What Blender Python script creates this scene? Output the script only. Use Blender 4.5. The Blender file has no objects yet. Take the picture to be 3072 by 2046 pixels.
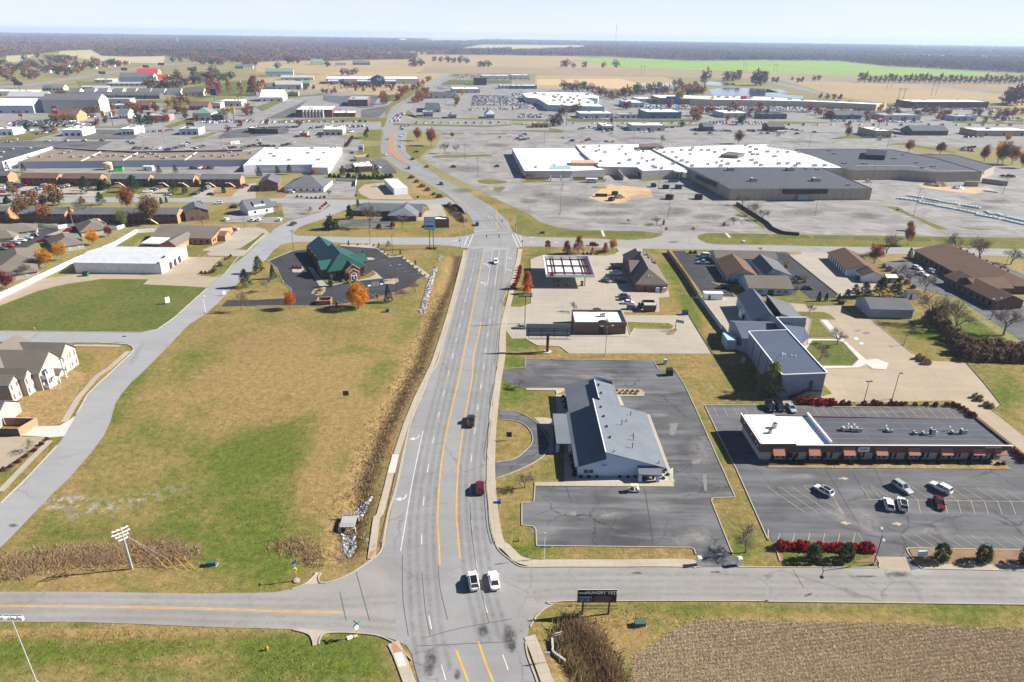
HAZE=True
import bpy,random
from math import cos,sin,pi,atan2,degrees,atan,radians
import numpy as np
from mathutils import Vector as VV,Matrix
from mathutils.geometry import tessellate_polygon
random.seed(7);RNG=np.random.default_rng(7)
sc=bpy.context.scene
COL=sc.collection
R=radians
PW,PH,FPX,ROLL,CH=3072,2046,2020.0,0.0136,93.0
PITCH=atan((PH/2-104.0)/FPX)
CR,SR,CP,SP=cos(ROLL),sin(ROLL),cos(PITCH),sin(PITCH)
TS={'F':(60,3.0664),'M':(370,3.0664),'C':(640,3.0625),'D':(1120,3.0625),'E':(1534,3.0625)}
def src(t,x,y):
 if t=='W':return x*3072/2354,y*3072/2354
 if t=='S':return x,y
 oy,s=TS[t[0]]
 return 768*int(t[1])+x/s,oy+y/s
def A(t,x,y,z=0.0):
 px,py=src(t,x,y)
 X=(px-PW/2)/FPX;Y=-(py-PH/2)/FPX
 xr=CR*X-SR*Y;yr=SR*X+CR*Y
 d=(xr,CP+yr*SP,-SP+yr*CP)
 k=(z-CH)/d[2]
 return VV((d[0]*k,d[1]*k,z))
def proj(P):
 P=np.asarray(P,float)
 vx,vy,vz=P[...,0],P[...,1],P[...,2]-CH
 zc=vy*CP-vz*SP;yr=(vy*SP+vz*CP)/zc;xr=vx/zc
 X=CR*xr+SR*yr;Y=-SR*xr+CR*yr
 return X*FPX+PW/2,PH/2-Y*FPX
def PL(spec,z=0.0):
 out,t=[],None
 for w in spec.split():
  if ',' in w:
   a,b=w.split(',');out.append(A(t,float(a),float(b),z))
  else:t=w
 return out
ROOTLOC={}
def tag(o,label=None,cat=None,group=None,kind=None):
 if label:o['label']=label
 if cat:o['category']=cat
 if group:o['group']=group
 if kind:o['kind']=kind
 return o
def emp(name,loc,label,cat,group=None,rz=0.0):
 o=bpy.data.objects.new(name,None);COL.objects.link(o)
 o.empty_display_size=0.3;o.location=loc;o.rotation_euler=(0,0,rz)
 return tag(o,label,cat,group)
def wloc(o):
 v=UZ(0)
 while o is not None:v+=o.location;o=o.parent
 return v
def UZ(z):return VV((0,0,z))
class MB:
 def __init__(s):s.v=[];s.f=[];s.m=[]
 def face(s,pts,m=0):
  i=len(s.v);s.v+=[tuple(p)for p in pts];s.f.append(tuple(range(i,i+len(pts))));s.m.append(m)
 def prism(s,poly,z0,z1,ms=0,mt=None,cap=True,bottom=False):
  mt=ms if mt is None else mt
  p=[(q[0],q[1])for q in poly]
  if sum(p[i-1][0]*p[i][1]-p[i][0]*p[i-1][1]for i in range(len(p)))<0:p=p[::-1]
  n=len(p)
  for i in range(n):
   a,b=p[i],p[(i+1)%n]
   s.face([(a[0],a[1],z0),(b[0],b[1],z0),(b[0],b[1],z1),(a[0],a[1],z1)],ms)
  if cap:s.poly([(q[0],q[1],z1)for q in p],mt)
  if bottom:s.poly([(q[0],q[1],z0)for q in p[::-1]],ms)
 def poly(s,pts,m=0):
  if len(pts)<=4:return s.face(pts,m)
  i=len(s.v);s.v+=[tuple(p)for p in pts]
  for t in tessellate_polygon([[VV(p)for p in pts]]):
   a,b,c=[VV(pts[k])for k in t]
   t=tuple(t)
   if(b-a).cross(c-a).z<0:t=t[::-1]
   s.f.append(tuple(i+k for k in t));s.m.append(m)
 def box(s,c,sx,sy,sz,rz=0.0,m=0,top=None):
  cr,sr=cos(rz),sin(rz)
  P=[(c[0]+x*cr-y*sr,c[1]+x*sr+y*cr)for x,y in((-sx/2,-sy/2),(sx/2,-sy/2),(sx/2,sy/2),(-sx/2,sy/2))]
  s.prism(P,c[2],c[2]+sz,m,top,True,True)
 def tube(s,a,b,r0,r1=None,n=6,m=0,cap=True):
  r1=r0 if r1 is None else r1
  a,b=VV(a),VV(b);d=(b-a)
  if d.length<1e-6:return
  d.normalize();u=d.orthogonal().normalized();w=d.cross(u)
  A_=[a+(u*cos(2*pi*k/n)+w*sin(2*pi*k/n))*r0 for k in range(n)]
  B_=[b+(u*cos(2*pi*k/n)+w*sin(2*pi*k/n))*r1 for k in range(n)]
  for k in range(n):
   j=(k+1)%n;s.face([A_[k],A_[j],B_[j],B_[k]],m)
  if cap:s.face(B_,m);s.face(A_[::-1],m)
 def bar(s,a,b,w,h,m=0):
  a,b=VV(a),VV(b);d=(b-a).normalized()
  u=d.cross(UZ(1))
  u=VV((1,0,0))if u.length<1e-4 else u.normalized()
  v=u.cross(d).normalized()
  q=[u*sx*w/2+v*sy*h/2 for sx,sy in((-1,-1),(1,-1),(1,1),(-1,1))]
  Aq=[a+k for k in q];Bq=[b+k for k in q]
  for k in range(4):
   j=(k+1)%4;s.face([Aq[k],Aq[j],Bq[j],Bq[k]],m)
  s.face(Bq,m);s.face(Aq[::-1],m)
 def obj(s,name,mats,parent=None,local=False,smooth=False):
  me=bpy.data.meshes.new(name)
  off=UZ(0)if(local or parent is None)else wloc(parent)
  me.from_pydata([(x-off.x,y-off.y,z-off.z)for x,y,z in s.v],[],s.f)
  if not isinstance(mats,(list,tuple)):mats=[mats]
  for m in mats:me.materials.append(m)
  if len(mats)>1:me.polygons.foreach_set('material_index',s.m)
  if smooth:me.polygons.foreach_set('use_smooth',[True]*len(me.polygons))
  me.update()
  o=bpy.data.objects.new(name,me);COL.objects.link(o)
  if parent is not None:o.parent=parent
  return o
def npmesh(name,V,F,mats,parent=None,attr=None,mi=None):
 me=bpy.data.meshes.new(name);V=np.asarray(V,np.float32);F=np.asarray(F,np.int32)
 k=F.shape[1]
 me.vertices.add(len(V));me.vertices.foreach_set('co',V.ravel())
 me.loops.add(F.size);me.loops.foreach_set('vertex_index',F.ravel())
 me.polygons.add(len(F));me.polygons.foreach_set('loop_start',np.arange(0,F.size,k,dtype=np.int32))
 me.polygons.foreach_set('loop_total',np.full(len(F),k,np.int32))
 for m in(mats if isinstance(mats,(list,tuple))else[mats]):me.materials.append(m)
 if mi is not None:me.polygons.foreach_set('material_index',np.asarray(mi,np.int32))
 if attr is not None:
  a=me.color_attributes.new('mix','FLOAT_COLOR','POINT');a.data.foreach_set('color',np.asarray(attr,np.float32).ravel())
 me.update(calc_edges=True)
 o=bpy.data.objects.new(name,me);COL.objects.link(o)
 if parent is not None:o.parent=parent
 return o
def maker(f):return lambda*o,**k:(lambda*a,**j:(lambda b:(getattr(b,f)(*a,**j),b.obj(*o,**k))[1])(MB()))
BX,BR,TB,PM=map(maker,('box','bar','tube','prism'))
class NT:
 def __init__(s,name):
  s.m=bpy.data.materials.new(name);s.m.use_nodes=True
  s.t=s.m.node_tree;s.p=s.t.nodes['Principled BSDF']
 def n(s,typ,**kw):
  x=s.t.nodes.new(typ)
  for k,v in kw.items():
   if hasattr(x,k)and k not in('Scale',):setattr(x,k,v)
   else:x.inputs[k].default_value=v
  return x
 def l(s,a,b):s.t.links.new(a,b)
 def pos(s,scale=(1,1,1),rz=0.0,obj=False):
  g=s.t.nodes.new('ShaderNodeTexCoord')if obj else s.t.nodes.new('ShaderNodeNewGeometry')
  mp=s.t.nodes.new('ShaderNodeMapping');mp.vector_type='POINT'
  mp.inputs['Scale'].default_value=scale;mp.inputs['Rotation'].default_value=(0,0,rz)
  s.l(g.outputs['Object' if obj else 'Position'],mp.inputs['Vector']);return mp.outputs[0]
 def noise(s,vec,scale,detail=3,rough=.55,dist=0.0):
  x=s.n('ShaderNodeTexNoise');x.inputs['Scale'].default_value=scale;x.inputs['Detail'].default_value=detail
  x.inputs['Roughness'].default_value=rough;x.inputs['Distortion'].default_value=dist
  s.l(vec,x.inputs['Vector']);return x.outputs[0]
 def ramp(s,fac,a,b,ca=(0,0,0),cb=(1,1,1)):
  x=s.n('ShaderNodeValToRGB');x.color_ramp.elements[0].position=a;x.color_ramp.elements[1].position=b
  x.color_ramp.elements[0].color=(*ca,1);x.color_ramp.elements[1].color=(*cb,1)
  s.l(fac,x.inputs[0]);return x.outputs[0]
 def mix(s,fac,a,b,mode='MIX'):
  x=s.n('ShaderNodeMix',data_type='RGBA',blend_type=mode)
  for inp,v in((x.inputs[0],fac),(x.inputs[6],a),(x.inputs[7],b)):
   if isinstance(v,(int,float)):inp.default_value=v
   elif isinstance(v,tuple):inp.default_value=(*v,1)
   else:s.l(v,inp)
  return x.outputs[2]
 def math(s,op,a,b=0.0,c=None):
  x=s.n('ShaderNodeMath',operation=op)
  for inp,v in((x.inputs[0],a),(x.inputs[1],b)):
   if isinstance(v,(int,float)):inp.default_value=v
   else:s.l(v,inp)
  if c is not None:x.inputs[2].default_value=c
  return x.outputs[0]
 def bump(s,h,strength=.4,dist=.1):
  b=s.n('ShaderNodeBump');b.inputs['Strength'].default_value=strength;b.inputs['Distance'].default_value=dist
  s.l(h,b.inputs['Height']);s.l(b.outputs[0],s.p.inputs['Normal'])
 def done(s,col,rough=.85,spec=.25,metal=0.0):
  if isinstance(col,tuple):s.p.inputs['Base Color'].default_value=(*col,1)
  else:s.l(col,s.p.inputs['Base Color'])
  s.p.inputs['Roughness'].default_value=rough;s.p.inputs['Specular IOR Level'].default_value=spec
  s.p.inputs['Metallic'].default_value=metal
  return s.m
def pln(name,c,rough=.8,var=.12,sc_=.8,spec=.25,metal=0.0,fine=True,obj=False):
 t=NT(name);p=t.pos(obj=obj)
 f=t.noise(p,sc_,3)
 lo=tuple(x*(1-var)for x in c);hi=tuple(min(1,x*(1+var))for x in c)
 col=t.ramp(f,.3,.7,lo,hi)
 if fine:col=t.mix(.35,col,t.ramp(t.noise(p,6.0,2),.35,.65,tuple(x*.86 for x in c),tuple(min(1,x*1.1)for x in c)))
 return t.done(col,rough,spec,metal)
def asph(name,c,crack=.5,blot=.25,cs=.12,stain=.3,rough=.9,seam=None):
 t=NT(name);p=t.pos()
 lo=tuple(x*(1-blot)for x in c);hi=tuple(x*(1+blot)for x in c)
 col=t.ramp(t.noise(p,.07,5,.62,.6),.32,.68,lo,hi)
 st=t.noise(t.pos((.05,.42,1),.1),1.0,4,.6)
 col=t.mix(t.math('MULTIPLY',t.ramp(st,.45,.7),stain),col,tuple(x*1.5+.035 for x in c))
 sp=t.noise(p,9.0,2,.7)
 col=t.mix(.5,col,t.mix(1.0,col,t.ramp(sp,.3,.7,(.72,.72,.72),(1.28,1.28,1.28)),'MULTIPLY'))
 if crack:
  v=t.n('ShaderNodeTexVoronoi',feature='DISTANCE_TO_EDGE');v.inputs['Scale'].default_value=cs
  ds=t.n('ShaderNodeVectorMath',operation='MULTIPLY_ADD');nz=t.n('ShaderNodeTexNoise');nz.inputs['Scale'].default_value=.5
  t.l(p,nz.inputs['Vector']);t.l(nz.outputs['Color'],ds.inputs[0]);ds.inputs[1].default_value=(3,3,0);t.l(p,ds.inputs[2])
  t.l(ds.outputs[0],v.inputs['Vector'])
  e=t.ramp(v.outputs['Distance'],.004,.016,(1,1,1),(0,0,0))
  e=t.math('MULTIPLY',e,t.ramp(t.noise(p,.05,2),.42,.62))
  col=t.mix(t.math('MULTIPLY',e,crack),col,tuple(x*.25 for x in c))
 if seam:
  b=t.n('ShaderNodeTexBrick');b.offset=0.0;b.inputs['Scale'].default_value=1.0
  b.inputs['Brick Width'].default_value=seam[0];b.inputs['Row Height'].default_value=seam[1]
  b.inputs['Mortar Size'].default_value=.05;b.inputs['Mortar Smooth'].default_value=.3
  t.l(t.pos((1,1,1),seam[2]),b.inputs['Vector'])
  col=t.mix(t.math('MULTIPLY',b.outputs['Fac'],.38),col,tuple(x*.45 for x in c))
 t.bump(sp,.25,.02)
 return t.done(col,rough,.15)
def grass(name,tan,green,bias=.5,s=.06,attr=False,dirt=(.16,.10,.05),contrast=.1,stripes=None):
 t=NT(name);p=t.pos()
 n=t.math('ADD',t.math('MULTIPLY',t.noise(p,s,5,.65,.5),.75),t.math('MULTIPLY',t.noise(p,s*9,4,.65),.25))
 if attr:
  a=t.n('ShaderNodeVertexColor',layer_name='mix');sep=t.n('ShaderNodeSeparateColor');t.l(a.outputs[0],sep.inputs[0])
  n=t.math('ADD',t.math('MULTIPLY_ADD',n,1.9,-.45),t.math('MULTIPLY',t.math('SUBTRACT',sep.outputs[0],.5),.85))
 f=t.ramp(n,bias-contrast,bias+contrast)
 m1=t.noise(p,.9,4,.7)
 tanc=t.ramp(m1,.28,.72,tuple(x*.72 for x in tan),tuple(x*1.2 for x in tan))
 grc=t.ramp(m1,.28,.72,tuple(x*.68 for x in green),tuple(x*1.3 for x in green))
 col=t.mix(f,tanc,grc)
 if attr:
  dn=t.math('MULTIPLY',sep.outputs[1],t.ramp(t.noise(p,.35,4,.7),.3,.6))
  col=t.mix(dn,col,t.ramp(t.noise(p,1.6,3),.3,.7,tuple(x*.55 for x in dirt),tuple(x*1.3 for x in dirt)))
  wn=t.math('MULTIPLY',sep.outputs[2],t.ramp(t.noise(p,.5,5,.75),.48,.6))
  col=t.mix(wn,col,(.36,.35,.36))
 if stripes:
  w=t.n('ShaderNodeTexWave',wave_type='BANDS',bands_direction='X');w.inputs['Scale'].default_value=stripes[0];w.inputs['Distortion'].default_value=stripes[2]
  w.inputs['Detail'].default_value=2
  t.l(t.pos((1,1,1),stripes[1]),w.inputs['Vector'])
  col=t.mix(1.0,col,t.ramp(w.outputs[0],.2,.8,(1-stripes[3],)*3,(1+stripes[3]*.6,)*3),'MULTIPLY')
 col=t.mix(.8,col,t.mix(1.0,col,t.ramp(t.noise(p,.55,6,.72),.3,.7,(.66,)*3,(1.36,)*3),'MULTIPLY'))
 g=t.noise(t.pos((1,1,1)),2.4,4,.8)
 col=t.mix(.75,col,t.mix(1.0,col,t.ramp(g,.3,.7,(.55,)*3,(1.5,)*3),'MULTIPLY'))
 t.bump(t.noise(p,2.2,4,.75),.7,.25)
 return t.done(col,.95,.05)
def ribbed(name,c,ang,period=.6,depth=.35,rough=.5,metal=0.0,var=.1):
 t=NT(name);p=t.pos()
 x=t.n('ShaderNodeSeparateXYZ');t.l(t.pos((1/period,)*3,-ang),x.inputs[0])
 fr=t.math('FRACT',x.outputs[0])
 e=t.math('MAXIMUM',t.ramp(fr,.0,.14,(1,1,1),(0,0,0)),0.0)
 base=t.ramp(t.noise(p,.5,3),.3,.7,tuple(k*(1-var)for k in c),tuple(min(1,k*(1+var))for k in c))
 col=t.mix(t.math('MULTIPLY',e,depth),base,tuple(k*.35 for k in c))
 return t.done(col,rough,.3,metal)
def brick(name,c,mortar=(.45,.42,.38),s=1.0):
 t=NT(name);p=t.pos()
 b=t.n('ShaderNodeTexBrick');b.inputs['Scale'].default_value=1.0;b.inputs['Brick Width'].default_value=.6*s;b.inputs['Row Height'].default_value=.2*s
 b.inputs['Mortar Size'].default_value=.012
 b.inputs['Color1'].default_value=(*[x*.8 for x in c],1);b.inputs['Color2'].default_value=(*[x*1.2 for x in c],1);b.inputs['Mortar'].default_value=(*mortar,1)
 sx=t.n('ShaderNodeSeparateXYZ');t.l(p,sx.inputs[0]);cb=t.n('ShaderNodeCombineXYZ')
 t.l(t.math('ADD',sx.outputs[0],sx.outputs[1]),cb.inputs[0]);t.l(sx.outputs[2],cb.inputs[1]);t.l(cb.outputs[0],b.inputs['Vector'])
 col=t.mix(.5,b.outputs[0],t.ramp(t.noise(p,1.3,4),.3,.7,tuple(x*.75 for x in c),tuple(x*1.25 for x in c)))
 return t.done(col,.9,.15)
def shingle(name,c,var=.22):
 t=NT(name);p=t.pos()
 col=t.ramp(t.noise(p,3.5,3,.8),.3,.7,tuple(x*(1-var)for x in c),tuple(x*(1+var)for x in c))
 col=t.mix(.35,col,t.ramp(t.noise(p,.18,4),.3,.7,tuple(x*.75 for x in c),tuple(x*1.25 for x in c)))
 sx=t.n('ShaderNodeSeparateXYZ');t.l(p,sx.inputs[0])
 fr=t.math('FRACT',t.math('MULTIPLY',sx.outputs[2],5.0))
 col=t.mix(t.math('MULTIPLY',t.ramp(fr,.0,.25,(1,1,1),(0,0,0)),.25),col,tuple(x*.5 for x in c))
 return t.done(col,.92,.1)
def leafm(name,c,c2=None,trans=.25):
 c2=c2 or tuple(x*.5 for x in c)
 t=NT(name)
 oi=t.n('ShaderNodeAttribute',attribute_name='mix');sep=t.n('ShaderNodeSeparateColor');t.l(oi.outputs['Color'],sep.inputs[0])
 col=t.ramp(sep.outputs[0],.1,.9,c2,c)
 m=t.done(col,.7,.1)
 tr=t.n('ShaderNodeBsdfTranslucent');t.l(col,tr.inputs[0]);mx=t.n('ShaderNodeMixShader');mx.inputs[0].default_value=trans
 t.l(t.p.outputs[0],mx.inputs[1]);t.l(tr.outputs[0],mx.inputs[2]);t.l(mx.outputs[0],t.t.nodes['Material Output'].inputs[0])
 return m
def flat(name,c,rough=.6,spec=.3,metal=0.0,coat=0.0):
 t=NT(name);t.done(tuple(c),rough,spec,metal)
 if coat:t.p.inputs['Coat Weight'].default_value=coat;t.p.inputs['Coat Roughness'].default_value=.05
 return t.m
ZL=[0.02]
def sht(name,pts,m,z=None,kerb=None,kerb_m=None,closed=True):
 if isinstance(pts,str):pts=PL(pts)
 if z is None:ZL[0]+=.004;z=ZL[0]
 b=MB();b.poly([(p[0],p[1],z)for p in pts])
 o=b.obj(name,m);tag(o,kind='structure')
 if kerb:kerbl(pts,kerb_m or M.kerb,z,closed=closed,h=kerb)
 return o
def kerbl(pts,m,z=0.0,w=.22,h=.13,closed=False,name='kerb'):
 if isinstance(pts,str):pts=PL(pts)
 b=MB();n=len(pts)
 for i in range(n if closed else n-1):
  a,c=VV(pts[i][:2]),VV(pts[(i+1)%n][:2])
  d=c-a
  if d.length<.05:continue
  b.bar((a.x,a.y,z-.12+(h+.12)/2),(c.x,c.y,z-.12+(h+.12)/2),w,h+.12)
 return tag(b.obj(name,m),kind='structure')
def smooth(pts,n=6):
 out=[];P=[VV(p)for p in pts];P=[P[0]*2-P[1]]+P+[P[-1]*2-P[-2]]
 for i in range(1,len(P)-2):
  for k in range(n):
   t=k/n;a,b,c,d=P[i-1],P[i],P[i+1],P[i+2]
   out.append(.5*((2*b)+(c-a)*t+(2*a-5*b+4*c-d)*t*t+(3*b-a-3*c+d)*t**3))
 out.append(P[-2]);return out
def ribn(b,pts,w,z,m=0,off=0.0):
 P=[VV((p[0],p[1]))for p in pts];L=[]
 for i,p in enumerate(P):
  d=(P[min(i+1,len(P)-1)]-P[max(i-1,0)]).normalized();nrm=VV((-d.y,d.x))
  L.append((p+nrm*(off+w/2),p+nrm*(off-w/2)))
 for i in range(len(L)-1):
  b.face([(*L[i][0],z),(*L[i][1],z),(*L[i+1][1],z),(*L[i+1][0],z)],m)
def dashes(b,pts,w,z,on,gap,m=0,start=0.0):
 P=[VV((p[0],p[1]))for p in pts];s=-start;
 for i in range(len(P)-1):
  a,c=P[i],P[i+1];L=(c-a).length
  if L<1e-6:continue
  t=-s%(on+gap)
  x=t-(on+gap)
  while x<L:
   u,v=max(0,x),min(L,x+on)
   if v>u:ribn(b,[a+(c-a)*(u/L),a+(c-a)*(v/L)],w,z,m)
   x+=on+gap
  s+=L
def rsamp(pts,step):
 P=[VV(p)for p in pts];out=[P[0]]
 for i in range(len(P)-1):
  L=(P[i+1]-P[i]).length;k=max(1,int(round(L/step)))
  out+=[P[i].lerp(P[i+1],j/k)for j in range(1,k+1)]
 return out
def softmat(name,c,fac=.7):
 t=NT(name);a=t.n('ShaderNodeAttribute',attribute_name='mix');sp=t.n('ShaderNodeSeparateColor');t.l(a.outputs['Color'],sp.inputs[0])
 p=t.pos();f=t.math('MULTIPLY',t.math('MULTIPLY',sp.outputs[0],t.ramp(t.noise(p,.7,5,.7),.28,.68)),fac);m=t.done(c,.95,.05)
 tr=t.n('ShaderNodeBsdfTransparent');mx=t.n('ShaderNodeMixShader');t.l(f,mx.inputs[0]);t.l(tr.outputs[0],mx.inputs[1]);t.l(t.p.outputs[0],mx.inputs[2]);t.l(mx.outputs[0],t.t.nodes['Material Output'].inputs[0]);return m
def stains(name,m,specs,z):
 V,F,a=[],[],[]
 for t,x,y,rx,ry,*ro in specs:
  r=ro[0]if ro else 0.0;i=len(V);n=20;z+=.0003
  for k,w in((0,1.0),(.5,.75),(1,0.0)):
   for j in range(n):
    an=2*pi*j/n;u,v=cos(an)*rx*k,sin(an)*ry*k
    p=A(t,x+u*cos(r)-v*sin(r),y+u*sin(r)+v*cos(r));V.append((p.x,p.y,z));a.append((w,0,0,1))
  for k in range(2):
   for j in range(n):q=(j+1)%n;F.append((i+k*n+j,i+k*n+q,i+k*n+n+q,i+k*n+n+j))
 return tag(npmesh(name,V,F,m,attr=a),kind='structure')
def wear(name,m,lines,w,z):
 V,F,a=[],[],[]
 for P in lines:
  i0=len(V);P=[VV((p[0],p[1]))for p in P]
  for i,p in enumerate(P):
   d=(P[min(i+1,len(P)-1)]-P[max(i-1,0)]).normalized();nr=VV((-d.y,d.x))
   for k,g in((-1,0),(0,1),(1,0)):q=p+nr*k*w;V.append((q.x,q.y,z));a.append((g,0,0,1))
  for i in range(len(P)-1):
   for k in(0,1):b=i0+i*3+k;F.append((b,b+3,b+4,b+1))
 return tag(npmesh(name,V,F,m,attr=a),kind='structure')
CLOUD=(7.3,7.75,8.7)
cam=bpy.data.objects.new('camera',bpy.data.cameras.new('camera'));COL.objects.link(cam)
cam.data.sensor_width=36.0;cam.data.lens=36.0*FPX/PW
cam.data.clip_start=.5;cam.data.clip_end=60000
zax=VV((0,-CP,SP));xax=VV((1,0,0));yax=zax.cross(xax)
M3=Matrix((xax,yax,zax)).transposed()@Matrix.Rotation(ROLL,3,'Z')
cam.matrix_world=Matrix.Translation((0,0,CH))@M3 .to_4x4()
sc.camera=cam
SUN_AZ,SUN_EL=R(80.0),R(33.5)
wd=bpy.data.worlds.new('World');sc.world=wd;wd.use_nodes=True
nt=wd.node_tree;bg=nt.nodes['Background']
sky=nt.nodes.new('ShaderNodeTexSky');sky.sky_type='NISHITA';sky.sun_disc=False
sky.sun_elevation=SUN_EL;sky.sun_rotation=SUN_AZ;sky.air_density=.6;sky.dust_density=0.0;sky.ozone_density=2.5;sky.altitude=100
tc=nt.nodes.new('ShaderNodeTexCoord');mp=nt.nodes.new('ShaderNodeMapping');mp.inputs['Scale'].default_value=(2.2,2.2,14)
nz=nt.nodes.new('ShaderNodeTexNoise');nz.inputs['Scale'].default_value=2.4;nz.inputs['Detail'].default_value=6;nz.inputs['Roughness'].default_value=.6
rp=nt.nodes.new('ShaderNodeValToRGB');rp.color_ramp.elements[0].position=.35;rp.color_ramp.elements[1].position=.7
rp.color_ramp.elements[0].color=(.72,.72,.72,1);rp.color_ramp.elements[1].color=(.95,.95,.95,1)
sx=nt.nodes.new('ShaderNodeSeparateXYZ');el=nt.nodes.new('ShaderNodeMapRange');el.inputs[1].default_value=.06;el.inputs[2].default_value=.16;el.inputs[3].default_value=1.0;el.inputs[4].default_value=0.0
ml=nt.nodes.new('ShaderNodeMath');ml.operation='MULTIPLY'
mx=nt.nodes.new('ShaderNodeMix');mx.data_type='RGBA';mx.inputs[7].default_value=(*CLOUD,1)
nt.links.new(tc.outputs['Generated'],mp.inputs[0]);nt.links.new(mp.outputs[0],nz.inputs[0]);nt.links.new(nz.outputs[0],rp.inputs[0])
nt.links.new(tc.outputs['Generated'],sx.inputs[0]);nt.links.new(sx.outputs[2],el.inputs[0]);nt.links.new(el.outputs[0],ml.inputs[0]);nt.links.new(rp.outputs[0],ml.inputs[1])
nt.links.new(ml.outputs[0],mx.inputs[0]);nt.links.new(sky.outputs[0],mx.inputs[6]);nt.links.new(mx.outputs[2],bg.inputs[0])
bg.inputs[1].default_value=.05
sl=bpy.data.lights.new('sun','SUN');sl.energy=5.0;sl.angle=R(.53);sl.color=(1.0,.95,.86)
so=bpy.data.objects.new('sun',sl);COL.objects.link(so);so.location=(200,50,200)
sd=VV((sin(SUN_AZ)*cos(SUN_EL),cos(SUN_AZ)*cos(SUN_EL),sin(SUN_EL)))
so.rotation_euler=sd.to_track_quat('Z','Y').to_euler()
sc.view_settings.view_transform='Standard';sc.view_settings.look='None';sc.view_settings.gamma=1.0
sc.view_settings.exposure=1.28
sc.render.engine='CYCLES'
cy=sc.cycles;cy.use_denoising=True;cy.max_bounces=6;cy.diffuse_bounces=3;cy.glossy_bounces=2;cy.transmission_bounces=3
cy.volume_bounces=1;cy.transparent_max_bounces=8;cy.use_adaptive_sampling=True;cy.adaptive_threshold=.015
try:cy.denoiser='OPENIMAGEDENOISE';cy.denoising_input_passes='RGB_ALBEDO_NORMAL';cy.denoising_prefilter='ACCURATE'
except Exception:pass
FAR=15000.0
hz=MB();hz.prism([(-14000,-600),(14000,-600),(14000,FAR+600),(-14000,FAR+600)],-4.0,108.0,bottom=True)
hm=bpy.data.materials.new('haze_air');hm.use_nodes=True;ht=hm.node_tree
ht.nodes.remove(ht.nodes['Principled BSDF']);pv=ht.nodes.new('ShaderNodeVolumePrincipled')
pv.inputs['Color'].default_value=(.55,.70,.98,1);pv.inputs['Density'].default_value=7.5e-5;pv.inputs['Anisotropy'].default_value=.1
ht.links.new(pv.outputs[0],ht.nodes['Material Output'].inputs['Volume'])
hm.cycles.homogeneous_volume=True if hasattr(hm,'cycles')and hasattr(hm.cycles,'homogeneous_volume')else True
if HAZE:tag(hz.obj('haze',hm),kind='stuff')
class AD(dict):__getattr__=dict.__getitem__;__setattr__=dict.__setitem__
M=AD()
M.road=asph('worn_road_asphalt',(.215,.213,.213),crack=.35,blot=.1,cs=.07,stain=.1)
M.street=asph('pale_street_concrete',(.245,.245,.252),crack=.25,blot=.07,cs=.06,stain=.1)
M.side=asph('side_road_asphalt',(.225,.215,.205),crack=.35,blot=.1,cs=.07,stain=.2)
M.cross=asph('cross_street',(.235,.228,.22),crack=.25,blot=.08,cs=.06,stain=.2)
M.ldk=asph('aged_dark_lot',(.082,.081,.086),crack=.7,blot=.36,cs=.085,stain=.85)
M.lot_grey=asph('grey_lot',(.088,.088,.095),crack=.5,blot=.25,cs=.06,stain=.6)
M.lot_black=asph('sealed_black_lot',(.038,.038,.044),crack=.2,blot=.2,cs=.05,stain=.2)
M.mall=asph('cracked_mall_lot',(.195,.185,.178),crack=.6,blot=.36,cs=.06,stain=.65)
M.far_lot=asph('far_lot',(.19,.18,.172),crack=0,blot=.3,stain=.5)
M.tanc=asph('tan_concrete',(.30,.245,.18),crack=.12,blot=.07,cs=.04,stain=.15,seam=(4.6,4.6,.28))
M.pale=asph('pale_concrete',(.30,.268,.222),crack=.12,blot=.08,cs=.05,stain=.2,seam=(4.6,4.6,.05))
M.walk=asph('sidewalk_concrete',(.34,.29,.23),crack=0,blot=.1,stain=.1,seam=(1.6,1.6,-.1))
M.white_walk=pln('new_white_concrete',(.44,.43,.40),.9,.06)
M.kerb=pln('kerb_concrete',(.33,.29,.23),.9,.18,.6)
M.white_line=pln('white_road_paint',(.50,.50,.49),.8,.3,.5)
M.yl_=pln('yellow_road_paint',(.55,.29,.035),.8,.25,.5)
M.faded_line=pln('faded_yellow_paint',(.36,.31,.19),.85,.25,1.0)
M.lot_line=pln('faded_white_paint',(.30,.295,.28),.85,.25,1.0)
M.dark_line=pln('tar_seam',(.075,.072,.07),.9,.2)
M.brickpave=pln('brick_paving',(.33,.17,.10),.9,.15,.6)
TAN,GRN=(.235,.165,.068),(.085,.118,.022)
M.meadow=grass('meadow_turf',TAN,(.088,.112,.020),.58,.045,attr=True,contrast=.22)
M.lawn=grass('mown_lawn',(.20,.155,.055),(.082,.105,.02),.48,.12,contrast=.2)
M.glawn=grass('green_lawn',(.17,.135,.05),(.075,.10,.022),.40,.05,contrast=.2)
M.dry_lawn=grass('dry_lawn',(.27,.185,.085),(.12,.125,.03),.68,.09,contrast=.2)
M.far_grass=grass('far_turf',(.26,.20,.10),(.13,.15,.05),.52,.012,contrast=.2)
M.stubble=grass('stubble_soil',(.30,.22,.135),(.19,.135,.085),.54,.35,contrast=.25,stripes=(.5,R(12),2.5,.22))
M.mulch=pln('mulch_bed',(.085,.055,.038),.95,.35,1.2)
M.gravel=pln('pale_gravel_bed',(.38,.36,.33),.95,.3,2.0)
M.dirt=pln('bare_dirt',(.42,.29,.16),.95,.25,.15)
M.soil=pln('brown_soil',(.20,.125,.07),.95,.3,.4)
GX0,GX1,GY0,GY1=-170.0,170.0,50.0,430.0
b=MB()
for x0,x1,y0,y1 in((-13500,13500,GY1,FAR),(-13500,13500,-500,GY0),(-13500,GX0,GY0,GY1),(GX1,13500,GY0,GY1)):
 b.face([(x0,y0,0),(x1,y0,0),(x1,y1,0),(x0,y1,0)])
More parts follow.
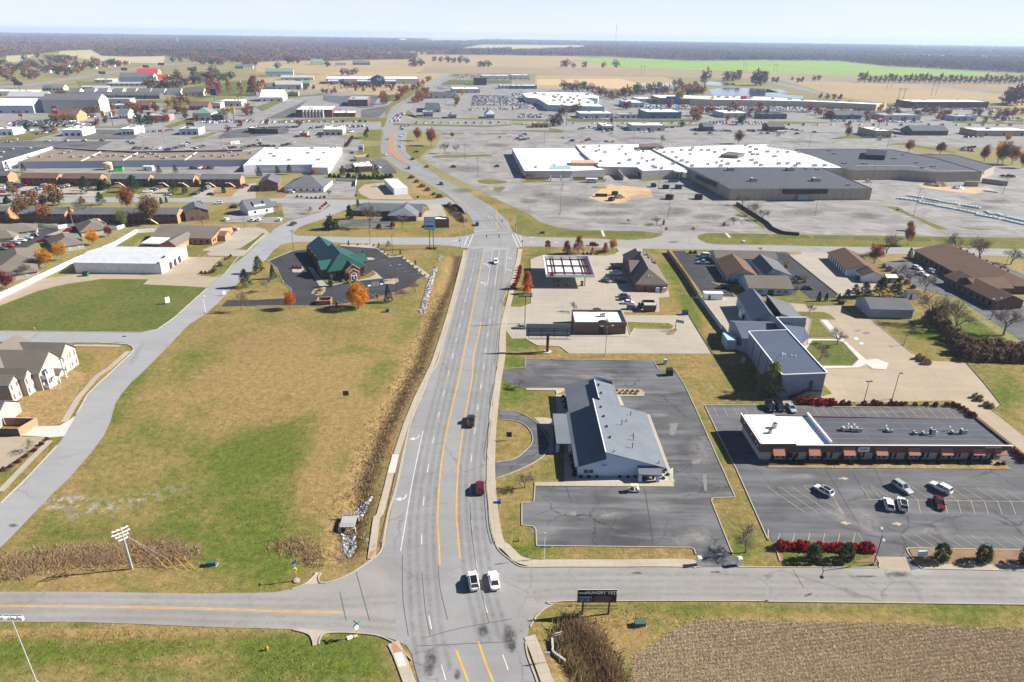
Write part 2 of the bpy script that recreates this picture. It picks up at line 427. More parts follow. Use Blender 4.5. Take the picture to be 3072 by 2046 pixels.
tag(b.obj('ground',M.far_grass),kind='structure')
step=1.0
nx,ny=int((GX1-GX0)/step)+1,int((GY1-GY0)/step)+1
gx,gy=np.meshgrid(np.linspace(GX0,GX1,nx),np.linspace(GY0,GY1,ny));gz=np.zeros_like(gx)
def polydist(P,X,Y):
 d=np.full(X.shape,1e9)
 for a,c in zip(P[:-1],P[1:]):
  vx,vy=c[0]-a[0],c[1]-a[1];L2=vx*vx+vy*vy+1e-9
  t=np.clip(((X-a[0])*vx+(Y-a[1])*vy)/L2,0,1)
  d=np.minimum(d,np.hypot(X-a[0]-t*vx,Y-a[1]-t*vy))
 return d
DITCH=PL('C1 1815,400 1780,560 1720,720 1640,900 1560,1120 1460,1400 D1 1370,80 1240,330 1130,560 1050,760 985,930 960,1060 930,1250 870,1380 840,1500 E1 840,290 825,370')
DITCH2=PL('E2 470,1180 560,1300 680,1500 760,1700')
DITCH3=PL('M1 1760,770 1830,840 1900,900')
for P,dep,w in((DITCH,1.3,2.3),(DITCH2,1.5,2.6),(DITCH3,1.2,2.2)):
 gz-=dep*np.exp(-(polydist(P,gx,gy)/w)**2)
dd=polydist(DITCH,gx,gy)
gz+=(RNG.random(gz.shape)-.5)*.22*np.exp(-(dd/4.5)**2)
px,py=proj(np.stack([gx,gy,0*gz],-1))
att=np.zeros(gx.shape+(4,));att[...,0]=.5;att[...,3]=1
def blob(t,x,y,rx,ry,ch,v,rot=0.0):
 cx,cy_=src(t,x,y);s=3072/2354 if t=='W' else 1/3.0625
 dx,dy=px-cx,py-cy_;c_,s_=cos(rot),sin(rot)
 u,w=(dx*c_+dy*s_)/(rx*s),(-dx*s_+dy*c_)/(ry*s)
 att[...,ch]+=v*np.exp(-(u*u+w*w))
for a in(('W',640,1010,90,60,0,.30),('W',560,1060,130,70,0,.22),('W',430,1120,160,60,0,.2),('W',640,1160,90,70,0,.25),('W',300,1150,90,45,0,.25),('W',600,1240,140,60,0,.33),('W',420,1230,90,40,0,.25),('W',170,1230,110,30,0,.22),('W',300,870,30,140,0,.3,.5),('W',500,740,230,40,0,.1),('W',880,690,90,22,0,.3),('W',640,830,120,80,0,-.22),('W',760,900,120,60,0,-.2),('W',560,900,120,60,0,-.15),('W',860,900,30,40,0,.22),('W',760,1000,40,110,0,-.3,.35),('W',720,1110,30,90,0,-.3,.3),('W',560,780,130,35,1,.45),('W',770,755,90,22,1,.4),('W',480,880,50,18,1,.3),('W',640,1000,70,40,1,.25),('W',150,1155,60,16,2,1.0),('W',290,1155,120,10,2,.75,-.25),('W',230,1270,110,38,1,.75),('W',330,1250,100,30,1,.75),('W',60,1300,80,20,1,.6),('W',250,1300,300,26,0,-.25),('W',520,1300,120,40,0,.3),('W',640,1310,60,30,0,.25),('W',830,1230,40,60,0,.3),('W',790,1230,24,30,1,.8),('W',120,1500,200,35,0,.42),('W',380,1490,150,25,0,.36),('W',300,1545,260,22,0,.22),('W',640,1490,120,60,0,.26),('W',770,1510,100,60,0,.4),('W',250,1452,330,12,0,-.35),('W',430,1515,80,18,0,-.3),('W',120,1440,200,8,0,.25),('W',660,1450,70,14,0,-.3),('W',850,1530,40,30,0,.3),('W',1180,880,45,40,0,.35),('W',1180,1010,40,40,0,-.1),('W',1185,1110,40,30,0,.35),('W',1170,1190,26,40,0,.25),('W',1215,1265,40,15,0,.2),('W',1330,1262,130,12,0,.12),('W',1330,1262,18,9,1,.5),('W',1410,1262,18,9,1,.3),('W',1475,1262,22,9,1,.5),('W',1560,1262,22,9,1,.5),('W',1680,1180,26,60,1,.35),('W',1650,1060,16,60,0,.3),('W',1710,1250,30,30,0,.3),('W',1620,980,20,40,0,.15),('W',1640,860,50,30,0,-.1),('W',1640,840,60,12,1,.3),('W',1590,720,16,110,0,.36,-.45),('W',1200,790,60,16,0,.36),('W',1180,830,26,12,0,.45),('W',1190,690,24,14,0,.25),('W',1230,600,30,14,0,.25),('W',1500,820,200,6,0,-.2),('W',1250,905,25,20,1,.3),('W',1600,1400,500,12,0,.2),('W',2100,1400,300,12,0,.15),('W',1300,1440,60,40,0,.05),('W',1440,1470,60,40,0,-.2),('W',1280,1540,50,60,0,-.35),('W',1490,1445,30,16,0,.22),('W',1400,1450,50,26,1,.35),('W',1360,1520,30,50,1,.6),('W',1430,1545,24,40,0,.3),('W',1250,1520,20,40,1,.3),('W',270,700,200,45,0,.28),('W',900,640,90,40,0,-.1),('W',2200,770,80,30,0,.3),('W',2230,730,90,30,0,.3),('W',2310,900,30,60,0,.35),('W',1300,545,60,10,0,.1),('W',820,540,120,12,0,-.1)):
 blob(*a)
dn=np.exp(-(dd/3.2)**2);att[...,1]+=.75*dn;att[...,0]-=.25*np.exp(-(dd/6)**2)
d2=polydist(DITCH2,gx,gy);att[...,1]+=.6*np.exp(-(d2/3)**2)
idx=np.arange(nx*ny).reshape(ny,nx)
F_=np.stack([idx[:-1,:-1],idx[:-1,1:],idx[1:,1:],idx[1:,:-1]],-1).reshape(-1,4)
mo=npmesh('meadow_ground',np.stack([gx,gy,gz],-1).reshape(-1,3),F_,M.meadow,attr=np.clip(att,0,1).reshape(-1,4))
tag(mo,kind='structure')
def gz_at(x,y):
 z=0.0
 X,Y=np.array([x]),np.array([y])
 for P,dep,w in((DITCH,1.3,2.3),(DITCH2,1.5,2.6),(DITCH3,1.2,2.2)):
  z-=dep*float(np.exp(-(polydist(P,X,Y)[0]/w)**2))
 return z
def fsht(name,spec,m,z):return sht(name,PL(spec),m,z=z)
M.field_tan=grass('harvested_field',(.34,.25,.145),(.28,.215,.12),.5,.004,stripes=(.012,R(75),3,.05))
M.field_brown=grass('fallow_field',(.285,.215,.14),(.23,.18,.115),.5,.005,stripes=(.02,R(80),3,.06))
M.field_green=grass('winter_wheat_field',(.24,.30,.085),(.17,.27,.06),.45,.004)
M.field_pale=grass('pale_field',(.40,.34,.22),(.33,.30,.18),.5,.003)
fsht('field','F1 0,480 0,395 330,372 680,378 1000,367 1470,362 1480,318 2352,325 F2 500,333 720,350 560,372 760,395 900,415 1000,440 1110,452 F2 1100,455 0,440 F1 1700,430 1450,490 940,495 700,500',M.field_tan,.03)
fsht('field','F1 1560,425 2352,432 F2 0,438 300,440 1100,452 1700,470 2352,485 F3 0,488 900,505 840,560 0,550 F2 2352,545 1400,522 200,500 F1 2352,490 1500,490',M.field_brown,.06)
fsht('field','F2 560,365 880,345 1250,360 1700,378 2352,370 F3 0,375 650,380 1100,430 2110,490 2060,512 1500,512 900,505 0,490 F2 2352,480 1500,460 1110,452 920,418 760,395',M.field_green,.09)
fsht('field','F3 100,552 840,565 1400,590 2352,700 2352,810 1330,760 1100,765 800,735 560,680 300,600',M.field_tan,.12)
fsht('field','F3 840,560 2352,575 2352,690 1500,600',M.field_brown,.10)
fsht('dirt_road','F3 0,545 840,565 1330,590 2352,695 2352,708 1330,602 840,575 0,556',M.far_lot,.14)
fsht('dirt_road','F3 0,555 240,600 590,690 540,700 180,620 0,575',M.far_lot,.15)
fsht('bare_ground','F2 220,505 1400,525 1500,560 1570,640 700,640 200,625',M.field_tan,.10)
fsht('bare_ground','F2 230,545 1000,540 1150,580 1130,640 460,600 230,600',M.dirt,.14)
fsht('concrete_pad','F2 455,575 690,577 740,625 500,625',M.far_lot,.18)
fsht('field','F1 20,540 640,500 1500,490 1760,490 1600,575 1440,690 1100,700 640,640 0,660',M.field_tan,.05)
fsht('lawn','F0 1700,620 2352,545 2352,700 2000,700',M.glawn,.16)
fsht('field','F0 550,285 830,275 940,330 1200,338 1520,332 1500,400 1000,385 700,345 540,320',M.field_pale,.06)
fsht('field','F0 60,330 320,318 200,385 50,390',M.field_pale,.05)
M.wood_floor=pln('leaf_litter',(.085,.062,.05),.95,.3,.01)
WOODP=[(-11500,14200),(11500,14200)]+[(p.x,p.y)for p in PL('F3 2700,490 2352,490 1100,425 650,380 400,374 F2 2352,372 1600,375 1000,346 860,336 0,326 F1 2352,325 1480,318 1470,362 1000,367 680,378 330,372 0,385 F0 2352,375 2000,395 1520,332 1200,337 930,330 850,275 540,290 200,330 -300,380')]
sht('woodland_floor',[VV((a,b_,0))for a,b_ in WOODP],M.wood_floor,z=.04)
CLEAR=['F1 1730,160 2060,165 2100,190 1900,200 1500,195','F1 2080,228 2352,228 F2 700,235 640,262 0,285 F1 2352,268 1900,275 1880,262','F3 1080,315 2352,337 2352,352 1400,338 1100,330','F3 1130,240 2352,252 2352,262 1300,252','F1 1080,298 1700,290 1780,285 1770,305 1400,315 1060,312','F3 740,322 1040,328 1000,336 760,332']
for c_ in CLEAR:fsht('field',c_,M.field_pale,.07)
M.water=flat('pond_water',(.02,.045,.09),.08,.5)
M.pale_water=flat('pale_pond_water',(.30,.36,.36),.15,.5)
fsht('pond_water','F2 1710,570 1800,563 2040,580 2060,598 1900,606 1780,596',M.water,.2)
fsht('pond_water','F2 1810,640 1960,622 2352,634 F3 180,690 320,700 330,722 250,735 F2 2352,704 1840,695',M.water,.2)
fsht('pond_water','F3 -20,636 120,640 190,668 -20,668',M.water,.2)
fsht('pond_water','F2 1180,584 1480,584 1575,640 1400,650 1240,640',M.pale_water,.2)
fsht('pavement','W -20,300 -20,236 300,200 560,205 880,205 1000,175 1225,190 1420,200 1600,232 1960,240 2280,250 2400,290 2400,340 1500,330 860,300 600,330 -20,340',M.far_lot,.02)
fsht('highway','W -20,284 860,283 1500,287 2100,294 2400,300 2400,313 2100,307 1500,301 860,299 -20,302',M.road,.24)
fsht('highway','F0 -20,612 400,568 900,488 1300,428 1500,402 2070,383 2085,345 2060,335 2110,335 2130,350 2110,392 1500,420 1320,446 920,512 420,596 -20,640',M.far_lot,.24)
fsht('lawn','W 310,225 560,207 560,235 420,250',M.far_grass,.10)
fsht('lawn','F1 1700,590 1780,550 2352,555 2352,585 2200,585 1720,600',M.glawn,.20)
fsht('lawn','F1 250,920 900,898 1190,900 1180,930 200,948',M.lawn,.27)
fsht('lawn','F1 1190,900 1250,800 1440,690 1560,600 1500,600 1330,690 1200,800',M.lawn,.27)
fsht('lawn','F1 1180,690 1330,685 1290,745 1190,740',M.glawn,.27)
fsht('lawn','F1 1360,870 1400,830 1440,860 1480,905 1700,908 2352,920 F2 0,930 340,928 340,915 0,912 F1 1700,900',M.lawn,.27)
fsht('lawn','F2 500,908 1750,918 1700,938 520,935',M.glawn,.27)
fsht('lawn','F3 0,930 400,940 600,945 0,960',M.lawn,.27)
fsht('lawn','F3 1900,880 2352,900 2352,940 2100,920',M.glawn,.27)
fsht('lawn','M0 1740,135 1900,105 1960,80 1990,90 1900,125 1780,145',M.lawn,.27)
fsht('parking_lot','M0 560,142 900,60 1010,60 1320,60 1240,140 900,150',M.ldk,.262);fsht('parking_lot','F1 100,905 400,770 470,740 380,830 350,905',M.ldk,.262);fsht('parking_lot','F1 620,690 760,700 1090,690 1130,700 1080,800 960,810 620,740',M.ldk,.262);fsht('parking_lot','F1 970,830 1200,790 1260,765 1200,830 1130,895 970,895',M.ldk,.262);fsht('parking_lot','F3 540,800 1000,800 1330,860 1340,905 560,900',M.ldk,.262);fsht('parking_lot','F2 1240,780 2352,800 F3 380,800 380,850 F2 2352,850 1250,815',M.ldk,.26);fsht('parking_lot','M0 2080,70 2352,40 M1 300,20 300,90 M0 2352,120 2000,140',M.ldk,.258)
for s_ in('M0 -40,140 350,70 520,65 540,85 300,150 -40,160','F0 -20,980 900,980 1240,985 1240,995 -20,992','M0 780,140 1010,100 1020,108 800,150','F0 1280,740 1700,740 1850,700 1900,720 1700,790 1560,830 1500,820 1600,760 1330,765','F0 1500,980 1800,890 1900,900 1560,1000','F0 330,640 900,620 1000,600 1010,620 500,660 310,670','F0 700,560 1050,590 1000,640 760,650','F1 0,800 300,700 620,680 620,690 320,715 60,840','F1 1210,900 1180,985 1150,990 1160,905','M1 1260,0 2100,20 2352,10 2352,22 2100,38 1260,20','M2 0,0 190,12 200,24 0,14','M2 340,45 480,65 475,76 360,78 345,70','F3 1700,930 2352,945 2352,960 1700,948','F3 1080,770 1300,800 1310,815 1090,790','F1 1800,640 1870,700 1840,800 1820,800 1845,700','M2 1420,20 1760,8 1760,20 1430,36','F0 1900,840 2352,790 2352,800 1950,855'):fsht('lawn',s_,M.lawn,.275)
ZL[0]=.30
def zset(v):ZL[0]=v
ZL[0]=.02
sht('parking_lot','M1 1520,330 1560,280 1660,225 1690,150 1690,60 2352,100 M2 500,110 1100,120 2352,90 M3 600,130 1060,170 1400,280 2000,370 2500,420 2500,1000 C3 2500,225 0,190 C2 1780,180 1700,200 1390,190 1230,165 820,158 560,150 400,125 260,80 M2 150,830 0,765 M1 2352,765 2180,680 1900,540',M.mall,z=.030)
sht('parking_lot','M0 -60,140 900,100 2352,100 M1 0,120 800,110 980,170 790,240 600,440 M0 2352,480 1000,475 -60,440',M.far_lot,z=.030)
sht('parking_lot','M0 -60,165 0,160 1040,165 880,238 470,215 -60,215',M.ldk,z=.036)
sht('parking_lot','M0 -60,570 450,575 700,600 1050,600 1900,600 2352,550 2352,690 -60,665',M.pale,z=.036)
sht('parking_lot','M0 -60,330 0,330 40,450 -60,450',M.ldk,z=.038)
sht('lawn','M0 420,600 520,580 560,600 450,650 380,640',M.lawn,z=.044)
sht('lawn','M0 860,680 1080,560 1340,585 1480,590 1330,640 1100,670 900,690',M.lawn,z=.044)
sht('lawn','M0 1540,600 1900,590 1760,680 1560,685',M.lawn,z=.044)
sht('lawn','M0 1980,600 2240,565 2120,680 1930,680',M.dry_lawn,z=.044)
OFFICE='C1 2262,1440 C2 120,1425 120,1340 1300,1355 1320,1390 1345,1435 1400,1445 1500,1445 1580,1568 D2 1680,310 1800,580 2050,1140 1850,1148 1830,1165 1850,1220 E2 2030,410 2060,512 1740,512 1690,405 1672,350 1640,335 225,318 220,170 190,138 90,130 D2 90,1190 200,1188 212,1035 600,1030 490,140 130,150 D1 2262,60'
sht('parking_lot',OFFICE,M.ldk,z=.040)
kerbl('C2 0,1425 120,1420 120,1340 1300,1355 1320,1390 1345,1435 1500,1445 1580,1568 D2 1680,310 1800,580 2050,1140 1850,1148 1830,1165 1850,1220 E2 2030,405',M.kerb,.04)
kerbl('E2 1690,400 1672,350 1640,335 225,318 220,170 190,138 90,130 D2 90,1190 200,1188 212,1035',M.kerb,.04)
sht('path','D2 205,1005 600,1000 1480,985 1490,1045 205,1038',M.walk,z=.17)
sht('path','D2 130,140 490,138 490,160 410,200 400,160 130,158',M.walk,z=.17)
sht('path','D2 1230,380 1265,380 1495,1000 1460,1010',M.walk,z=.166)
sht('path','D2 940,150 965,148 1030,300 990,300',M.walk,z=.166)
sht('planting_bed','D2 940,148 1185,150 1215,180 1205,212 985,212',M.tanc,z=.15,kerb=.06)
sht('planting_bed','D2 540,740 600,740 600,950 1170,950 1170,1000 1480,870 1480,985 900,1000 540,1000',M.gravel,z=.11)
sht('path','D2 400,200 510,200 540,740 600,1000 480,1000 480,560 420,500',M.walk,z=.12)
sht('path','D2 200,410 260,405 380,420 380,720 340,740 340,560 250,460',M.walk,z=.12)
OUT=smooth(PL('D1 2240,345 D2 20,348 130,390 240,470 305,560 345,650 330,710 270,775 150,850 0,915 D1 2205,965'),4)
INN=smooth(PL('D1 2205,822 D2 20,790 110,725 175,655 190,590 160,520 95,462 0,438 D1 2232,425'),4)
sht('driveway',OUT+INN,M.ldk,z=.05)
kerbl(OUT,M.kerb,.05,w=.18);kerbl(INN,M.kerb,.05,w=.18)
sht('planting_bed','D2 255,455 320,480 350,560 345,640 340,735 300,735 345,650 305,560',M.soil,z=.055)
STRIP='D2 1770,295 2352,295 D3 0,302 1100,315 1690,312 1900,410 2230,690 2600,1000 E3 2600,362 1290,340 1272,350 1370,500 1400,535 1020,535 1025,490 990,410 940,350 880,300 70,335 0,200 D2 2352,1520 2060,880 1900,570'
sht('parking_lot',STRIP,M.lot_grey,z=.045)
kerbl('E2 2352,170 D2 2352,1535 2060,880 1900,570 1770,295 2352,295 D3 0,302 1100,315 1690,312 1900,410 2230,690',M.kerb,.045)
kerbl('E3 2600,362 1290,340 1272,350 1290,390 1370,490 1410,525',M.kerb,.045);kerbl('E3 70,335 110,460',M.kerb,.045)
kerbl('E3 945,352 990,410 1025,480 1020,515',M.kerb,.045)
sht('driveway','E3 1000,418 1262,420 1310,545 1025,545',M.tanc,z=.050)
sht('planting_bed','E3 1290,345 2600,365 2600,500 1400,485 1360,480',M.soil,z=.10)
sht('path','E3 1400,485 2600,500 2600,548 1430,525',M.walk,z=.105)
sht('planting_bed','E3 75,345 880,310 940,360 985,415 1010,470 110,462',M.soil,z=.10)
sht('lawn','E3 130,370 900,370 950,420 780,470 140,460',M.glawn,z=.11)
sht('path','D2 2300,855 D3 0,855 2130,805 2235,885 0,870 D2 2352,862',M.dry_lawn,z=.16)
sht('planting_bed','D2 2340,800 D3 0,800 2200,800 2150,850 D3 0,840 D2 2310,850',M.mulch,z=.155)
CHURCH='C3 80,815 300,830 470,850 670,850 800,965 945,975 1330,1290 1430,1352 1820,1375 1990,1568 D3 2140,290 2060,350 2700,860 2560,900 1930,400 1690,250 0,290 -60,240 100,230 C3 300,1400 0,1000'
sht('parking_lot',CHURCH,M.tanc,z=.048)
kerbl('C3 80,815 300,830 470,850 670,850',M.kerb,.048);kerbl('C3 945,975 1330,1290',M.kerb,.048)
kerbl('C3 1820,1375 1990,1568 D3 2140,290 2060,350',M.dark_line,.048)
sht('lawn','C3 262,905 500,908 570,930 620,975 480,980 480,1000 620,1150 360,1150 400,970',M.lawn,z=.16,kerb=.04)
sht('lawn','C3 405,1172 640,1172 690,1185 835,1345 770,1405 460,1400 330,1280',M.glawn,z=.16,kerb=.04)
sht('path','C3 480,980 540,980 700,1165 690,1190 640,1172 405,1172 400,1240 340,1265 325,1240 365,1210 370,1155 640,1160',M.white_walk,z=.155)
sht('path','C3 690,1185 715,1180 900,1350 1000,1340 1110,1380 1080,1440 960,1430 900,1390 830,1420 490,1430 470,1405 780,1405 838,1345',M.white_walk,z=.155)
sht('lawn','C3 30,750 240,750 280,700 390,790 640,780 700,850 470,845 300,820 90,810',M.lawn,z=.10)
sht('lawn','D3 500,90 590,190 480,215 330,215',M.lawn,z=.06)
GAS='C1 2268,855 C2 90,860 175,832 180,700 172,425 300,382 870,387 945,378 985,352 960,318 1200,322 1195,360 1440,725 1447,770 1350,775 1355,905 1020,905 1040,935 1620,937 1840,1290 525,1288 440,1225 230,1215 170,1180 120,1150 0,1150 C1 2252,1012'
sht('forecourt',GAS,M.pale,z=.040)
kerbl('C2 90,860 175,832 180,700 172,425 300,382 870,387 945,378 985,352 960,325',M.kerb,.04)
kerbl('C2 1625,940 1840,1290',M.dark_line,.04,h=.16);kerbl('C2 525,1288 440,1225 230,1215 170,1180 120,1150',M.kerb,.04)
sht('lawn','C2 1055,1000 1440,1012 1490,1040 1465,1068 1130,1055 1085,1115',M.lawn,z=.15,kerb=.04)
sht('planting_bed','C2 1420,1100 1450,1075 1500,1055 1525,1080 1490,1112 1440,1118',M.soil,z=.16,kerb=.04)
sht('path','C2 540,1120 560,1100 1060,1110 1085,1135 530,1130',M.walk,z=.14)
sht('parking_lot','C2 1470,345 1780,345 C3 50,358 160,362 640,745 600,790 390,790 300,760 C2 2090,772 1760,752',M.lot_black,z=.046)
sht('yard','C2 1730,758 2090,772 2352,900 2352,1000 2000,1250 1925,1060',M.pale,z=.052)
sht('lawn','C2 1590,335 1800,335 1790,380 1630,378 1600,360',M.lawn,z=.10,kerb=.05)
sht('planting_bed','C2 1830,630 1870,640 2080,660 2130,640 2200,740 2100,770 2050,770 2000,690 1870,650',M.lawn,z=.10,kerb=.05)
sht('parking_lot','C3 190,385 300,350 450,355 560,362 1060,590 990,650 960,700 700,780 640,745',M.pale,z=.050)
kerbl('C3 190,385 640,745',M.dark_line,.05,w=.4,h=.2)
sht('lawn','C3 170,355 300,352 310,375 210,382',M.dry_lawn,z=.12,kerb=.05)
sht('parking_lot','C3 1010,470 1120,440 1330,410 1650,600 2352,850 2500,1240 2352,1190 1750,780 1620,760 1400,690',M.lot_grey,z=.050)
sht('driveway','C3 1840,390 2000,420 2500,620 2500,700 2300,640',M.lot_grey,z=.050)
BANK='C1 110,440 200,400 340,345 460,330 760,295 1060,288 1120,320 1180,370 1225,402 1335,395 1545,578 1480,610 1430,680 1300,720 1290,760 1030,800 860,830 560,850 0,852 C0 2030,858 2090,796 C1 0,796 240,782 330,735 320,690 250,640 190,500'
sht('parking_lot',BANK,M.lot_black,z=.042)
kerbl('C1 110,440 200,400 340,345 460,330',M.kerb,.042);kerbl('C1 760,295 1060,288 1120,320 1180,370 1225,402 1335,395 1545,578',M.kerb,.042)
kerbl('C1 0,852 560,850',M.kerb,.042);kerbl('C1 0,796 240,782 330,735 320,690 250,640 190,500 110,440',M.kerb,.042)
sht('planting_bed','C1 760,290 1070,282 1140,320 1230,398 1340,388 1600,570 1570,600 1330,400 1225,408 1100,325 760,300',M.walk,z=.13)
sht('path','C1 470,490 520,500 650,660 960,620 1165,600 1105,545 1060,520 1100,560 1050,590 640,680 640,700 590,680',M.pale,z=.12)
sht('planting_bed','C1 520,500 640,640 800,640 1140,600 1060,530 1030,560 600,600',M.lawn,z=.115)
sht('planting_bed','C1 1170,612 1300,600 1308,625 1260,652 1180,650',M.tanc,z=.14,kerb=.06)
sht('planting_bed','C1 510,740 540,700 620,690 635,710 600,750 560,755',M.dry_lawn,z=.14,kerb=.06)
sht('planting_bed','C1 330,510 360,490 420,490 440,515 400,545 340,545',M.walk,z=.14,kerb=.06)
sht('planting_bed','C1 1010,410 1060,408 1090,420 1060,430 1015,430',M.walk,z=.14,kerb=.06)
sht('path','C1 545,850 560,835 670,810 700,845 700,858',M.pale,z=.13)
sht('planting_bed','C1 690,850 740,840 1020,800 1290,715 1430,670 1380,750 1290,768 1020,815 700,870',M.soil,z=.10)
sht('parking_lot','C0 1720,400 2060,405 1990,450 1900,540 1820,565 1960,585 2020,585 1905,682 1700,668 1310,652 1362,606 940,602 600,650 350,712 -60,870 -60,800 400,600 700,560 1490,560',M.tanc,z=.040)
sht('lawn','C0 -60,880 0,852 350,716 600,655 940,606 1360,610 1312,657 1700,672 1900,687 1590,960 1450,1063 1310,1093 -60,1080',M.glawn,z=.042)
sht('lawn','C0 1815,568 1900,540 2060,420 2100,395 2195,395 2060,560 1990,580 1960,583',M.lawn,z=.12,kerb=.05)
sht('parking_lot','C0 1860,335 2060,270 2200,135 2352,130 C1 30,130 90,150 130,190 0,285 C0 2235,395 1920,388',M.pale,z=.040)
sht('lawn','C0 2160,330 2200,325 2352,230 C1 60,180 90,185 0,260 C0 2270,340',M.glawn,z=.13,kerb=.04)
sht('lawn','C0 1060,298 1260,180 1440,185 1240,270 1230,298',M.lawn,z=.040)
sht('lawn','C0 1700,295 1930,290 1850,340 1940,348 1850,400 1720,400',M.lawn,z=.044)
sht('parking_lot','C0 -60,345 330,165 350,140 550,145 480,200 400,230 100,395 -60,450',M.lot_black,z=.040)
sht('driveway','C0 420,200 640,130 780,130 600,190 480,205',M.tanc,z=.046)
sht('lawn','C0 700,130 2352,90 C1 60,60 0,110 C0 2352,135 2200,135 2080,160 1240,120',M.dry_lawn,z=.034)
sht('parking_lot','M1 250,690 300,645 620,632 745,535 925,545 912,685 700,692',M.mall,z=.040)
sht('parking_lot','M1 240,738 680,735 620,800 450,855 330,880 240,870',M.mall,z=.040)
sht('parking_lot','M0 2040,905 2170,790 2352,800 M1 250,870 240,915 M0 2352,915',M.mall,z=.040)
sht('parking_lot','M1 938,610 1000,562 1180,545 1390,640 1450,702 1050,695 960,650',M.tanc,z=.040)
sht('parking_lot','M1 770,885 1250,872 1280,945 780,950',M.ldk,z=.040)
sht('parking_lot','M1 1480,892 1500,810 1600,800 1570,745 1700,748 1755,850 1640,892',M.pale,z=.040)
sht('parking_lot','M1 1060,335 1150,318 1210,350 1300,445 1290,462 1180,470 1090,400',M.ldk,z=.040)
sht('driveway','M1 790,240 870,200 960,175 950,220 905,290 860,360 680,470 600,470',M.far_lot,z=.042)
sht('lawn','M1 915,290 960,215 1140,205 1145,270 1160,310 1050,330',M.lawn,z=.044)
sht('lawn','M1 990,150 1060,30 1165,25 1140,165',M.lawn,z=.044)
sht('lawn','M1 1380,210 1660,210 1590,240 1520,290 1500,330 1450,320 1385,270',M.lawn,z=.044)
sht('lawn','M1 920,530 1180,540 1000,560 940,610 945,650 1050,695 920,690',M.lawn,z=.048)
sht('lawn','M1 1400,520 1420,505 1690,680 1640,690 1450,640',M.dry_lawn,z=.048)
sht('lawn','M1 90,830 240,800 260,860 60,865',M.glawn,z=.048)
for s_ in('M1 1630,300 1750,290 2160,288 2180,305 1700,318 1620,318','M1 2030,525 2100,515 2300,530 2305,552 2140,560 2060,550','M1 1700,90 1900,90 1930,100 1700,108','M1 2010,95 2330,90 2300,102 2020,104','M1 2180,590 2260,580 2300,590 2240,640 2190,620','M2 2020,770 2080,765 2352,950 2320,970','M3 1065,760 1200,770 1300,830 1660,978 1560,975 1250,830','M3 1700,945 1900,960 2080,975 1950,985','M3 1080,195 1250,175 1750,265 1700,275 1350,215 1300,205','M3 620,130 760,105 980,95 1140,140 760,140','F2 0,1000 300,1010 480,1020 460,1035 0,1020','M2 1150,515 1400,505 1420,520 1200,535','M2 80,535 190,500 280,520 400,540 180,545 100,548','M2 540,520 700,505 870,510 860,540 700,540 560,525'):
 sht('lawn',s_,M.lawn,z=.06)
sht('sand_spill','M2 700,690 760,640 900,560 1080,580 1260,600 1300,680 1100,700 1030,740 860,730 760,700',M.dirt,z=.055)
sht('sand_spill','M3 1390,560 1560,560 1700,590 2020,590 2080,610 1900,650 1600,620 1420,590',M.dirt,z=.055)
sht('lawn','C2 130,40 250,85 400,130 560,155 820,165 1230,170 1360,185 1380,200 1290,225 1100,240 900,235 500,212 110,200 30,185 40,0',M.lawn,z=.047)
sht('lawn','C2 1700,215 1790,180 2352,188 C3 0,195 2500,228 2500,325 1500,310 0,295 C2 2352,288 1900,285 1790,275 1720,245',M.lawn,z=.047)
for s_ in('C2 390,165 820,160 840,210 420,200','C2 850,162 1210,168 1240,215 870,212','C2 1800,182 1960,185 1990,220 1810,218','C2 2005,185 2340,190 2352,222 2030,222','C3 40,195 360,200 390,235 60,228','C3 420,202 720,208 760,242 430,236','C3 780,212 1000,215 1010,250 800,246','C3 1310,220 1480,222 1500,258 1310,255','C3 1520,222 2090,232 2100,265 1540,258'):
 sht('swale',s_,M.glawn,z=.056)
sht('concrete_apron','C2 815,158 835,158 858,212 835,214',M.white_walk,z=.062);sht('concrete_apron','C2 1955,182 1975,182 2015,222 1990,222',M.white_walk,z=.062)
ROADL='E1 1560,1750 1475,1490 1430,1310 1385,1240 1290,1190 1280,700 1120,400 1165,330 1180,232 1210,60 D1 1225,1260 1290,1040 1345,780 1385,600 1430,430 1530,180 1600,0 C1 1660,1390 1720,1190 1790,940 1860,700 1925,420 1950,320 1940,300 1950,205 2000,185 2005,100 1985,70 M1 1965,850 1920,800 1870,760 1740,640 1600,570 1470,490 1420,460 1330,430 1200,330 1150,270 1145,225 1170,110 1190,0 F1 1190,950 1185,925 1260,865 1330,790 1440,690 1600,570 1755,492'
ROADR='F1 1800,492 1690,570 1590,645 1490,750 1400,830 1360,880 1370,935 M1 1440,0 1400,60 1375,190 1375,260 1440,320 1560,405 1700,500 1870,590 2000,665 2150,755 2260,845 2320,910 2352,978 C2 0,165 30,190 100,215 100,300 45,325 30,480 0,600 C1 2300,700 2268,790 2250,1030 2230,1290 2200,1420 D1 2200,0 2165,250 2140,480 2122,750 2118,980 2135,1200 2150,1400 2185,1540 E1 2190,280 2240,370 2352,460 E2 160,1060 130,1210 145,1330 230,1560 290,1750'
LP,RP=PL(ROADL),PL(ROADR)
sht('road',LP+RP,M.road,z=.070)
XT='E0 -900,735 -200,740 800,742 1800,757 2352,750 E1 180,745 330,715 450,670 600,665 720,640 860,580 1000,490 1120,400 1300,700'
XB='E1 1300,1190 1100,1130 830,1112 700,1100 340,1085 E0 1900,1065 1350,1040 700,1018 -200,1018 -900,1018'
sht('road',PL(XT)+PL(XB),M.side,z=.066)
XR='E1 2190,285 2240,370 2352,460 E2 90,512 300,512 1000,508 1740,515 2352,515 E3 980,522 1290,545 1410,528 2352,548 3300,565 3300,880 2352,858 0,828 E2 2352,825 480,825 370,860 290,900 225,960 165,1060 E1 2300,1000'
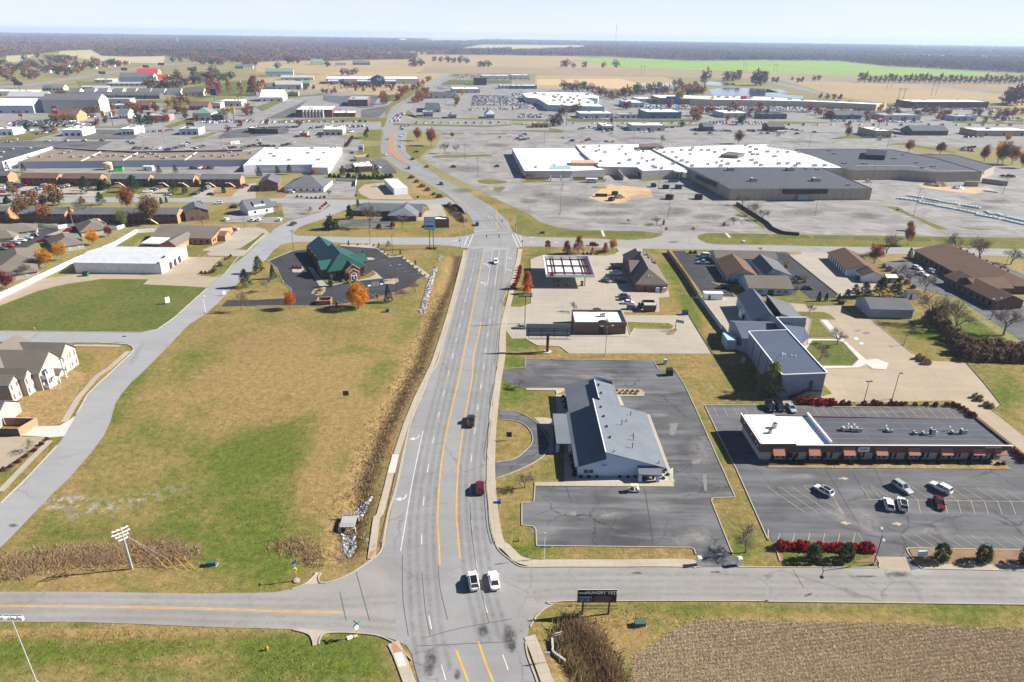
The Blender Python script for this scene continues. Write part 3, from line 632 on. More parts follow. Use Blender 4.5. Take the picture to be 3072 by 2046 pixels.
sht('road',XR,M.side,z=.066)
NWL='E0 -700,700 -300,250 0,-50 D0 0,1200 250,960 520,670 590,580 640,500 700,380 800,200 900,100 1010,0 C0 1060,1420 1200,1290 1228,1255 1215,1225 1170,1205 900,1190 -60,1200 -60,1080 1310,1095 1450,1065 1600,960 1900,690 2040,570 2130,480 2240,400 2352,295 C1 80,222 130,190 M1 165,975 300,900 460,858 600,815 690,755 660,735 240,735 M0 1500,722 -60,742 -60,675 2352,690 M1 240,690 700,702 1000,706 1380,712 1640,700 1760,680 1920,800'
NWR='M1 1930,840 1870,742 1700,748 1350,750 900,748 830,790 620,880 480,925 400,955 C1 150,350 95,425 20,480 C0 2100,720 2000,830 1890,925 1740,1020 1500,1270 1210,1560 D0 1280,0 1200,90 1110,200 1060,280 1010,460 950,580 830,740 640,960 480,1110 280,1320 60,1550 E0 0,335 -350,700'
sht('street',PL(NWL)+PL(NWR),M.street,z=.058)
sht('street','C1 150,350 230,290 330,268 500,262 900,275 1300,290 1620,290 1780,297 1900,318 2000,325 2000,190 1900,212 1800,222 1000,222 380,208 330,180 100,180',M.street,z=.062)
sht('street','C2 0,170 115,213 500,225 900,240 1100,246 1290,232 1380,205 1390,160 1790,180 1700,205 1720,245 1790,275 1900,287 2352,292 C3 900,312 1500,316 2352,332 3000,340 3000,420 2352,398 1660,378 900,372 0,348 C2 2352,345 1200,325 960,320 500,308 95,305 0,320',M.cross,z=.062)
sht('driveway','D0 280,490 550,480 700,390 690,410 590,580 460,590 180,570',M.white_walk,z=.054)
sht('median','M1 1262,18 1240,110 1212,190 1225,265 1280,318 1380,378 1450,388 1400,365 1320,300 1272,225 1268,120 1285,22',M.brickpave,z=.17,kerb=.05)
SW=smooth(PL('C2 75,330 50,480 10,640 C1 2330,800 2275,1030 2265,1290 D1 2230,30 2200,250 2175,480 2160,750 2160,980 2175,1200 2205,1420 2240,1560 E1 2290,330 2352,390 E2 60,445 200,482 400,482 1000,482 1580,475 1700,500'),3)
b=MB();ribn(b,SW,2.0,.19);tag(b.obj('path',M.walk),kind='structure')
kerbl(smooth(PL('C2 30,480 0,600 C1 2300,720 2270,800 2266,850'),3),M.kerb,.07);kerbl('C1 2250,1030 2230,1290 2210,1410',M.kerb,.07)
kerbl('D1 2195,80 2165,250 2142,420',M.kerb,.07);kerbl(smooth(PL('D1 2200,960 2118,985 2135,1200 2150,1400 2185,1540 E1 2195,290 2240,370 2352,460 E2 90,512 300,512 1000,508 1735,514'),3),M.kerb,.07)
kerbl('E2 2075,515 2352,517 E3 960,520 1010,520',M.kerb,.07);kerbl('E3 1410,530 2352,550 3300,567',M.kerb,.07)
kerbl(smooth(PL('E3 3300,882 2352,860 0,832 E2 2352,828 480,828 370,862 290,905 225,965 165,1065'),2),M.kerb,.07)
kerbl(smooth(PL('E2 125,1205 145,1330 230,1560 290,1750'),3),M.kerb,.07,w=.3)
b=MB();ribn(b,smooth(PL('E2 160,1150 200,1240 250,1370 320,1560 380,1750'),3),2.0,.18);tag(b.obj('path',M.walk),kind='structure')
LK=smooth(PL('E1 1165,330 1180,232 1210,60 D1 1225,1260 1290,1040 1345,780 1385,600 1430,430 1530,180 1600,0 C1 1660,1390 1720,1190 1790,940 1860,700 1925,420 1945,335'),3)
kerbl(LK,M.kerb,.07,w=.45)
b=MB();ribn(b,rsamp(PL('E1 1060,440 1110,60 D1 1140,1300 1210,1040 1250,860 1290,750 1380,470 1480,220 1560,60 C1 1630,1380 1700,1170 1770,940 1830,720 1900,440 1920,340'),4),1.5,.16)
tag(b.obj('path',M.walk),kind='structure')
b=MB();ribn(b,rsamp(PL('D1 1245,920 1285,750'),4),1.7,.18);tag(b.obj('path',M.white_walk),kind='structure')
b=MB();ribn(b,rsamp(PL('D1 1160,1560 1250,1150 1330,780 1400,520 1500,230'),4),.9,.13);tag(b.obj('verge',M.soil),kind='structure')
kerbl(smooth(PL('E1 330,718 450,672 530,600 550,565'),3),M.kerb,.07);kerbl(smooth(PL('E1 600,568 575,610 600,662 720,640 860,580 1000,490 1120,400 1165,330'),3),M.kerb,.07)
kerbl(smooth(PL('E1 340,1090 480,1130 520,1190 528,1240'),3),M.kerb,.07);kerbl(smooth(PL('E1 578,1225 590,1170 640,1125 830,1118 1100,1140 1250,1200 1330,1270 1430,1370'),3),M.kerb,.07)
sht('driveway','E1 400,690 450,672 530,600 555,562 600,562 575,610 595,655 480,690',M.walk,z=.063)
sht('driveway','E1 350,1075 480,1125 522,1190 530,1235 580,1225 590,1170 640,1120 830,1105 830,1112 560,1090',M.walk,z=.074)
b=MB();ribn(b,PL('E1 1260,1210 1310,1310 1360,1440 1420,1600'),1.9,.17);tag(b.obj('path',M.walk),kind='structure')
sht('tactile_ramp','E1 1240,1225 1290,1210 1340,1290 1265,1310',M.brickpave,z=.175);sht('path','E1 1265,1310 1340,1298 1385,1420 1310,1440',M.white_walk,z=.178)
sht('tactile_ramp','E1 1030,440 1050,370 1110,360 1060,430',M.brickpave,z=.175)
kerbl('D0 0,1200 250,960 520,670',M.kerb,.06,w=.35);kerbl('D0 700,380 800,200 900,100 1010,0 C0 1060,1420 1200,1290 1228,1255 1215,1225 1170,1205 900,1190 680,1190',M.kerb,.06,w=.35)
kerbl('C0 -60,1080 1310,1095 1450,1065 1600,960 1900,690',M.kerb,.06,w=.3)
b=MB();ribn(b,rsamp(PL('D0 0,1090 240,840 460,620'),4),1.6,.12);ribn(b,rsamp(PL('D0 590,450 720,230 900,20 C0 1000,1430 1180,1270'),4),1.7,.12);ribn(b,rsamp(PL('C0 680,1215 1100,1222'),4),1.3,.12)
tag(b.obj('path',M.walk),kind='structure')
sht('driveway','D0 -60,575 440,590 300,730 100,860 -60,930',M.tanc,z=.048)
sht('lawn','D0 -60,160 60,270 250,200 560,30 640,-30 800,0 700,200 560,465 400,490 290,485 180,390 -60,380',M.dry_lawn,z=.044)
sht('mulch_bed','D0 0,900 440,590 470,600 60,905',M.mulch,z=.10)
WEAR=softmat('tyre_wear',(.12,.118,.118),.3);WEAR2=softmat('faint_wear',(.15,.148,.145),.22);OIL=softmat('oil_stain',(.035,.033,.032),.85);DUST=softmat('pale_dust',(.34,.325,.31),.6);LIGHT=softmat('bleached_asphalt',(.27,.26,.255),.75);DARKP=softmat('dark_asphalt_patch',(.10,.098,.10),.7)
def lanes(spec,offs):
 P=[VV((p[0],p[1]))for p in smooth(PL(spec),3)];out=[]
 for o in offs:
  L=[]
  for i,p in enumerate(P):d=(P[min(i+1,len(P)-1)]-P[max(i-1,0)]).normalized();L.append(p+VV((-d.y,d.x))*o)
  out.append(L)
 return out
wear('tyre_wear',WEAR,lanes('E1 1650,1500 1560,1000 1523,400 1523,100 D1 1528,1300 1557,1035 1603,745 1650,510 1700,290 1745,100 C1 1780,1420 1822,1240 1853,1103 1885,975 1935,740 1985,560 2030,330',(2.4,.9,-.9,-2.4))+lanes('E1 2200,1200 2090,820 2040,600 2000,300 D1 1990,1510 1970,1200 1970,900 1996,640 2055,200 C1 2080,1500 2102,1320 2123,1170 2155,920 2190,700 2230,340',(2.4,.9,-.9,-2.4)),.75,.0722)
wear('tyre_wear',WEAR2,lanes('E0 -600,810 0,812 1500,825 2352,840 E1 700,850 1300,800',(.8,-.8))+lanes('E0 -600,940 0,945 1500,960 2352,990 E1 700,1010 1300,1050',(.8,-.8))+lanes('E2 0,620 600,610 2352,620 E3 2352,650',(.8,-.8))+lanes('E2 200,780 600,740 2352,740 E3 2352,770',(.8,-.8)),.9,.0682)
wear('tyre_wear',WEAR,lanes('M1 1210,120 1185,230 1230,310 1400,410 1600,510 1900,680 2100,830 2200,960',(1,-1,3,-3))+lanes('M1 1330,120 1320,240 1420,340 1650,480 2000,690 2200,850 2290,980',(1,-1)),.7,.0722)
stains('oil_stain',OIL,[('E1',1600,1390,70,150,.1),('E1',2330,1170,80,150,-.1),('E1',2080,1100,60,70),('E1',1850,1500,40,60),('E2',0,1230,40,80),('E2',1150,570,60,16),('E3',1200,580,140,30),('E3',370,770,50,14,-.4),('E2',1870,560,60,14),('E3',900,600,120,12),('C2',1480,265,60,10),('D0',120,1400,60,20)],.0735)
stains('dust',DUST,[('E3',900,60,220,90,.5),('E3',640,50,200,50,.4),('D3',900,1420,180,40,.4),('D3',650,1260,140,40,.9),('D2',1700,1480,160,80),('D2',1560,1540,120,60),('E2',1740,260,100,60),('D2',1750,700,160,160),('D2',900,1300,200,60),('D2',560,1290,60,30),('D2',1350,385,120,26),('C2',350,1400,160,40),('C2',800,1500,260,40),('D2',300,1450,160,50),('D2',1400,1250,200,40),('E3',1150,640,60,26),('E3',1500,610,160,30),('D3',1500,1450,260,40),('D3',300,950,200,30)],.0735)
stains('faded_asphalt',DARKP,[('M2',550,720,260,60),('M2',300,660,160,30),('M2',150,720,100,30),('M2',1500,820,180,50),('M2',1800,860,180,40),('M2',850,830,300,30),('M2',1000,760,150,30),('M3',300,820,260,40),('M3',1900,780,260,30),('M3',2100,720,200,20),('M3',900,850,200,40),('M1',1950,420,180,40),('M1',2200,200,160,20),('M1',1900,620,120,30),('M2',1200,140,300,14),('M3',300,170,300,14),('M3',1500,720,200,16),('C2',350,1420,120,30),('C3',900,1100,50,14),('C3',820,1080,40,12)],.0735)
stains('faded_asphalt',LIGHT,[('M2',1150,700,200,60,-.3),('M2',1300,820,160,40,-.5),('M2',100,600,160,40),('M2',900,900,300,24),('M3',600,790,240,26),('M3',1200,900,260,26),('M3',2000,960,240,24),('M1',2200,380,60,60),('M1',1750,430,120,40),('M1',2200,640,150,30),('M2',600,130,300,10),('M2',1700,140,300,10)],.0765)
mk=MB()
YL=smooth(PL('E1 1690,490 1672,150 D1 1668,1380 1675,1180 1700,850 1755,520 1810,280 1870,20 C1 1900,1340 1960,1040 2030,680 2095,340'),5)
YR=smooth(PL('E1 1875,430 1850,150 D1 1842,1300 1850,1000 1878,700 1925,380 1985,50 C1 2000,1300 2040,1150 2068,1000'),5)
ym=MB();ribn(ym,YL,.28,.075);ribn(ym,YR,.28,.075)
ribn(ym,smooth(PL('E1 1840,1280 1890,1410 1950,1570 2010,1740'),4),.32,.075);ribn(ym,smooth(PL('E1 2045,1200 2110,1400 2180,1570 2250,1740'),4),.32,.075)
ribn(ym,smooth(PL('C1 2212,145 2215,60 2190,-60 M1 2000,785 1850,690'),4),.2,.075)
for o_ in(-.16,.16):ribn(ym,PL('E0 -600,868 0,870 700,876 1500,887 2352,912 E1 0,917 800,930'),.13,.075,0,o_)
tag(ym.obj('road_marking',M.yl_),kind='structure')
dashes(mk,smooth(PL('E1 1523,400 1523,100 D1 1528,1300 1557,1035 1603,745 1650,510 1700,290 1745,100 C1 1780,1420 1822,1240 1853,1103 1885,975 1935,740 1960,655 1985,560 2010,480'),5),.16,.075,3.05,9.14,0,3.0)
dashes(mk,smooth(PL('E1 2040,600 2000,300 D1 1990,1510 1970,1200 1970,900 1996,640 2055,200 C1 2080,1500 2102,1320 2123,1170 2141,1040 2155,920 2175,810'),5),.16,.075,3.05,9.14,0,1.0)
dashes(mk,smooth(PL('E1 1590,960 1615,1090 1720,1470 1800,1750'),4),.16,.075,3.05,7.5);dashes(mk,smooth(PL('E1 2090,820 2125,930 2260,1300 2310,1440 2400,1740'),4),.16,.075,3.05,9.14)
ribn(mk,smooth(PL('D1 1535,530 1440,980 1380,1330 E1 1328,370'),4),.16,.075)
ribn(mk,PL('C1 2125,660 2180,330'),.14,.075);ribn(mk,PL('C1 2195,660 2240,335'),.14,.075);ribn(mk,PL('C1 2290,550 2312,340'),.14,.075)
for s_ in('C1 1912,298 1950,210','C1 1948,312 1995,196','C1 1950,322 2352,322','C1 1950,312 2352,310','C1 2095,343 2180,343','C1 2180,330 2352,330','C1 1995,192 2330,172','C1 2000,166 2210,152','C2 0,190 55,310','C2 30,190 90,310','C2 70,205 100,260'):
 ribn(mk,PL(s_),.35,.075)
def turn_arrow(b,t,pts,w=.28):
 P=PL(t+' '+pts);ribn(b,P,w,.076);d=(P[-1]-P[-2]).normalized();n=VV((-d.y,d.x,0));e=P[-1]
 b.face([(e+n*.7).to_tuple()[:2]+(.077,),(e+d*1.3).to_tuple()[:2]+(.077,),(e-n*.7).to_tuple()[:2]+(.077,)])
for s_ in('D1,1498 570;1490 590;1475 600;1455 602','D1,1382 1112;1372 1140;1350 1158;1330 1158','C1,2105 665;2105 645;2095 637;2085 637','C1,2135 495;2130 478;2120 470;2110 468','C1,2352 425;2345 415;2335 412','C1,2350 535;2340 522;2325 520','C1,2170 45;2165 35;2140 28','C1,1790 262;1810 255;1830 250','C2,215 225;190 223;180 222','C2,215 265;190 265;180 265','C2,430 272;420 270;410 268'):
 t_,p_=s_.split(',');turn_arrow(mk,t_,' '.join(q.replace(' ',',')for q in p_.split(';')))
tag(mk.obj('road_marking',M.white_line),kind='structure')
sm=MB()
for s_ in('E1 1970,20 1985,230 2040,600 2140,1030','E1 1345,400 1350,800 1400,1150','E1 1675,500 1690,700 1760,1000','E1 1525,560 1555,900 1600,1140','E1 920,560 1045,1010','E1 770,740 830,1010','E1 1530,1170 1860,1080 2352,990','E1 1470,1240 2352,1200','D1 1965,1190 1985,1500','E3 230,540 330,710','D3 420,700 840,1400','D3 980,880 1080,1080','D2 1220,1060 1300,1560','D2 500,1040 550,1190','D2 230,1300 500,1200','D3 770,900 900,1120'):
 ribn(sm,smooth(PL(s_),3),.13,.0785)
tag(sm.obj('road_marking',M.dark_line),kind='structure')
def bays(b,t,spec,n,w=.11,z=.079):
 a,c,d,e=PL(t+' '+spec)
 for i in range(n):
  k=i/(n-1)if n>1 else 0
  ribn(b,[a.lerp(d,k),c.lerp(e,k)],w,z)
yl=MB()
for a in(('D3','0,1050 340,1280 320,1035 690,1285',4),('D3','850,1035 945,1165 945,1035 1065,1185',2),('D3','960,1035 1140,1160 2150,1055 2352,1180',11),('D3','1375,1160 1400,1285 2230,1178 2275,1298',8),('D3','110,1470 80,1560 660,1470 640,1560',5),('D3','800,1470 780,1560 825,1470 885,1560',2),('E3','1215,210 1420,338 2250,225 2450,345',9),('D3','640,145 720,235 1540,155 1640,240',11),('D3','320,315 390,395 1640,320 1740,410',16),('C3','860,985 970,985 1020,1120 1130,1120',5),('C3','800,1240 905,1245 930,1355 1000,1355',4),('C3','1040,1180 1140,1185 1270,1360 1380,1360',6),('C3','490,1450 555,1510 835,1440 890,1510',5),('C3','830,1420 1000,1480 870,1405 1020,1465',2)):
 bays(yl,*a)
ribn(yl,PL('D3 840,1160 2352,1180'),.11,.0795);ribn(yl,PL('D3 545,1035 680,1285'),.11,.0795);ribn(yl,PL('D3 545,1035 320,1037'),.11,.0795)
for s_ in('D3,650 968;690 968','D3,762 1382;720 1378','D3,1140 1385;1180 1385'):
 t_,p_=s_.split(',');turn_arrow(yl,t_,' '.join(q.replace(' ',',')for q in p_.split(';')),.4)
tag(yl.obj('road_marking',M.faded_line),kind='structure')
wl=MB()
for a in(('C1','1065,425 1140,400 1480,590 1560,575',8),('C1','730,805 800,832 800,790 880,830',2),('C1','1055,742 1110,775 1090,735 1140,760',2),('C1','1065,630 1070,672 1125,625 1125,668',6),('C2','1760,500 1890,505 1790,600 1910,620',7),('C2','1920,715 2010,715 1960,765 2060,765',3),('C3','330,690 420,690 390,760 470,760',3),('C3','50,370 70,370 180,560 240,560',6),('C2','1530,145 1570,165 1600,145 1640,165',4),('C2','985,132 1000,138 1115,125 1130,142',3),('D2','1850,310 1890,395 2215,315 2250,365',5),('C0','2040,40 2110,95 2352,45 2352,80',4),('M1','40,885 0,910 110,885 80,915',3),('C0','1540,480 1710,480 1480,535 1620,535',4)):
 bays(wl,*a)
for s_ in('C1 1625,255 1690,250','C1 1820,250 1830,275','C1 1900,262 1880,290'):ribn(wl,PL(s_),.4,.079)
tag(wl.obj('road_marking',M.lot_line),kind='structure')
hb=MB()
for s_ in('C3 785,1142 820,1140 835,1160 800,1165','C3 835,1190 870,1188 885,1205 848,1208','C1 1028,660 1055,658 1058,670 1030,673','C1 1140,645 1165,643 1170,655 1143,657'):
 q=PL(s_);hb.poly([(p.x,p.y,.08)for p in q])
tag(hb.obj('road_marking',pln('blue_white_paint',(.40,.50,.68),.8)),kind='structure')
pt=MB()
for s_ in('D2 1750,930 1785,930 1795,1080 1765,1075','D2 1450,460 1530,455 1490,570 1450,570','D2 1650,805 1740,785 1720,830 1660,838','D2 540,1270 580,1265 590,1305 550,1300'):
 q=PL(s_);pt.poly([(p.x,p.y,.047)for p in q])
tag(pt.obj('asphalt_patch',pln('patched_asphalt',(.16,.155,.15),.95,.2)),kind='structure')
class Fr:
 def __init__(s,x,y,deg=0.0):s.x,s.y,s.a=x,y,R(deg);s.c,s.s=cos(s.a),sin(s.a)
 def __call__(s,u,v,z=0.0):return VV((s.x+u*s.c-v*s.s,s.y+u*s.s+v*s.c,z))
WF=Fr(0,0,0)
def slab(b,pts,th=.16,m=0):
 pts=[VV(p)for p in pts];b.face(pts,m);lo=[p-UZ(th)for p in pts];b.face(lo[::-1],m)
 for i in range(len(pts)):j=(i+1)%len(pts);b.face([lo[i],lo[j],pts[j],pts[i]],m)
def gbl(wb,rb,fr,x0,x1,y0,y1,ze,zr,axis='y',rpos=.5,over=.45,h0=0.0,h1=0.0,z0=-.3,th=.16):
 f=(lambda a,c,z:fr(a,c,z))if axis=='y' else(lambda a,c,z:fr(c,a,z))
 if axis=='x':x0,x1,y0,y1=y0,y1,x0,x1
 xr=x0+(x1-x0)*rpos
 L=[f(x0,y0,0),f(x1,y0,0),f(x1,y1,0),f(x0,y1,0)]
 if wb is not None:
  wb.prism(L,z0,ze,cap=False)
  for y,h in((y0,h0),(y1,h1)):
   if h==0:wb.face([f(x0,y,ze),f(x1,y,ze),f(xr,y,zr-.02)])
 sl,sr=(zr-ze)/max(.01,xr-x0),(zr-ze)/max(.01,x1-xr)
 a0=y0+h0 if h0 else y0-over;a1=y1-h1 if h1 else y1+over
 e0,e1=y0-over,y1+over
 zl,zR=ze-sl*over,ze-sr*over;t=.05
 if xr-x0>.05:slab(rb,[f(x0-over,e0,zl+t),f(xr,a0,zr+t),f(xr,a1,zr+t),f(x0-over,e1,zl+t)],th)
 if x1-xr>.05:slab(rb,[f(x1+over,e0,zR+t),f(x1+over,e1,zR+t),f(xr,a1,zr+t),f(xr,a0,zr+t)],th)
 if h0:slab(rb,[f(x0-over,e0,zl+t),f(x1+over,e0,zR+t),f(xr,a0,zr+t)],th)
 if h1:slab(rb,[f(x1+over,e1,zR+t),f(x0-over,e1,zl+t),f(xr,a1,zr+t)],th)
def flroof(root,poly,h,wall,roof,coping=None,par=.5,th=.3,z0=-.3,wname='wall'):
 P=[VV((p[0],p[1]))for p in poly]
 if sum(P[i-1].x*P[i].y-P[i].x*P[i-1].y for i in range(len(P)))<0:P=P[::-1]
 n=len(P);I=[]
 for i in range(n):
  d1,d2=(P[i]-P[i-1]).normalized(),(P[(i+1)%n]-P[i]).normalized()
  nv=(VV((-d1 .y,d1 .x))+VV((-d2 .y,d2 .x)));nv=nv/max(.3,nv.length_squared)*2
  I.append(P[i]+nv*th)
 w=MB()
 for i in range(n):
  j=(i+1)%n;a,c=P[i],P[j]
  w.face([(*a,z0),(*c,z0),(*c,h),(*a,h)])
  w.face([(*I[j],h-par),(*I[i],h-par),(*I[i],h),(*I[j],h)])
 w.obj(wname,wall,root)
 r=MB();r.poly([(*p,h-par)for p in I]);r.obj('roof',roof,root)
 k=MB()
 for i in range(n):
  j=(i+1)%n;k.face([(*P[i],h+.01),(*P[j],h+.01),(*I[j],h+.01),(*I[i],h+.01)])
 k.obj('coping',coping or wall,root)
 return P
MESHC={}
def wins(root,a,b,n,w,z0,z1,mat,m0=.5,m1=None,name='window',pos=None,proud=.05,frame=None):
 a,b=VV((a[0],a[1])),VV((b[0],b[1]));d=b-a;L=d.length;d.normalize();nr=VV((d.y,-d.x));m1=m0 if m1 is None else m1
 key=(round(w,2),round(z1-z0,2),mat.name,frame.name if frame else '')
 if key not in MESHC:
  q=MB();q.box((0,0,0),w,.1,z1-z0);o=q.obj('tmp',frame or mat,None);me=o.data;bpy.data.objects.remove(o)
  me2=None
  if frame:
   q=MB();q.box((0,-.03,.08),w-.16,.1,z1-z0-.16);o=q.obj('tmp',mat,None);me2=o.data;bpy.data.objects.remove(o)
  MESHC[key]=(me,me2)
 me,me2=MESHC[key];off=wloc(root);rz=atan2(d.y,d.x)
 ps=pos if pos is not None else[m0+(L-m0-m1)*((k+.5)/n)for k in range(n)]
 for s in ps:
  p=a+d*s+nr*(proud-.05+.012)
  o=bpy.data.objects.new(name,me);COL.objects.link(o);o.parent=root
  o.location=VV((p.x,p.y,z0))-off;o.rotation_euler=(0,0,rz)
  if me2:
   c=bpy.data.objects.new('pane',me2);COL.objects.link(c);c.parent=o
def hvac(root,x,y,z,sx=1.6,sy=1.4,h=1.1,rz=0.0,name='rooftop_unit',mats=None):
 key=('hv',sx,sy,h,name)
 if key not in MESHC:
  q=MB();q.box((0,0,.12),sx,sy,h);q.box((0,0,0),sx*.9,sy*.9,.12,m=1);q.tube((sx*.18,0,h+.12),(sx*.18,0,h+.26),min(sx,sy)*.33,n=10,m=1)
  for k in(-1,1):q.box((k*(sx/2+.01),0,.3),.04,sy*.8,h*.6,m=1)
  o=q.obj('tmp',mats or[M.unit,M.unit_dark],None);MESHC[key]=o.data;bpy.data.objects.remove(o)
 o=bpy.data.objects.new(name,MESHC[key]);COL.objects.link(o);o.parent=root
 o.location=VV((x,y,z))-wloc(root);o.rotation_euler=(0,0,rz);return o
def text(root,s,p,size,mat,rz=0.0,tilt=90.0,name='lettering',align='CENTER',ext=.03,bold=0.0,sx=1.0):
 c=bpy.data.curves.new(name,'FONT');c.body=s;c.size=size;c.extrude=ext;c.align_x=align;c.align_y='CENTER';c.offset=bold;c.resolution_u=3
 tmp=bpy.data.objects.new('tmp',c);COL.objects.link(tmp);bpy.context.view_layer.update()
 me=bpy.data.meshes.new_from_object(tmp.evaluated_get(bpy.context.evaluated_depsgraph_get()));bpy.data.objects.remove(tmp);me.materials.clear();me.materials.append(mat)
 o=bpy.data.objects.new(name,me);COL.objects.link(o);o.parent=root
 o.location=VV(p)-(wloc(root)if root else UZ(0));o.rotation_euler=(R(tilt),0,rz);o.scale=(sx,1,1);return o
M.unit=pln('unit_paint',(.36,.36,.35),.6,.15);M.unit_dark=flat('unit_grille',(.07,.075,.08),.6)
M.glass=flat('dark_glass',(.025,.032,.045),.08,.5);M.pglass=flat('pale_glass',(.30,.40,.42),.2,.5)
M.white=pln('white_paint',(.74,.74,.74),.6,.04);M.wroof=pln('white_membrane_roof',(.82,.82,.82),.7,.045,.12)
M.droof=pln('black_membrane_roof',(.062,.066,.082),.85,.22,.15);M.tan_roof=pln('tan_ballast_roof',(.20,.155,.115),.95,.15,.2)
M.groof=pln('grey_membrane_roof',(.33,.33,.34),.85,.12,.15)
M.bkr=brick('red_brick',(.20,.085,.06));M.bkd=brick('dark_brick',(.13,.06,.05));M.brick_o=brick('orange_brick',(.40,.19,.10));M.brick_w=brick('whitewashed_brick',(.40,.36,.34))
M.beige=pln('beige_panel',(.50,.43,.35),.85,.07);M.tanwall=pln('tan_block_wall',(.34,.28,.22),.9,.1,.4);M.cream=pln('cream_stucco',(.55,.45,.30),.85,.06)
M.grey_sh=shingle('grey_shingle',(.135,.152,.178));M.brown_sh=shingle('brown_shingle',(.125,.078,.058));M.slate=shingle('slate_shingle',(.115,.12,.13));M.taupe_sh=shingle('taupe_shingle',(.14,.12,.105));M.tan_sh=shingle('tan_shingle',(.145,.125,.108));M.char_sh=shingle('charcoal_shingle',(.10,.095,.098))
M.black=flat('black_metal',(.018,.016,.016),.5);M.dgrey=flat('dark_grey_metal',(.06,.06,.065),.5);M.galv=flat('galvanised_steel',(.42,.44,.46),.45,.4,.3);M.white_m=flat('white_metal',(.75,.76,.77),.4)
M.wood=pln('weathered_wood',(.30,.23,.16),.9,.2,.8);M.pole_wood=pln('grey_timber_pole',(.40,.38,.35),.85,.12,.8)
M.maroon=flat('maroon_paint',(.13,.025,.03),.5);M.blue_m=flat('blue_paint',(.02,.09,.30),.4);M.green_m=flat('green_paint',(.02,.11,.06),.5);M.cab=flat('cabinet_green',(.05,.10,.075),.5)
fo=Fr(15.66,129.1,.84)
r_=emp('office_building',fo(10,12),'blue sided office with split pitched grey shingle roof beside the main road','building')
M.siding=pln('pale_blue_siding',(.42,.52,.66),.7,.03,.4)
w,rf=MB(),MB()
def wall_prof(b,prof,y,fr):
 for(xa,za),(xb,zb)in zip(prof[:-1],prof[1:]):
  if abs(xb-xa)>1e-4:b.face([fr(xa,y,-.3),fr(xb,y,-.3),fr(xb,y,zb),fr(xa,y,za)])
for y in(0.0,24.0):wall_prof(w,[(0,3.05),(6.3,5.15),(6.3,6.75),(19.6,2.85)],y,fo)
w.face([fo(0,0,-.3),fo(0,24,-.3),fo(0,24,3.05),fo(0,0,3.05)]);w.face([fo(19.6,0,-.3),fo(19.6,24,-.3),fo(19.6,24,2.85),fo(19.6,0,2.85)])
w.face([fo(6.3,0,5.0),fo(6.3,24,5.0),fo(6.3,24,6.75),fo(6.3,0,6.75)])
wall_prof(w,[(.4,3.05),(8.0,5.6),(8.0,6.7),(13.0,4.9)],38.0,fo)
w.face([fo(.4,24,-.3),fo(.4,38,-.3),fo(.4,38,3.1),fo(.4,24,3.1)]);w.face([fo(13,24,-.3),fo(13,38,-.3),fo(13,38,4.9),fo(13,24,4.9)]);w.face([fo(7.95,24,5.0),fo(7.95,38,5.0),fo(7.95,38,6.2),fo(7.95,24,6.2)])
w.obj('wall',M.siding,r_)
slab(rf,[fo(-.8,-.45,2.86),fo(6.28,-.45,5.25),fo(6.28,24.3,5.25),fo(-.8,24.3,2.86)])
slab(rf,[fo(6.0,-.45,6.98),fo(20.3,-.45,2.76),fo(20.3,24.4,2.76),fo(6.0,24.4,6.98)])
slab(rf,[fo(-.2,24.3,3.0),fo(7.94,24.3,5.66),fo(7.94,38.8,5.66),fo(-.2,38.8,3.0)])
slab(rf,[fo(7.7,24.4,6.42),fo(13.4,24.4,4.72),fo(13.4,36.2,4.72),fo(7.7,36.2,6.42)])
slab(rf,[fo(-4.4,9.4,2.86),fo(-.8,9.4,2.84),fo(-.8,23.6,2.84),fo(-4.4,23.6,2.86)],.3)
rf.obj('roof',M.grey_sh,r_)
q=MB();q.bar(fo(6.12,-.42,6.75),fo(6.12,24.3,6.75),.1,.3);q.bar(fo(5.98,-.4,7.04),fo(5.98,24.35,7.04),.2,.08);q.bar(fo(7.8,24.5,6.38),fo(7.8,36.1,6.38),.16,.1);q.obj('trim',M.white,r_)
wins(r_,fo(6.3,24),fo(6.3,0),7,1.6,5.65,6.35,M.glass,4,3,name='clerestory_window')
for y in(10.3,22.8):
 for x in(-4.0,-1.0):
  BX('column',M.siding,r_)(fo(x,y,0),.8,.8,2.7,fo.a)
wins(r_,fo(0,0),fo(19.6,0),2,1.0,1.0,1.9,pln('brown_glass',(.07,.045,.035),.3,.2),pos=[1.8,3.0],frame=M.dgrey)
BX('vent_hood',M.siding,r_)(fo(5.9,-.3,2.6),1.0,.55,.8,fo.a)
rp_=MB();slab(rp_,[fo(13.6,-2.3,2.35),fo(18.9,-2.3,2.15),fo(18.9,-.02,3.0),fo(13.6,-.02,3.2)],.25);rp_.obj('porch_roof',M.grey_sh,r_)
for x in(14.0,18.1):
 BX('porch_column',M.siding,r_)(fo(x,-1.9,0),.75,.75,2.2,fo.a)
wins(r_,fo(0,0),fo(19.6,0),1,.5,1.6,2.2,M.glass,pos=[14.9])
wins(r_,fo(0,0),fo(19.6,0),1,1.1,0.05,2.1,M.white,pos=[16.6],name='door')
for x,y,z in((8.6,33,6.3),(8.7,28.5,6.3),(7.6,24.6,6.5),(7.6,20.6,6.5),(7.7,16,6.5),(7.8,11.2,6.5),(7.9,6.4,6.5)):
 q=MB();p=fo(x,y,z-(x-6)*.0);q.tube(p-UZ(.4),p+UZ(.3),.22,n=8);q.tube(p+UZ(.3),p+UZ(.5),.34,.2,n=8);q.obj('roof_vent',M.black,r_)
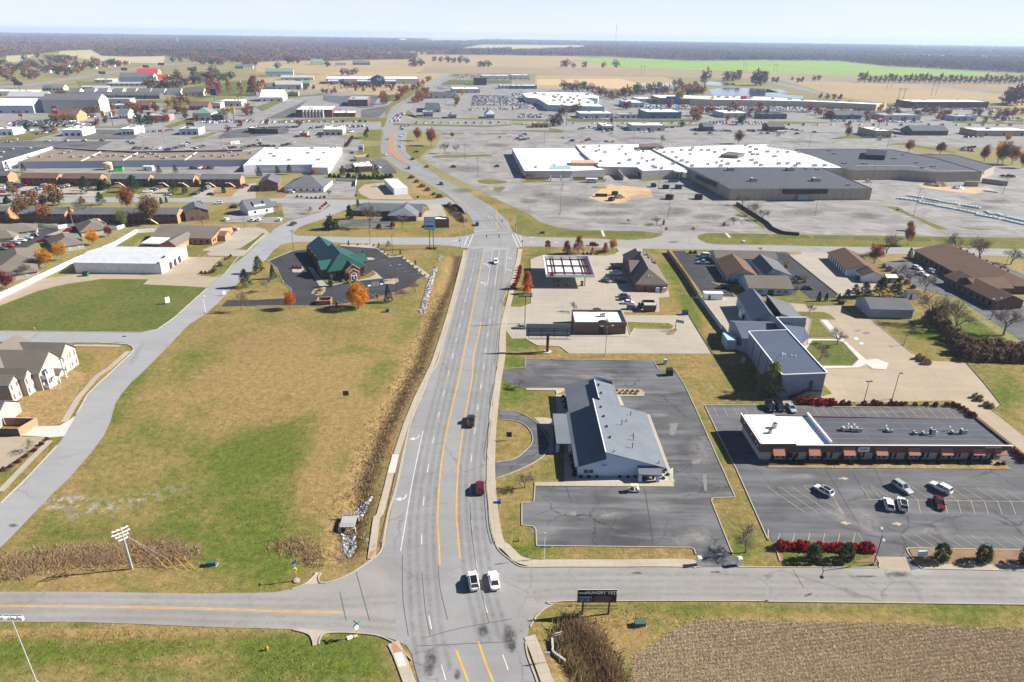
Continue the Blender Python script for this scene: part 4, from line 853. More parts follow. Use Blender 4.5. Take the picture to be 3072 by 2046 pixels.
for x,y,h in((15.4,20.6,1.0),(13.6,16.6,.5),(12.0,14.2,1.2),(14.2,10.2,.6),(13.9,8.2,1.1),(13.0,4.4,1.3),(18.6,.6,.5),(8.0,.5,.4)):
 z=6.98-(x-6.0)*.295;q=MB();q.tube(fo(x,y,z-.1),fo(x,y,z+h),.09,n=6);q.tube(fo(x,y,z+h),fo(x,y,z+h+.12),.16,n=6);q.obj('vent_pipe',M.black,r_)
t_=emp('patio_table',fo(16.2,-1.1),'dark patio table under the office porch roof','table')
BX('tabletop',M.wood,t_)(fo(16.2,-1.1,.68),1.3,.8,.06)
for dx in(-.5,.5):
 BR('leg',M.black,t_)(fo(16.2+dx,-1.1,0),fo(16.2+dx,-1.1,.68),.1,.6)
for dx,nm in((-1.1,'dark metal chair at the patio table, nearer the office windows'),(1.1,'dark metal chair at the patio table, nearer the white corner column')):
 t_=emp('patio_chair',fo(16.2+dx,-1.0),nm,'chair','chairs on the office porch')
 BX('seat',M.black,t_)(fo(16.2+dx,-1.0,.4),.5,.5,.06);BX('backrest',M.black,t_)(fo(16.2+dx*1.2,-1.0,.4),.06,.5,.6)
 for k in(-.2,.2):
  BX('leg',M.black,t_)(fo(16.2+dx+k,-1.0,0),.05,.45,.4)
gc=A('D2',1120,1085);t_=emp('golf_cart',gc,'cream roofed golf cart parked in front of the blue office','golf cart')
BX('roof',M.cream,t_)(gc+UZ(1.72),1.75,1.1,.1);q=MB();q.box(gc+UZ(.3),2.3,1.1,.35);q.box(gc+VV((.85,0,.65)),.5,1.05,.3);q.obj('body',M.white,t_)
q=MB();q.box(gc+VV((-.3,0,.65)),.6,1.0,.15);q.box(gc+VV((-.6,0,.8)),.12,1.0,.4);q.obj('seat',M.black,t_)
for sx_ in(-.75,.75):
 for sy_ in(-.5,.5):
  TB('wheel',M.black,t_)(gc+VV((sx_,sy_-.08,.22)),gc+VV((sx_,sy_+.08,.22)),.22,n=10);TB('post',M.black,t_)(gc+VV((sx_,sy_*.95,.6)),gc+VV((sx_,sy_*.95,1.72)),.025,n=5)
fs=Fr(59.53,133.7,1.6)
r_=emp('strip_mall',fs(30,8),'long maroon roofed strip of offices with tiled awnings, white roof end','building')
M.maroon_metal=ribbed('maroon_fascia',(.115,.052,.062),fs.a,.45,.3,.6);M.awning=ribbed('terracotta_awning',(.36,.15,.095),fs.a,.22,.6,.6)
w=MB()
for a,c in(((.9,3.2),(60.2,3.2)),((60.2,3.2),(60.2,15.2)),((60.2,15.2),(.9,16.2)),((.9,16.2),(.9,3.2))):w.face([fs(*a,-.3),fs(*c,-.3),fs(*c,2.7),fs(*a,2.7)])
w.obj('wall',M.brick_w,r_)
w=MB()
def band(b,pl,z0,zs,th=.35):
 n=len(pl)
 for i in range(n-1):
  a,c=pl[i],pl[i+1];za,zc=zs[i],zs[i+1]
  d=VV((c[0]-a[0],c[1]-a[1])).normalized();nn=(-d.y*th,d.x*th)
  b.face([fs(*a,z0),fs(*c,z0),fs(*c,zc),fs(*a,za)]);a2,c2=(a[0]+nn[0],a[1]+nn[1]),(c[0]+nn[0],c[1]+nn[1])
  b.face([fs(*c2,z0+1.2),fs(*a2,z0+1.2),fs(*a2,za),fs(*c2,zc)]);b.face([fs(*a,za),fs(*c,zc),fs(*c2,zc),fs(*a2,za)]);b.face([fs(*a,z0),fs(*a2,z0+.02),fs(*c2,z0+.02),fs(*c,z0)])
band(w,[(.3,16.9),(.3,2.7)],2.5,[5.0,5.0]);band(w,[(.3,2.7),(8.8,2.7)],2.5,[5.0,5.0]);band(w,[(8.8,2.7),(61.0,2.0)],2.5,[4.6,4.75]);band(w,[(61.0,2.0),(61.0,14.9)],2.5,[4.75,4.75]);band(w,[(61.0,14.9),(.3,16.9)],2.5,[4.3,4.7])
w.obj('fascia',M.maroon_metal,r_)
q=MB();q.face([fs(.65,3.05,4.72),fs(8.8,3.05,4.72),fs(8.8,16.5,4.72),fs(.65,16.5,4.72)]);q.face([fs(8.8,3.0,4.4),fs(17.4,2.95,4.4),fs(17.4,16.2,4.4),fs(8.8,16.5,4.4)]);q.obj('roof',M.wroof,r_)
q=MB();q.face([fs(17.4,2.95,4.3),fs(60.7,2.4,4.3),fs(60.7,14.6,4.3),fs(17.4,16.2,4.3)]);o=q.obj('roof',M.droof,r_);o['label']='black membrane roof with seams'
q=MB()
for y in(3.5,5.4,7.6,10.2,13.0):q.bar(fs(17.6,y+.5,4.305),fs(60.4,y-.3,4.305),.12,.02)
for x in(28,40,50):q.bar(fs(x,3.2,4.308),fs(x,14.8,4.308),.1,.02)
q.obj('roof_seam',pln('roof_seam',(.16,.16,.17),.8,.3),r_)
q=MB();q.bar(fs(8.8,2.55,4.62),fs(61.1,1.85,4.77),.3,.14);q.bar(fs(.2,2.6,5.04),fs(8.9,2.6,5.04),.3,.1);q.bar(fs(.2,2.6,5.04),fs(.2,16.9,5.04),.3,.1);q.obj('coping',M.white,r_)
PM('parapet',M.white,r_)([fs(17.2,3.0),fs(17.6,3.0),fs(17.6,16.6),fs(17.2,16.6)],4.2,5.3)
for i,x in enumerate((4.6,13.2,21.6,29.5,37.4,45.4,53.2,58.6)):
 q=MB();slab(q,[fs(x-1.4,1.1,2.55),fs(x+1.4,1.1,2.55),fs(x+1.4,2.45,4.05),fs(x-1.4,2.45,4.05)],.1)
 q.face([fs(x-1.4,1.1,2.5),fs(x-1.4,2.45,2.5),fs(x-1.4,2.45,4.0)]);q.face([fs(x+1.4,1.1,2.5),fs(x+1.4,2.45,2.5),fs(x+1.4,2.45,4.0)])
 q.obj('awning',M.awning,r_)
 wins(r_,fs(.9,3.2),fs(60.2,3.2),1,1.0,.05,2.15,M.black,pos=[x-1.5],name='door')
 for dx in(.5,1.9,3.4,-3.4,-4.7):
  if 1.6<x+dx<59.5:wins(r_,fs(.9,3.2),fs(60.2,3.2),1,.55,.55,2.1,M.glass,pos=[x+dx-.9])
q=MB();p=fs(25.4,2.52,3.35);q.box(p-UZ(.62),2.7,.14,1.25,fs.a);q.obj('sign_panel',M.white,r_)
q=MB()
for k in(-.85,-.5,.0,.35,.8):q.box(fs(25.4+k,2.43,3.35),.26,.05,.3,fs.a)
q.box(fs(25.4,2.43,3.15),1.2,.05,.1,fs.a);q.obj('sign_mark',M.maroon,r_)
text(r_,'Edward Jones',fs(56.6,2.0,4.22),.72,M.white,rz=fs.a)
for x,y,s in((6.4,10.2,1.3),(4.4,7.8,1.0)):
 q=MB();p=fs(x,y,4.7);q.tube(p,p+UZ(s),s*.5,n=12,m=0);q.tube(p+UZ(s),p+UZ(s+.05),s*.38,n=12,m=1);q.obj('rooftop_unit',[M.unit,M.black],r_)
for x,y,sx_,h in((24,9.6,1.6,.8),(25.8,9.4,1.4,.9),(27.2,9.2,1.2,.9),(34.8,9.0,1.4,.6),(43.0,7.6,1.3,.6),(45.2,8.2,1.0,1.2),(50.6,8.0,1.3,.6),(53.0,8.2,1.3,1.0),(40.6,7.8,.7,.6)):
 hvac(r_,*fs(x,y,4.31),sx_,1.1,h,fs.a)
for x,y in((25.2,10.8),(26.6,10.6),(34.4,10.0),(45.4,7.0),(50.2,9.4)):
 q=MB();p=fs(x,y,4.3);q.tube(p,p+UZ(1.0),.12,n=6);q.tube(p+UZ(1.0),p+UZ(1.25),.25,.15,n=8);q.obj('vent_pipe',M.white_m,r_)
for x,y,z in((.25,8.5,3.7),(.25,5.6,3.5),(.25,4.2,3.2),(.25,14.2,4.2),(.25,13.5,3.9)):
 BX('wall_plate',M.white,r_)(fs(x-.02,y,z),.08,.35,.4,fs.a)
fd=Fr(21.01,210.77,1.2)
r_=emp('diner_building',fd(9,6),'vacant dark brick restaurant with flat white roof and rounded parapet','building')
P=flroof(r_,[fd(0,0),fd(17.8,0),fd(17.8,11.4),(fd(.3,11.4))],4.5,M.bkd,M.wroof,M.dgrey,.7)
BR('fascia',M.taupe_sh,r_)(fd(-.05,-.06,3.9),fd(17.85,-.06,3.9),.2,1.15)
def arch(fr,x,y,w_,z,h,dep=.35):
 b=MB();n=10;pr=[(x-w_/2,z)]+[(x-w_/2+w_*k/n,z+h*(.55+.45*sin(pi*k/n)))for k in range(n+1)]+[(x+w_/2,z)]
 A_=[fr(px_,y-dep/2,pz)for px_,pz in pr];B_=[fr(px_,y+dep/2,pz)for px_,pz in pr]
 b.face(A_);b.face(B_[::-1])
 for i in range(len(pr)-1):b.face([A_[i+1],A_[i],B_[i],B_[i+1]])
 return b
arch(fd,9.6,.12,3.0,4.4,.9).obj('parapet_arch',M.bkd,r_);arch(fd,9.2,11.3,3.0,4.4,.9).obj('parapet_arch',M.bkd,r_)
hvac(r_,*fd(10.6,6.8,3.8),1.8,1.4,1.0,fd.a);hvac(r_,*fd(11.0,1.6,3.8),1.8,1.0,.8,fd.a)
for x in(1.9,6.3):
 wins(r_,fd(0,0),fd(17.8,0),1,2.2,.9,2.6,M.glass,pos=[x],frame=M.bkr)
wins(r_,fd(0,0),fd(17.8,0),1,1.9,.05,2.6,M.black,pos=[9.4],name='door')
fcn=Fr(13.35,257.1,.6)
r_=emp('fuel_canopy',fcn(9.8,12),'stripped petrol station canopy with bare maroon roof beams on posts','canopy')
H1,H0=5.6,4.5
w=MB()
cx0,cx1,cy0,cy1=0,19.6,0,25.6
for a,c in(((cx0,cy0),(cx1,cy0)),((cx1,cy0),(cx1,cy1)),((cx1,cy1),(cx0,cy1)),((cx0,cy1),(cx0,cy0))):w.bar(fcn(*a,(H0+H1)/2),fcn(*c,(H0+H1)/2),.12,H1-H0)
w.obj('fascia',M.white_m,r_)
PM('deck',ribbed('white_decking',(.62,.66,.64),fcn.a,.8,.25),r_)([fcn(.2,.2),fcn(19.4,.2),fcn(19.4,25.4),fcn(.2,25.4)],H0+.02,H0+.12,bottom=True)
for y in(3.6,12.8,22.0):
 BR('beam',M.maroon,r_)(fcn(1.0,y,H0+.62),fcn(18.4,y,H0+.62),.45,.55)
for x in(1.2,3.1,4.2,8.0,11.8,15.4,16.6,17.5,18.3):
 BR('purlin',M.maroon,r_)(fcn(x,.4,H0+.3),fcn(x,25.2,H0+.3),.2,.3)
for x,y in((3.6,2.4),(16.0,2.4),(3.6,22.4),(16.0,22.4)):
 BX('post',M.maroon,r_)(fcn(x,y,0),.3,.3,H0,fcn.a)
q=MB();q.face([fcn(1.2,-.12,4.7),fcn(3.2,-.12,4.7),fcn(3.2,-.12,5.5),fcn(2.2,-.12,6.3),fcn(1.2,-.12,5.5)]);q.obj('sign_panel',M.maroon,r_)
BX('sign_panel',pln('sign_orange',(.55,.22,.10),.6),r_)(fcn(2.2,-.16,4.75),1.7,.06,.55,fcn.a)
for(x,y),wh in zip(((5.0,2.2),(14.9,2.6),(5.0,21.8),(14.9,21.8)),('leftmost of the front pair under the canopy','on the sunlit front side of the canopy','in canopy shade at the back, street side','in canopy shade at the back, store side')):
 t_=emp('fuel_pump',fcn(x,y),'maroon petrol pump '+wh,'fuel pump','pumps under the canopy')
 BX('body',M.maroon,t_)(fcn(x,y,.15),1.0,.6,1.55,fcn.a);BX('screen',M.pglass,t_)(fcn(x,y-.31,.95),.6,.05,.55,fcn.a)
 BX('base',M.kerb,t_)(fcn(x,y,0),1.7,1.2,.15,fcn.a);BX('header',M.black,t_)(fcn(x,y,1.7),1.1,.7,.3,fcn.a)
t_=emp('trash_can',A('C2',500,665),'black bin between the pumps','bin');q=MB();p=A('C2',500,665);q.tube(p,p+UZ(.8),.3,n=8);q.obj('body',M.black,t_);TB('lid',M.dgrey,t_)(p+UZ(.8),p+UZ(1.0),.33,.1,n=8)
fg=Fr(48.95,253.8,-.18)
r_=emp('convenience_store',fg(6,15),'petrol station shop of red brick with hipped taupe shingle roof','building')
w,rf=MB(),MB()
gbl(w,rf,fg,.3,12.7,.4,26,3.5,7.9,'y',.43,.5,h0=5.0)
gbl(w,rf,fg,.1,9.0,11.0,26.5,3.5,7.2,'x',.5,.5,h1=5.5)
w.obj('wall',M.bkr,r_);rf.obj('roof',M.taupe_sh,r_)
w=MB();w.prism([fg(.3,26.2),fg(12.7,26.2),fg(12.7,37.5),fg(.3,37.5)],-.3,3.9,cap=True);w.obj('rear_block',M.bkr,r_)
rf=MB();gbl(None,rf,fg,.3,7.0,26.4,37.5,3.9,6.8,'y',.8,.3);o=rf.obj('roof',M.char_sh,r_);o['label']='darker rear roof'
BR('band',M.beige,r_)(fg(1.2,.34,3.0),fg(12.1,.34,3.0),.12,.75)
wins(r_,fg(.3,.4),fg(12.7,.4),1,1.1,.05,2.1,M.maroon,pos=[3.6],name='door')
for x,y,s in((9.8,31,2.0),(11.0,27.5,1.6),(10.0,35.5,1.5),(11.4,23.5,1.4),(8.3,33.4,1.4)):hvac(r_,*fg(x,y,3.9 if y>26 else 4.3),s,1.5,1.2,.1)
BX('screen_wall',M.unit_dark,r_)(fg(5.6,37.0,3.9),5,1.0,1.6,fg.a)
for x in(5.3,6.6):
 TB('vent_pipe',M.white_m,r_)(fg(x,2.6,5.2),fg(x,2.6,6.2),.12,n=6)
for x,wh in((8.8,'white ice freezer against the shop end wall, nearer its brown door'),(11.5,'white ice freezer at the outer corner of the shop end wall')):
 t_=emp('ice_freezer',fg(x,-.35),wh,'freezer','freezers by the shop');BX('body',M.white,t_)(fg(x,-.35,0),1.4,.8,2.0,fg.a);BX('door',M.pglass,t_)(fg(x,-.78,.9),1.0,.06,.7,fg.a)
for k,x in enumerate((8.9,10.2,11.2)):
 t_=MB();p=fg(x,-1.7);t_.tube(p,p+UZ(1.0),.1,n=8);t_.tube(p+UZ(1.0),p+UZ(1.1),.1,.04,n=8)
 tag(t_.obj('bollard',M.yl_),['yellow bollard before the freezers, nearest the brown door','yellow bollard between the two ice freezers','yellow bollard at the outer corner freezer'][k],'bollard','bollards by the freezers')
p0=A('C2',1215,905);fp=Fr(p0 .x,p0 .y,0)
r_=emp('dumpster_enclosure',fp(2.5,3),'brick bin enclosure with roofed front store behind the parked cars','enclosure')
w=MB()
for a,c in(((4.6,1.8),(4.6,6.4)),((4.6,6.4),(0,6.4)),((0,6.4),(0,4.2))):w.bar(fp(*a,1.2),fp(*c,1.2),.25,2.4)
w.prism([fp(0,0),fp(4.0,0),fp(4.0,2.0),fp(0,2.0)],-.2,2.6);w.obj('wall',M.bkd,r_)
q=MB();slab(q,[fp(-.2,-.2,2.75),fp(4.2,-.2,2.75),fp(4.2,2.1,2.95),fp(-.2,2.1,2.95)]);q.obj('roof',M.groof,r_)
q=MB();q.bar(fp(-1.0,1.0,1.1),fp(-1.2,3.2,1.1),.1,1.9);q.bar(fp(-.2,2.6,1.1),fp(-1.6,4.6,1.1),.1,1.9);q.obj('gate',M.black,r_)
for k in range(2):
 d_=fp(1.3+1.7*k,4.2);t_=emp('dumpster',d_,['dark blue bin in the brick enclosure, by the open gate','dark blue bin in the brick enclosure, by its back wall'][k],'dumpster','bins in the brick enclosure')
 BX('body',M.blue_m,t_)(d_,1.4,1.8,1.3);BX('lid',M.black,t_)(d_+UZ(1.3),1.45,1.85,.1)
def dmpst(p,rz,mat,label,s=(1.9,1.5,1.4),group=None):
 t_=emp('dumpster',p,label,'dumpster',group,rz)
 q=MB();q.prism([(-s[0]/2,-s[1]/2),(s[0]/2,-s[1]/2),(s[0]/2,s[1]/2),(-s[0]/2,s[1]/2)],.1,s[2],bottom=True)
 for k in(-.3,.3):q.box((k*s[0],-s[1]/2-.04,.2),.12,.1,s[2]-.3)
 q.obj('body',mat,t_,local=True)
 q=MB();slab(q,[(-s[0]/2,-s[1]/2-.05,s[2]+.05),(s[0]/2,-s[1]/2-.05,s[2]+.05),(s[0]/2,s[1]/2,s[2]+.3),(-s[0]/2,s[1]/2,s[2]+.3)],.1);q.obj('lid',M.black,t_,local=True)
 return t_
dmpst(A('C2',1588,930),.1,M.blue_m,'bright blue bin on the grass behind the empty restaurant')
dmpst(A('D2',1445,15),.05,pln('rusty_dark',(.045,.028,.025),.8),'dark brown bin at the back corner of the office lot',(1.8,1.6,1.9))
dmpst(A('C0',790,575),.1,M.green_m,'green bin beside the white metal shed',(2.0,1.6,1.5))
dmpst(A('C3',670,835),.05,M.maroon,'maroon bin in the shade of the dark pines',(1.8,1.5,1.4))
dmpst(A('C3',815,610),.1,M.green_m,'dark green bin beside the white garage doors',(1.6,1.4,1.4))
def cab(t,x,y,sx,sy,h,mat,label,name='utility_cabinet',rz=.05):
 p=A(t,x,y);e=emp(name,p,label,'utility cabinet')
 BX('housing',mat,e)(p+UZ(.1),sx,sy,h,rz);BX('lid',mat,e)(p+UZ(h+.1),sx+.1,sy+.1,.07,rz);BX('base',M.kerb,e)(p,sx+.3,sy+.3,.1,rz)
cab('E0',1950,495,1.7,.9,.8,M.cab,'low dark green cabinet in the vacant field by the side road');cab('E2',1175,1045,1.9,1.0,.7,M.cab,'low green cabinet in the verge behind the black billboard')
cab('C1',1210,905,1.3,1.1,1.1,M.cab,'grey green cabinet on the grass below the blue spruce');cab('C2',1405,1385,1.0,.9,1.5,M.galv,'pale grey cabinet behind the office lot kerb')
cab('C2',2125,1365,1.0,.9,1.2,M.pglass,'pale teal cabinet in the shade of the grey church');cab('M1',920,670,1.2,1,1.2,M.cab,'green cabinet beside the walled lot');cab('M1',1490,685,1.5,1,1.0,M.cab,'green cabinet on the lawn beside the white office')
cab('C2',280,185,2.2,1.2,.8,M.black,'low black cabinet on the verge by the crossing');cab('C2',2130,268,1.2,.9,.7,M.white,'white cabinet on the verge behind the medical offices');cab('M3',1190,800,1.1,1,.8,M.cab,'green cabinet on the thin island of the mall lot')
fb=Fr(-75.43,262.2,27.5)
r_=emp('bank_building',fb(8,20),'brick bank with steep green standing seam metal roof and arched entrance','building')
M.teal=ribbed('green_seam_roof',(.016,.062,.056),fb.a,.55,.45,.4);M.teal2=ribbed('green_seam_roof_front',(.024,.085,.074),fb.a+pi/2,.55,.45,.4)
w,rf=MB(),MB()
gbl(w,rf,fb,.2,15.4,0.5,22.0,4.2,8.7,'y',.46,.7,h0=7.6)
gbl(w,rf,fb,.2,11.0,22.0,40.5,4.2,7.6,'y',.5,.7)
w.obj('wall',M.bkd,r_);rf.obj('roof',M.teal,r_)
w,rf=MB(),MB()
gbl(w,rf,fb,-1.9,6.0,3.6,12.8,4.1,6.3,'x',.5,.5);gbl(w,rf,fb,9.0,18.0,7.2,14.8,4.1,6.4,'x',.5,.5)
w.obj('side_bay',M.bkd,r_);o=rf.obj('roof',M.teal2,r_)
w=MB();gbl(w,MB(),fb,6.2,12.0,-3.4,4,4.3,6.5,'y',.5,.0);w.obj('entrance_bay',M.bkr,r_)
rf=MB();gbl(None,rf,fb,6.3,11.9,-2.9,6,4.25,6.35,'y',.5,.0);rf.obj('roof',M.teal,r_)
q=MB()
for a,c in(((6.0,4.35),(9.1,6.7)),((9.1,6.7),(12.2,4.35))):q.bar(fb(a[0],-3.5,a[1]),fb(c[0],-3.5,c[1]),.5,.28)
q.obj('trim',M.brick_o,r_)
w=MB();gbl(w,MB(),fb,7.2,11.0,-4.6,-3.2,3.6,5.0,'y',.5,0);w.obj('portal',M.bkr,r_)
q=MB()
for a,c in(((7.0,3.65),(9.1,5.2)),((9.1,5.2),(11.2,3.65))):q.bar(fb(a[0],-4.6,a[1]),fb(c[0],-4.6,c[1]),.4,.22)
q.obj('trim',M.cream,r_)
ab=MB();n=12;pr=[(9.1+1.25*cos(pi*k/n),2.3+1.25*sin(pi*k/n))for k in range(n+1)]+[(7.85,.05),(10.35,.05)]
ab.face([fb(a,-4.68,z)for a,z in pr]);ab.obj('door',M.white,r_)
gl=MB()
for k in range(4):gl.face([fb(9.1+1.0*cos(t),-4.72,2.4+1.0*sin(t))for t in(pi*k/4+.1,pi*(k+1)/4-.1)]+[fb(9.1,-4.72,2.45)])
for x in(8.5,9.7):gl.face([fb(x-.4,-4.72,.4),fb(x+.4,-4.72,.4),fb(x+.4,-4.72,2.1),fb(x-.4,-4.72,2.1)])
gl.obj('door_glass',M.glass,r_)
BR('sign_panel',M.blue_m,r_)(fb(8.0,-4.75,4.05),fb(10.2,-4.75,4.05),.1,.25)
for x0,x1 in((1.2,5.8),(12.4,15.0)):wins(r_,fb(x0,.5),fb(x1,.5),3,.9,.8,2.9,M.glass,.1,frame=M.dgrey)
wins(r_,fb(.2,22),fb(.2,13),4,1.0,.8,2.9,M.glass,.6,frame=M.dgrey);wins(r_,fb(15.4,.5),fb(15.4,7),2,1.0,.8,2.9,M.glass,.6,frame=M.dgrey)
for y in(24,30,36,40):
 BX('column',M.bkr,r_)(fb(-.3,y,0),.7,.7,4.1,fb.a)
p0=A('C1',560,845);fp=Fr(p0 .x,p0 .y,3)
r_=emp('dumpster_enclosure',fp(2.5,1.5),'low brown brick bin enclosure at the edge of the bank lot','enclosure');w=MB()
for a,c in(((0,0),(5.0,0)),((5.0,0),(5.0,4)),((5.0,4),(.6,4)),((0,0),(0,4))):w.bar(fp(*a,.9),fp(*c,.9),.3,1.8)
w.obj('wall',M.bkr,r_);q=MB();q.bar(fp(-.1,-.05,1.85),fp(5.1,-.05,1.85),.42,.12);q.bar(fp(5.0,0,1.85),fp(5.0,4,1.85),.42,.12);q.obj('coping',M.brick_o,r_)
M.church_w=ribbed('blue_grey_metal_wall',(.22,.255,.32),0.0,.9,.18,.55);M.church_r=ribbed('dark_seam_roof',(.075,.092,.135),R(90),.6,.42,.5);M.church_r2=ribbed('dark_seam_roof_cross',(.085,.10,.145),0,1.0,.55,.5)
r_=emp('church_hall',VV((82,190,0)),'big grey blue metal hall with sloping ribbed dark roofs and canopied entrance','building')
w,rf,tr=MB(),MB(),MB()
x0,x1,y0,y1,zl,zr_=76.0,88.0,168.2,198.0,7.2,7.9
for a,b_ in(((x0,y0,zl),(x1,y0,zr_)),((x1,y0,zr_),(x1,y1,zr_)),((x1,y1,zr_),(x0,y1,zl)),((x0,y1,zl),(x0,y0,zl))):w.face([(a[0],a[1],-.3),(b_[0],b_[1],-.3),b_,a])
slab(rf,[(x0-.2,y0-.2,zl+.05),(x1+.2,y0-.2,zr_+.05),(x1+.2,y1+.2,zr_+.05),(x0-.2,y1+.2,zl+.05)],.1)
for a,b_ in(((x0-.2,y0-.2,zl+.15),(x1+.2,y0-.2,zr_+.15)),((x0-.2,y0-.2,zl+.15),(x0-.2,y1+.2,zl+.15)),((x0-.2,y1+.2,zl+.15),(x1+.2,y1+.2,zr_+.15)),((x1+.2,y0-.2,zr_+.2),(x1+.2,208.6,zr_+.2))):tr.bar(a,b_,.3,.25)
w.face([(88.1,198,-.3),(88.1,208.6,-.3),(88.1,208.6,8.0),(88.1,198,8.0)]);w.face([(88.15,208.6,3.0),(98.5,208.9,3.0),(98.5,208.9,8.0),(88.15,208.6,8.0)])
w.face([(88.1,198.2,-.3),(88.1,208.5,-.3),(97.5,208.5,-.3),(94.0,199,-.3)]);w.prism([(88.2,199),(93.0,198.6),(96.5,202.5),(97.5,208.5),(88.2,208.4)],-.3,4.2,cap=False)
tr.bar((88.1,208.6,8.1),(98.6,208.9,8.1),.3,.22)
slab(rf,[(88.2,198.2,5.2),(92.8,196.2,4.6),(96.6,200.5,4.6),(98.2,208.4,4.8),(88.2,208.4,6.4)],.3)
w.obj('wall',M.church_w,r_);rf.obj('roof',M.church_r,r_);tr.obj('trim',M.white,r_)
w,rf,tr=MB(),MB(),MB()
gbl(w,rf,WF,74.8,88.0,199.5,214.0,4.4,6.1,'x',.6,.3)
gbl(w,rf,Fr(86.3,239.0,-4.2),-1.2,7.4,-24.0,0.5,4.4,7.3,'y',.58,.3)
w.obj('hall_wing',M.church_w,r_);rf.obj('roof',M.church_r2,r_)
w,rf=MB(),MB();gbl(w,rf,Fr(92.3,216.0,-4.2),0,9.0,-1,17,3.8,7.0,'y',.0,.2);w.obj('hall_wing',M.church_w,r_);rf.obj('roof',M.slate,r_)
PM('annex',pln('pale_blue_box',(.30,.45,.56),.6,.05),r_)([(70.2,200.0),(73.2,200.0),(73.2,206.0),(70.2,206.0)],-.3,3.4)
st=MB()
for k in range(8):st.box((84.2,166.2+.0+k*.16,k*.2),1.2,.16,.05)
st.bar((78.5,167.3,.4),(84.5,167.3,3.4),.9,.12);st.box((85.0,167.3,3.3),1.8,1.2,.1)
for z in(.9,1.6):st.bar((78.5,166.9,.4+z*.7),(84.5,166.9,3.4+z*.7),.06,.06)
for x in(80,82,84,85.8):st.tube((x,167.0,0),(x,167.0,min(4.4,.4+(x-78.5)*.5+1.1)),.05,n=5)
st.obj('outside_stair',M.black,r_)
wins(r_,(x0,y0),(x1,y0),1,1.0,3.4,5.5,M.dgrey,pos=[8.4],name='door')
wins(r_,(x0,y0),(x1,y0),1,5.5,2.1,2.4,M.black,pos=[9.0],name='wall_strip')
wins(r_,(x0,y1),(x0,y0),4,.25,.2,6.9,M.dgrey,2.5,name='downpipe')
for x,y in((80.0,180),(80.9,180.4),(80.5,181),(82.6,179.6),(83.6,179.2)):
 TB('vent_pipe',M.white_m,r_)((x,y,7.4),(x,y,8.1),.14,n=6)
e=emp('metal_fence',(69,205,0),'pale metal fence round the hall service yard','fence')
pl=PL('C2 1925,1060 1990,1160 2060,1255 2200,1300');q=MB()
for a,c in zip(pl[:-1],pl[1:]):q.bar(a+UZ(.9),c+UZ(.9),.08,1.8)
q.obj('panel',M.church_w,e)
M.med_w=pln('blue_grey_wall',(.36,.43,.50),.8,.05);M.med_r=M.taupe_sh
def med(name,label,fr,args,roof,wall=None,cat='building'):
 r=emp(name,fr(4,3),label,cat);w,rf=MB(),MB()
 for a in args:gbl(w,rf,fr,*a[:7],**(a[7]if len(a)>7 else{}))
 w.obj('wall',wall or M.med_w,r);rf.obj('roof',roof,r);return r
r_=med('medical_office','low medical office with broad taupe roof, its gable end closest to the hall',Fr(94.25,253.62,-1.0),[(-.4,16.6,-1.6,14.0,3.0,5.6,'x')],M.taupe_sh)
f_=Fr(94.25,253.62,-1.0);wins(r_,f_(-.4,-1.6),f_(16.6,-1.6),4,1.9,.9,2.1,pln('brown_shade',(.20,.17,.06),.4),.8,pos=[1.6,4.2,11.8,14.5]);wins(r_,f_(-.4,-1.6),f_(16.6,-1.6),1,2.4,.05,2.3,M.glass,pos=[8.6],name='door')
r_=med('medical_office','brown roofed medical office facing the black lot, tallest wall lit blue',Fr(88.6,266.7,-3),[(.6,13.2,.4,21.5,3.0,5.9,'y',{'rpos':.52})],M.brown_sh)
f_=Fr(88.6,266.7,-3);wins(r_,f_(.6,21.5),f_(.6,.4),5,1.6,.6,2.4,M.glass,1)
med('medical_office','medical office with dark shaded slope in the middle of the cluster',Fr(107.0,269.0,-3),[(-1.2,9.2,-.5,19.0,3.0,5.8,'y',{'rpos':.25})],M.slate)
med('medical_office','rear medical office along the cross street with long taupe roof',Fr(91.5,291.5,-1.5),[(-.3,26.8,-.5,9.5,3.0,5.0,'x')],M.taupe_sh)
def bxth(name,label,cat,t,x,y,sx,sy,h,mat,roofm,rz=0.0,gab=0.0,extra=None):
 p=A(t,x,y);e=emp(name,p,label,cat);f=Fr(p.x,p.y,degrees(rz));w,rf=MB(),MB()
 if gab:gbl(w,rf,f,-sx/2,sx/2,0,sy,h,h+gab,'y' if sx<sy else 'x',.5,.15)
 else:w.prism([f(-sx/2,0),f(sx/2,0),f(sx/2,sy),f(-sx/2,sy)],-.1,h,cap=False);slab(rf,[f(-sx/2-.1,-.1,h+.1),f(sx/2+.1,-.1,h+.1),f(sx/2+.1,sy+.1,h+.1),f(-sx/2-.1,sy+.1,h+.1)])
 w.obj('wall',mat,e);rf.obj('roof',roofm,e)
 d=MB();d.box(f(-sx*.22,-.04,.05),min(.9,sx*.3),.06,min(1.9,h*.8),f.a);d.obj('door',M.dgrey if extra is None else extra,e);return e
bxth('storage_trailer','long white trailer parked at the end of the black lot','trailer','C2',1848,795,7.2,2.5,2.6,M.white_m,M.white,0)
bxth('garden_shed','small white shed in the hall yard','shed','C2',2140,972,3.0,4.0,2.1,M.white,M.white,-.1,.7)
f_=Fr(131.3,229.0,-2.0)
r_=emp('storage_building',f_(7,6),'plain blue grey metal shed with dark gabled roof','shed');w,rf=MB(),MB()
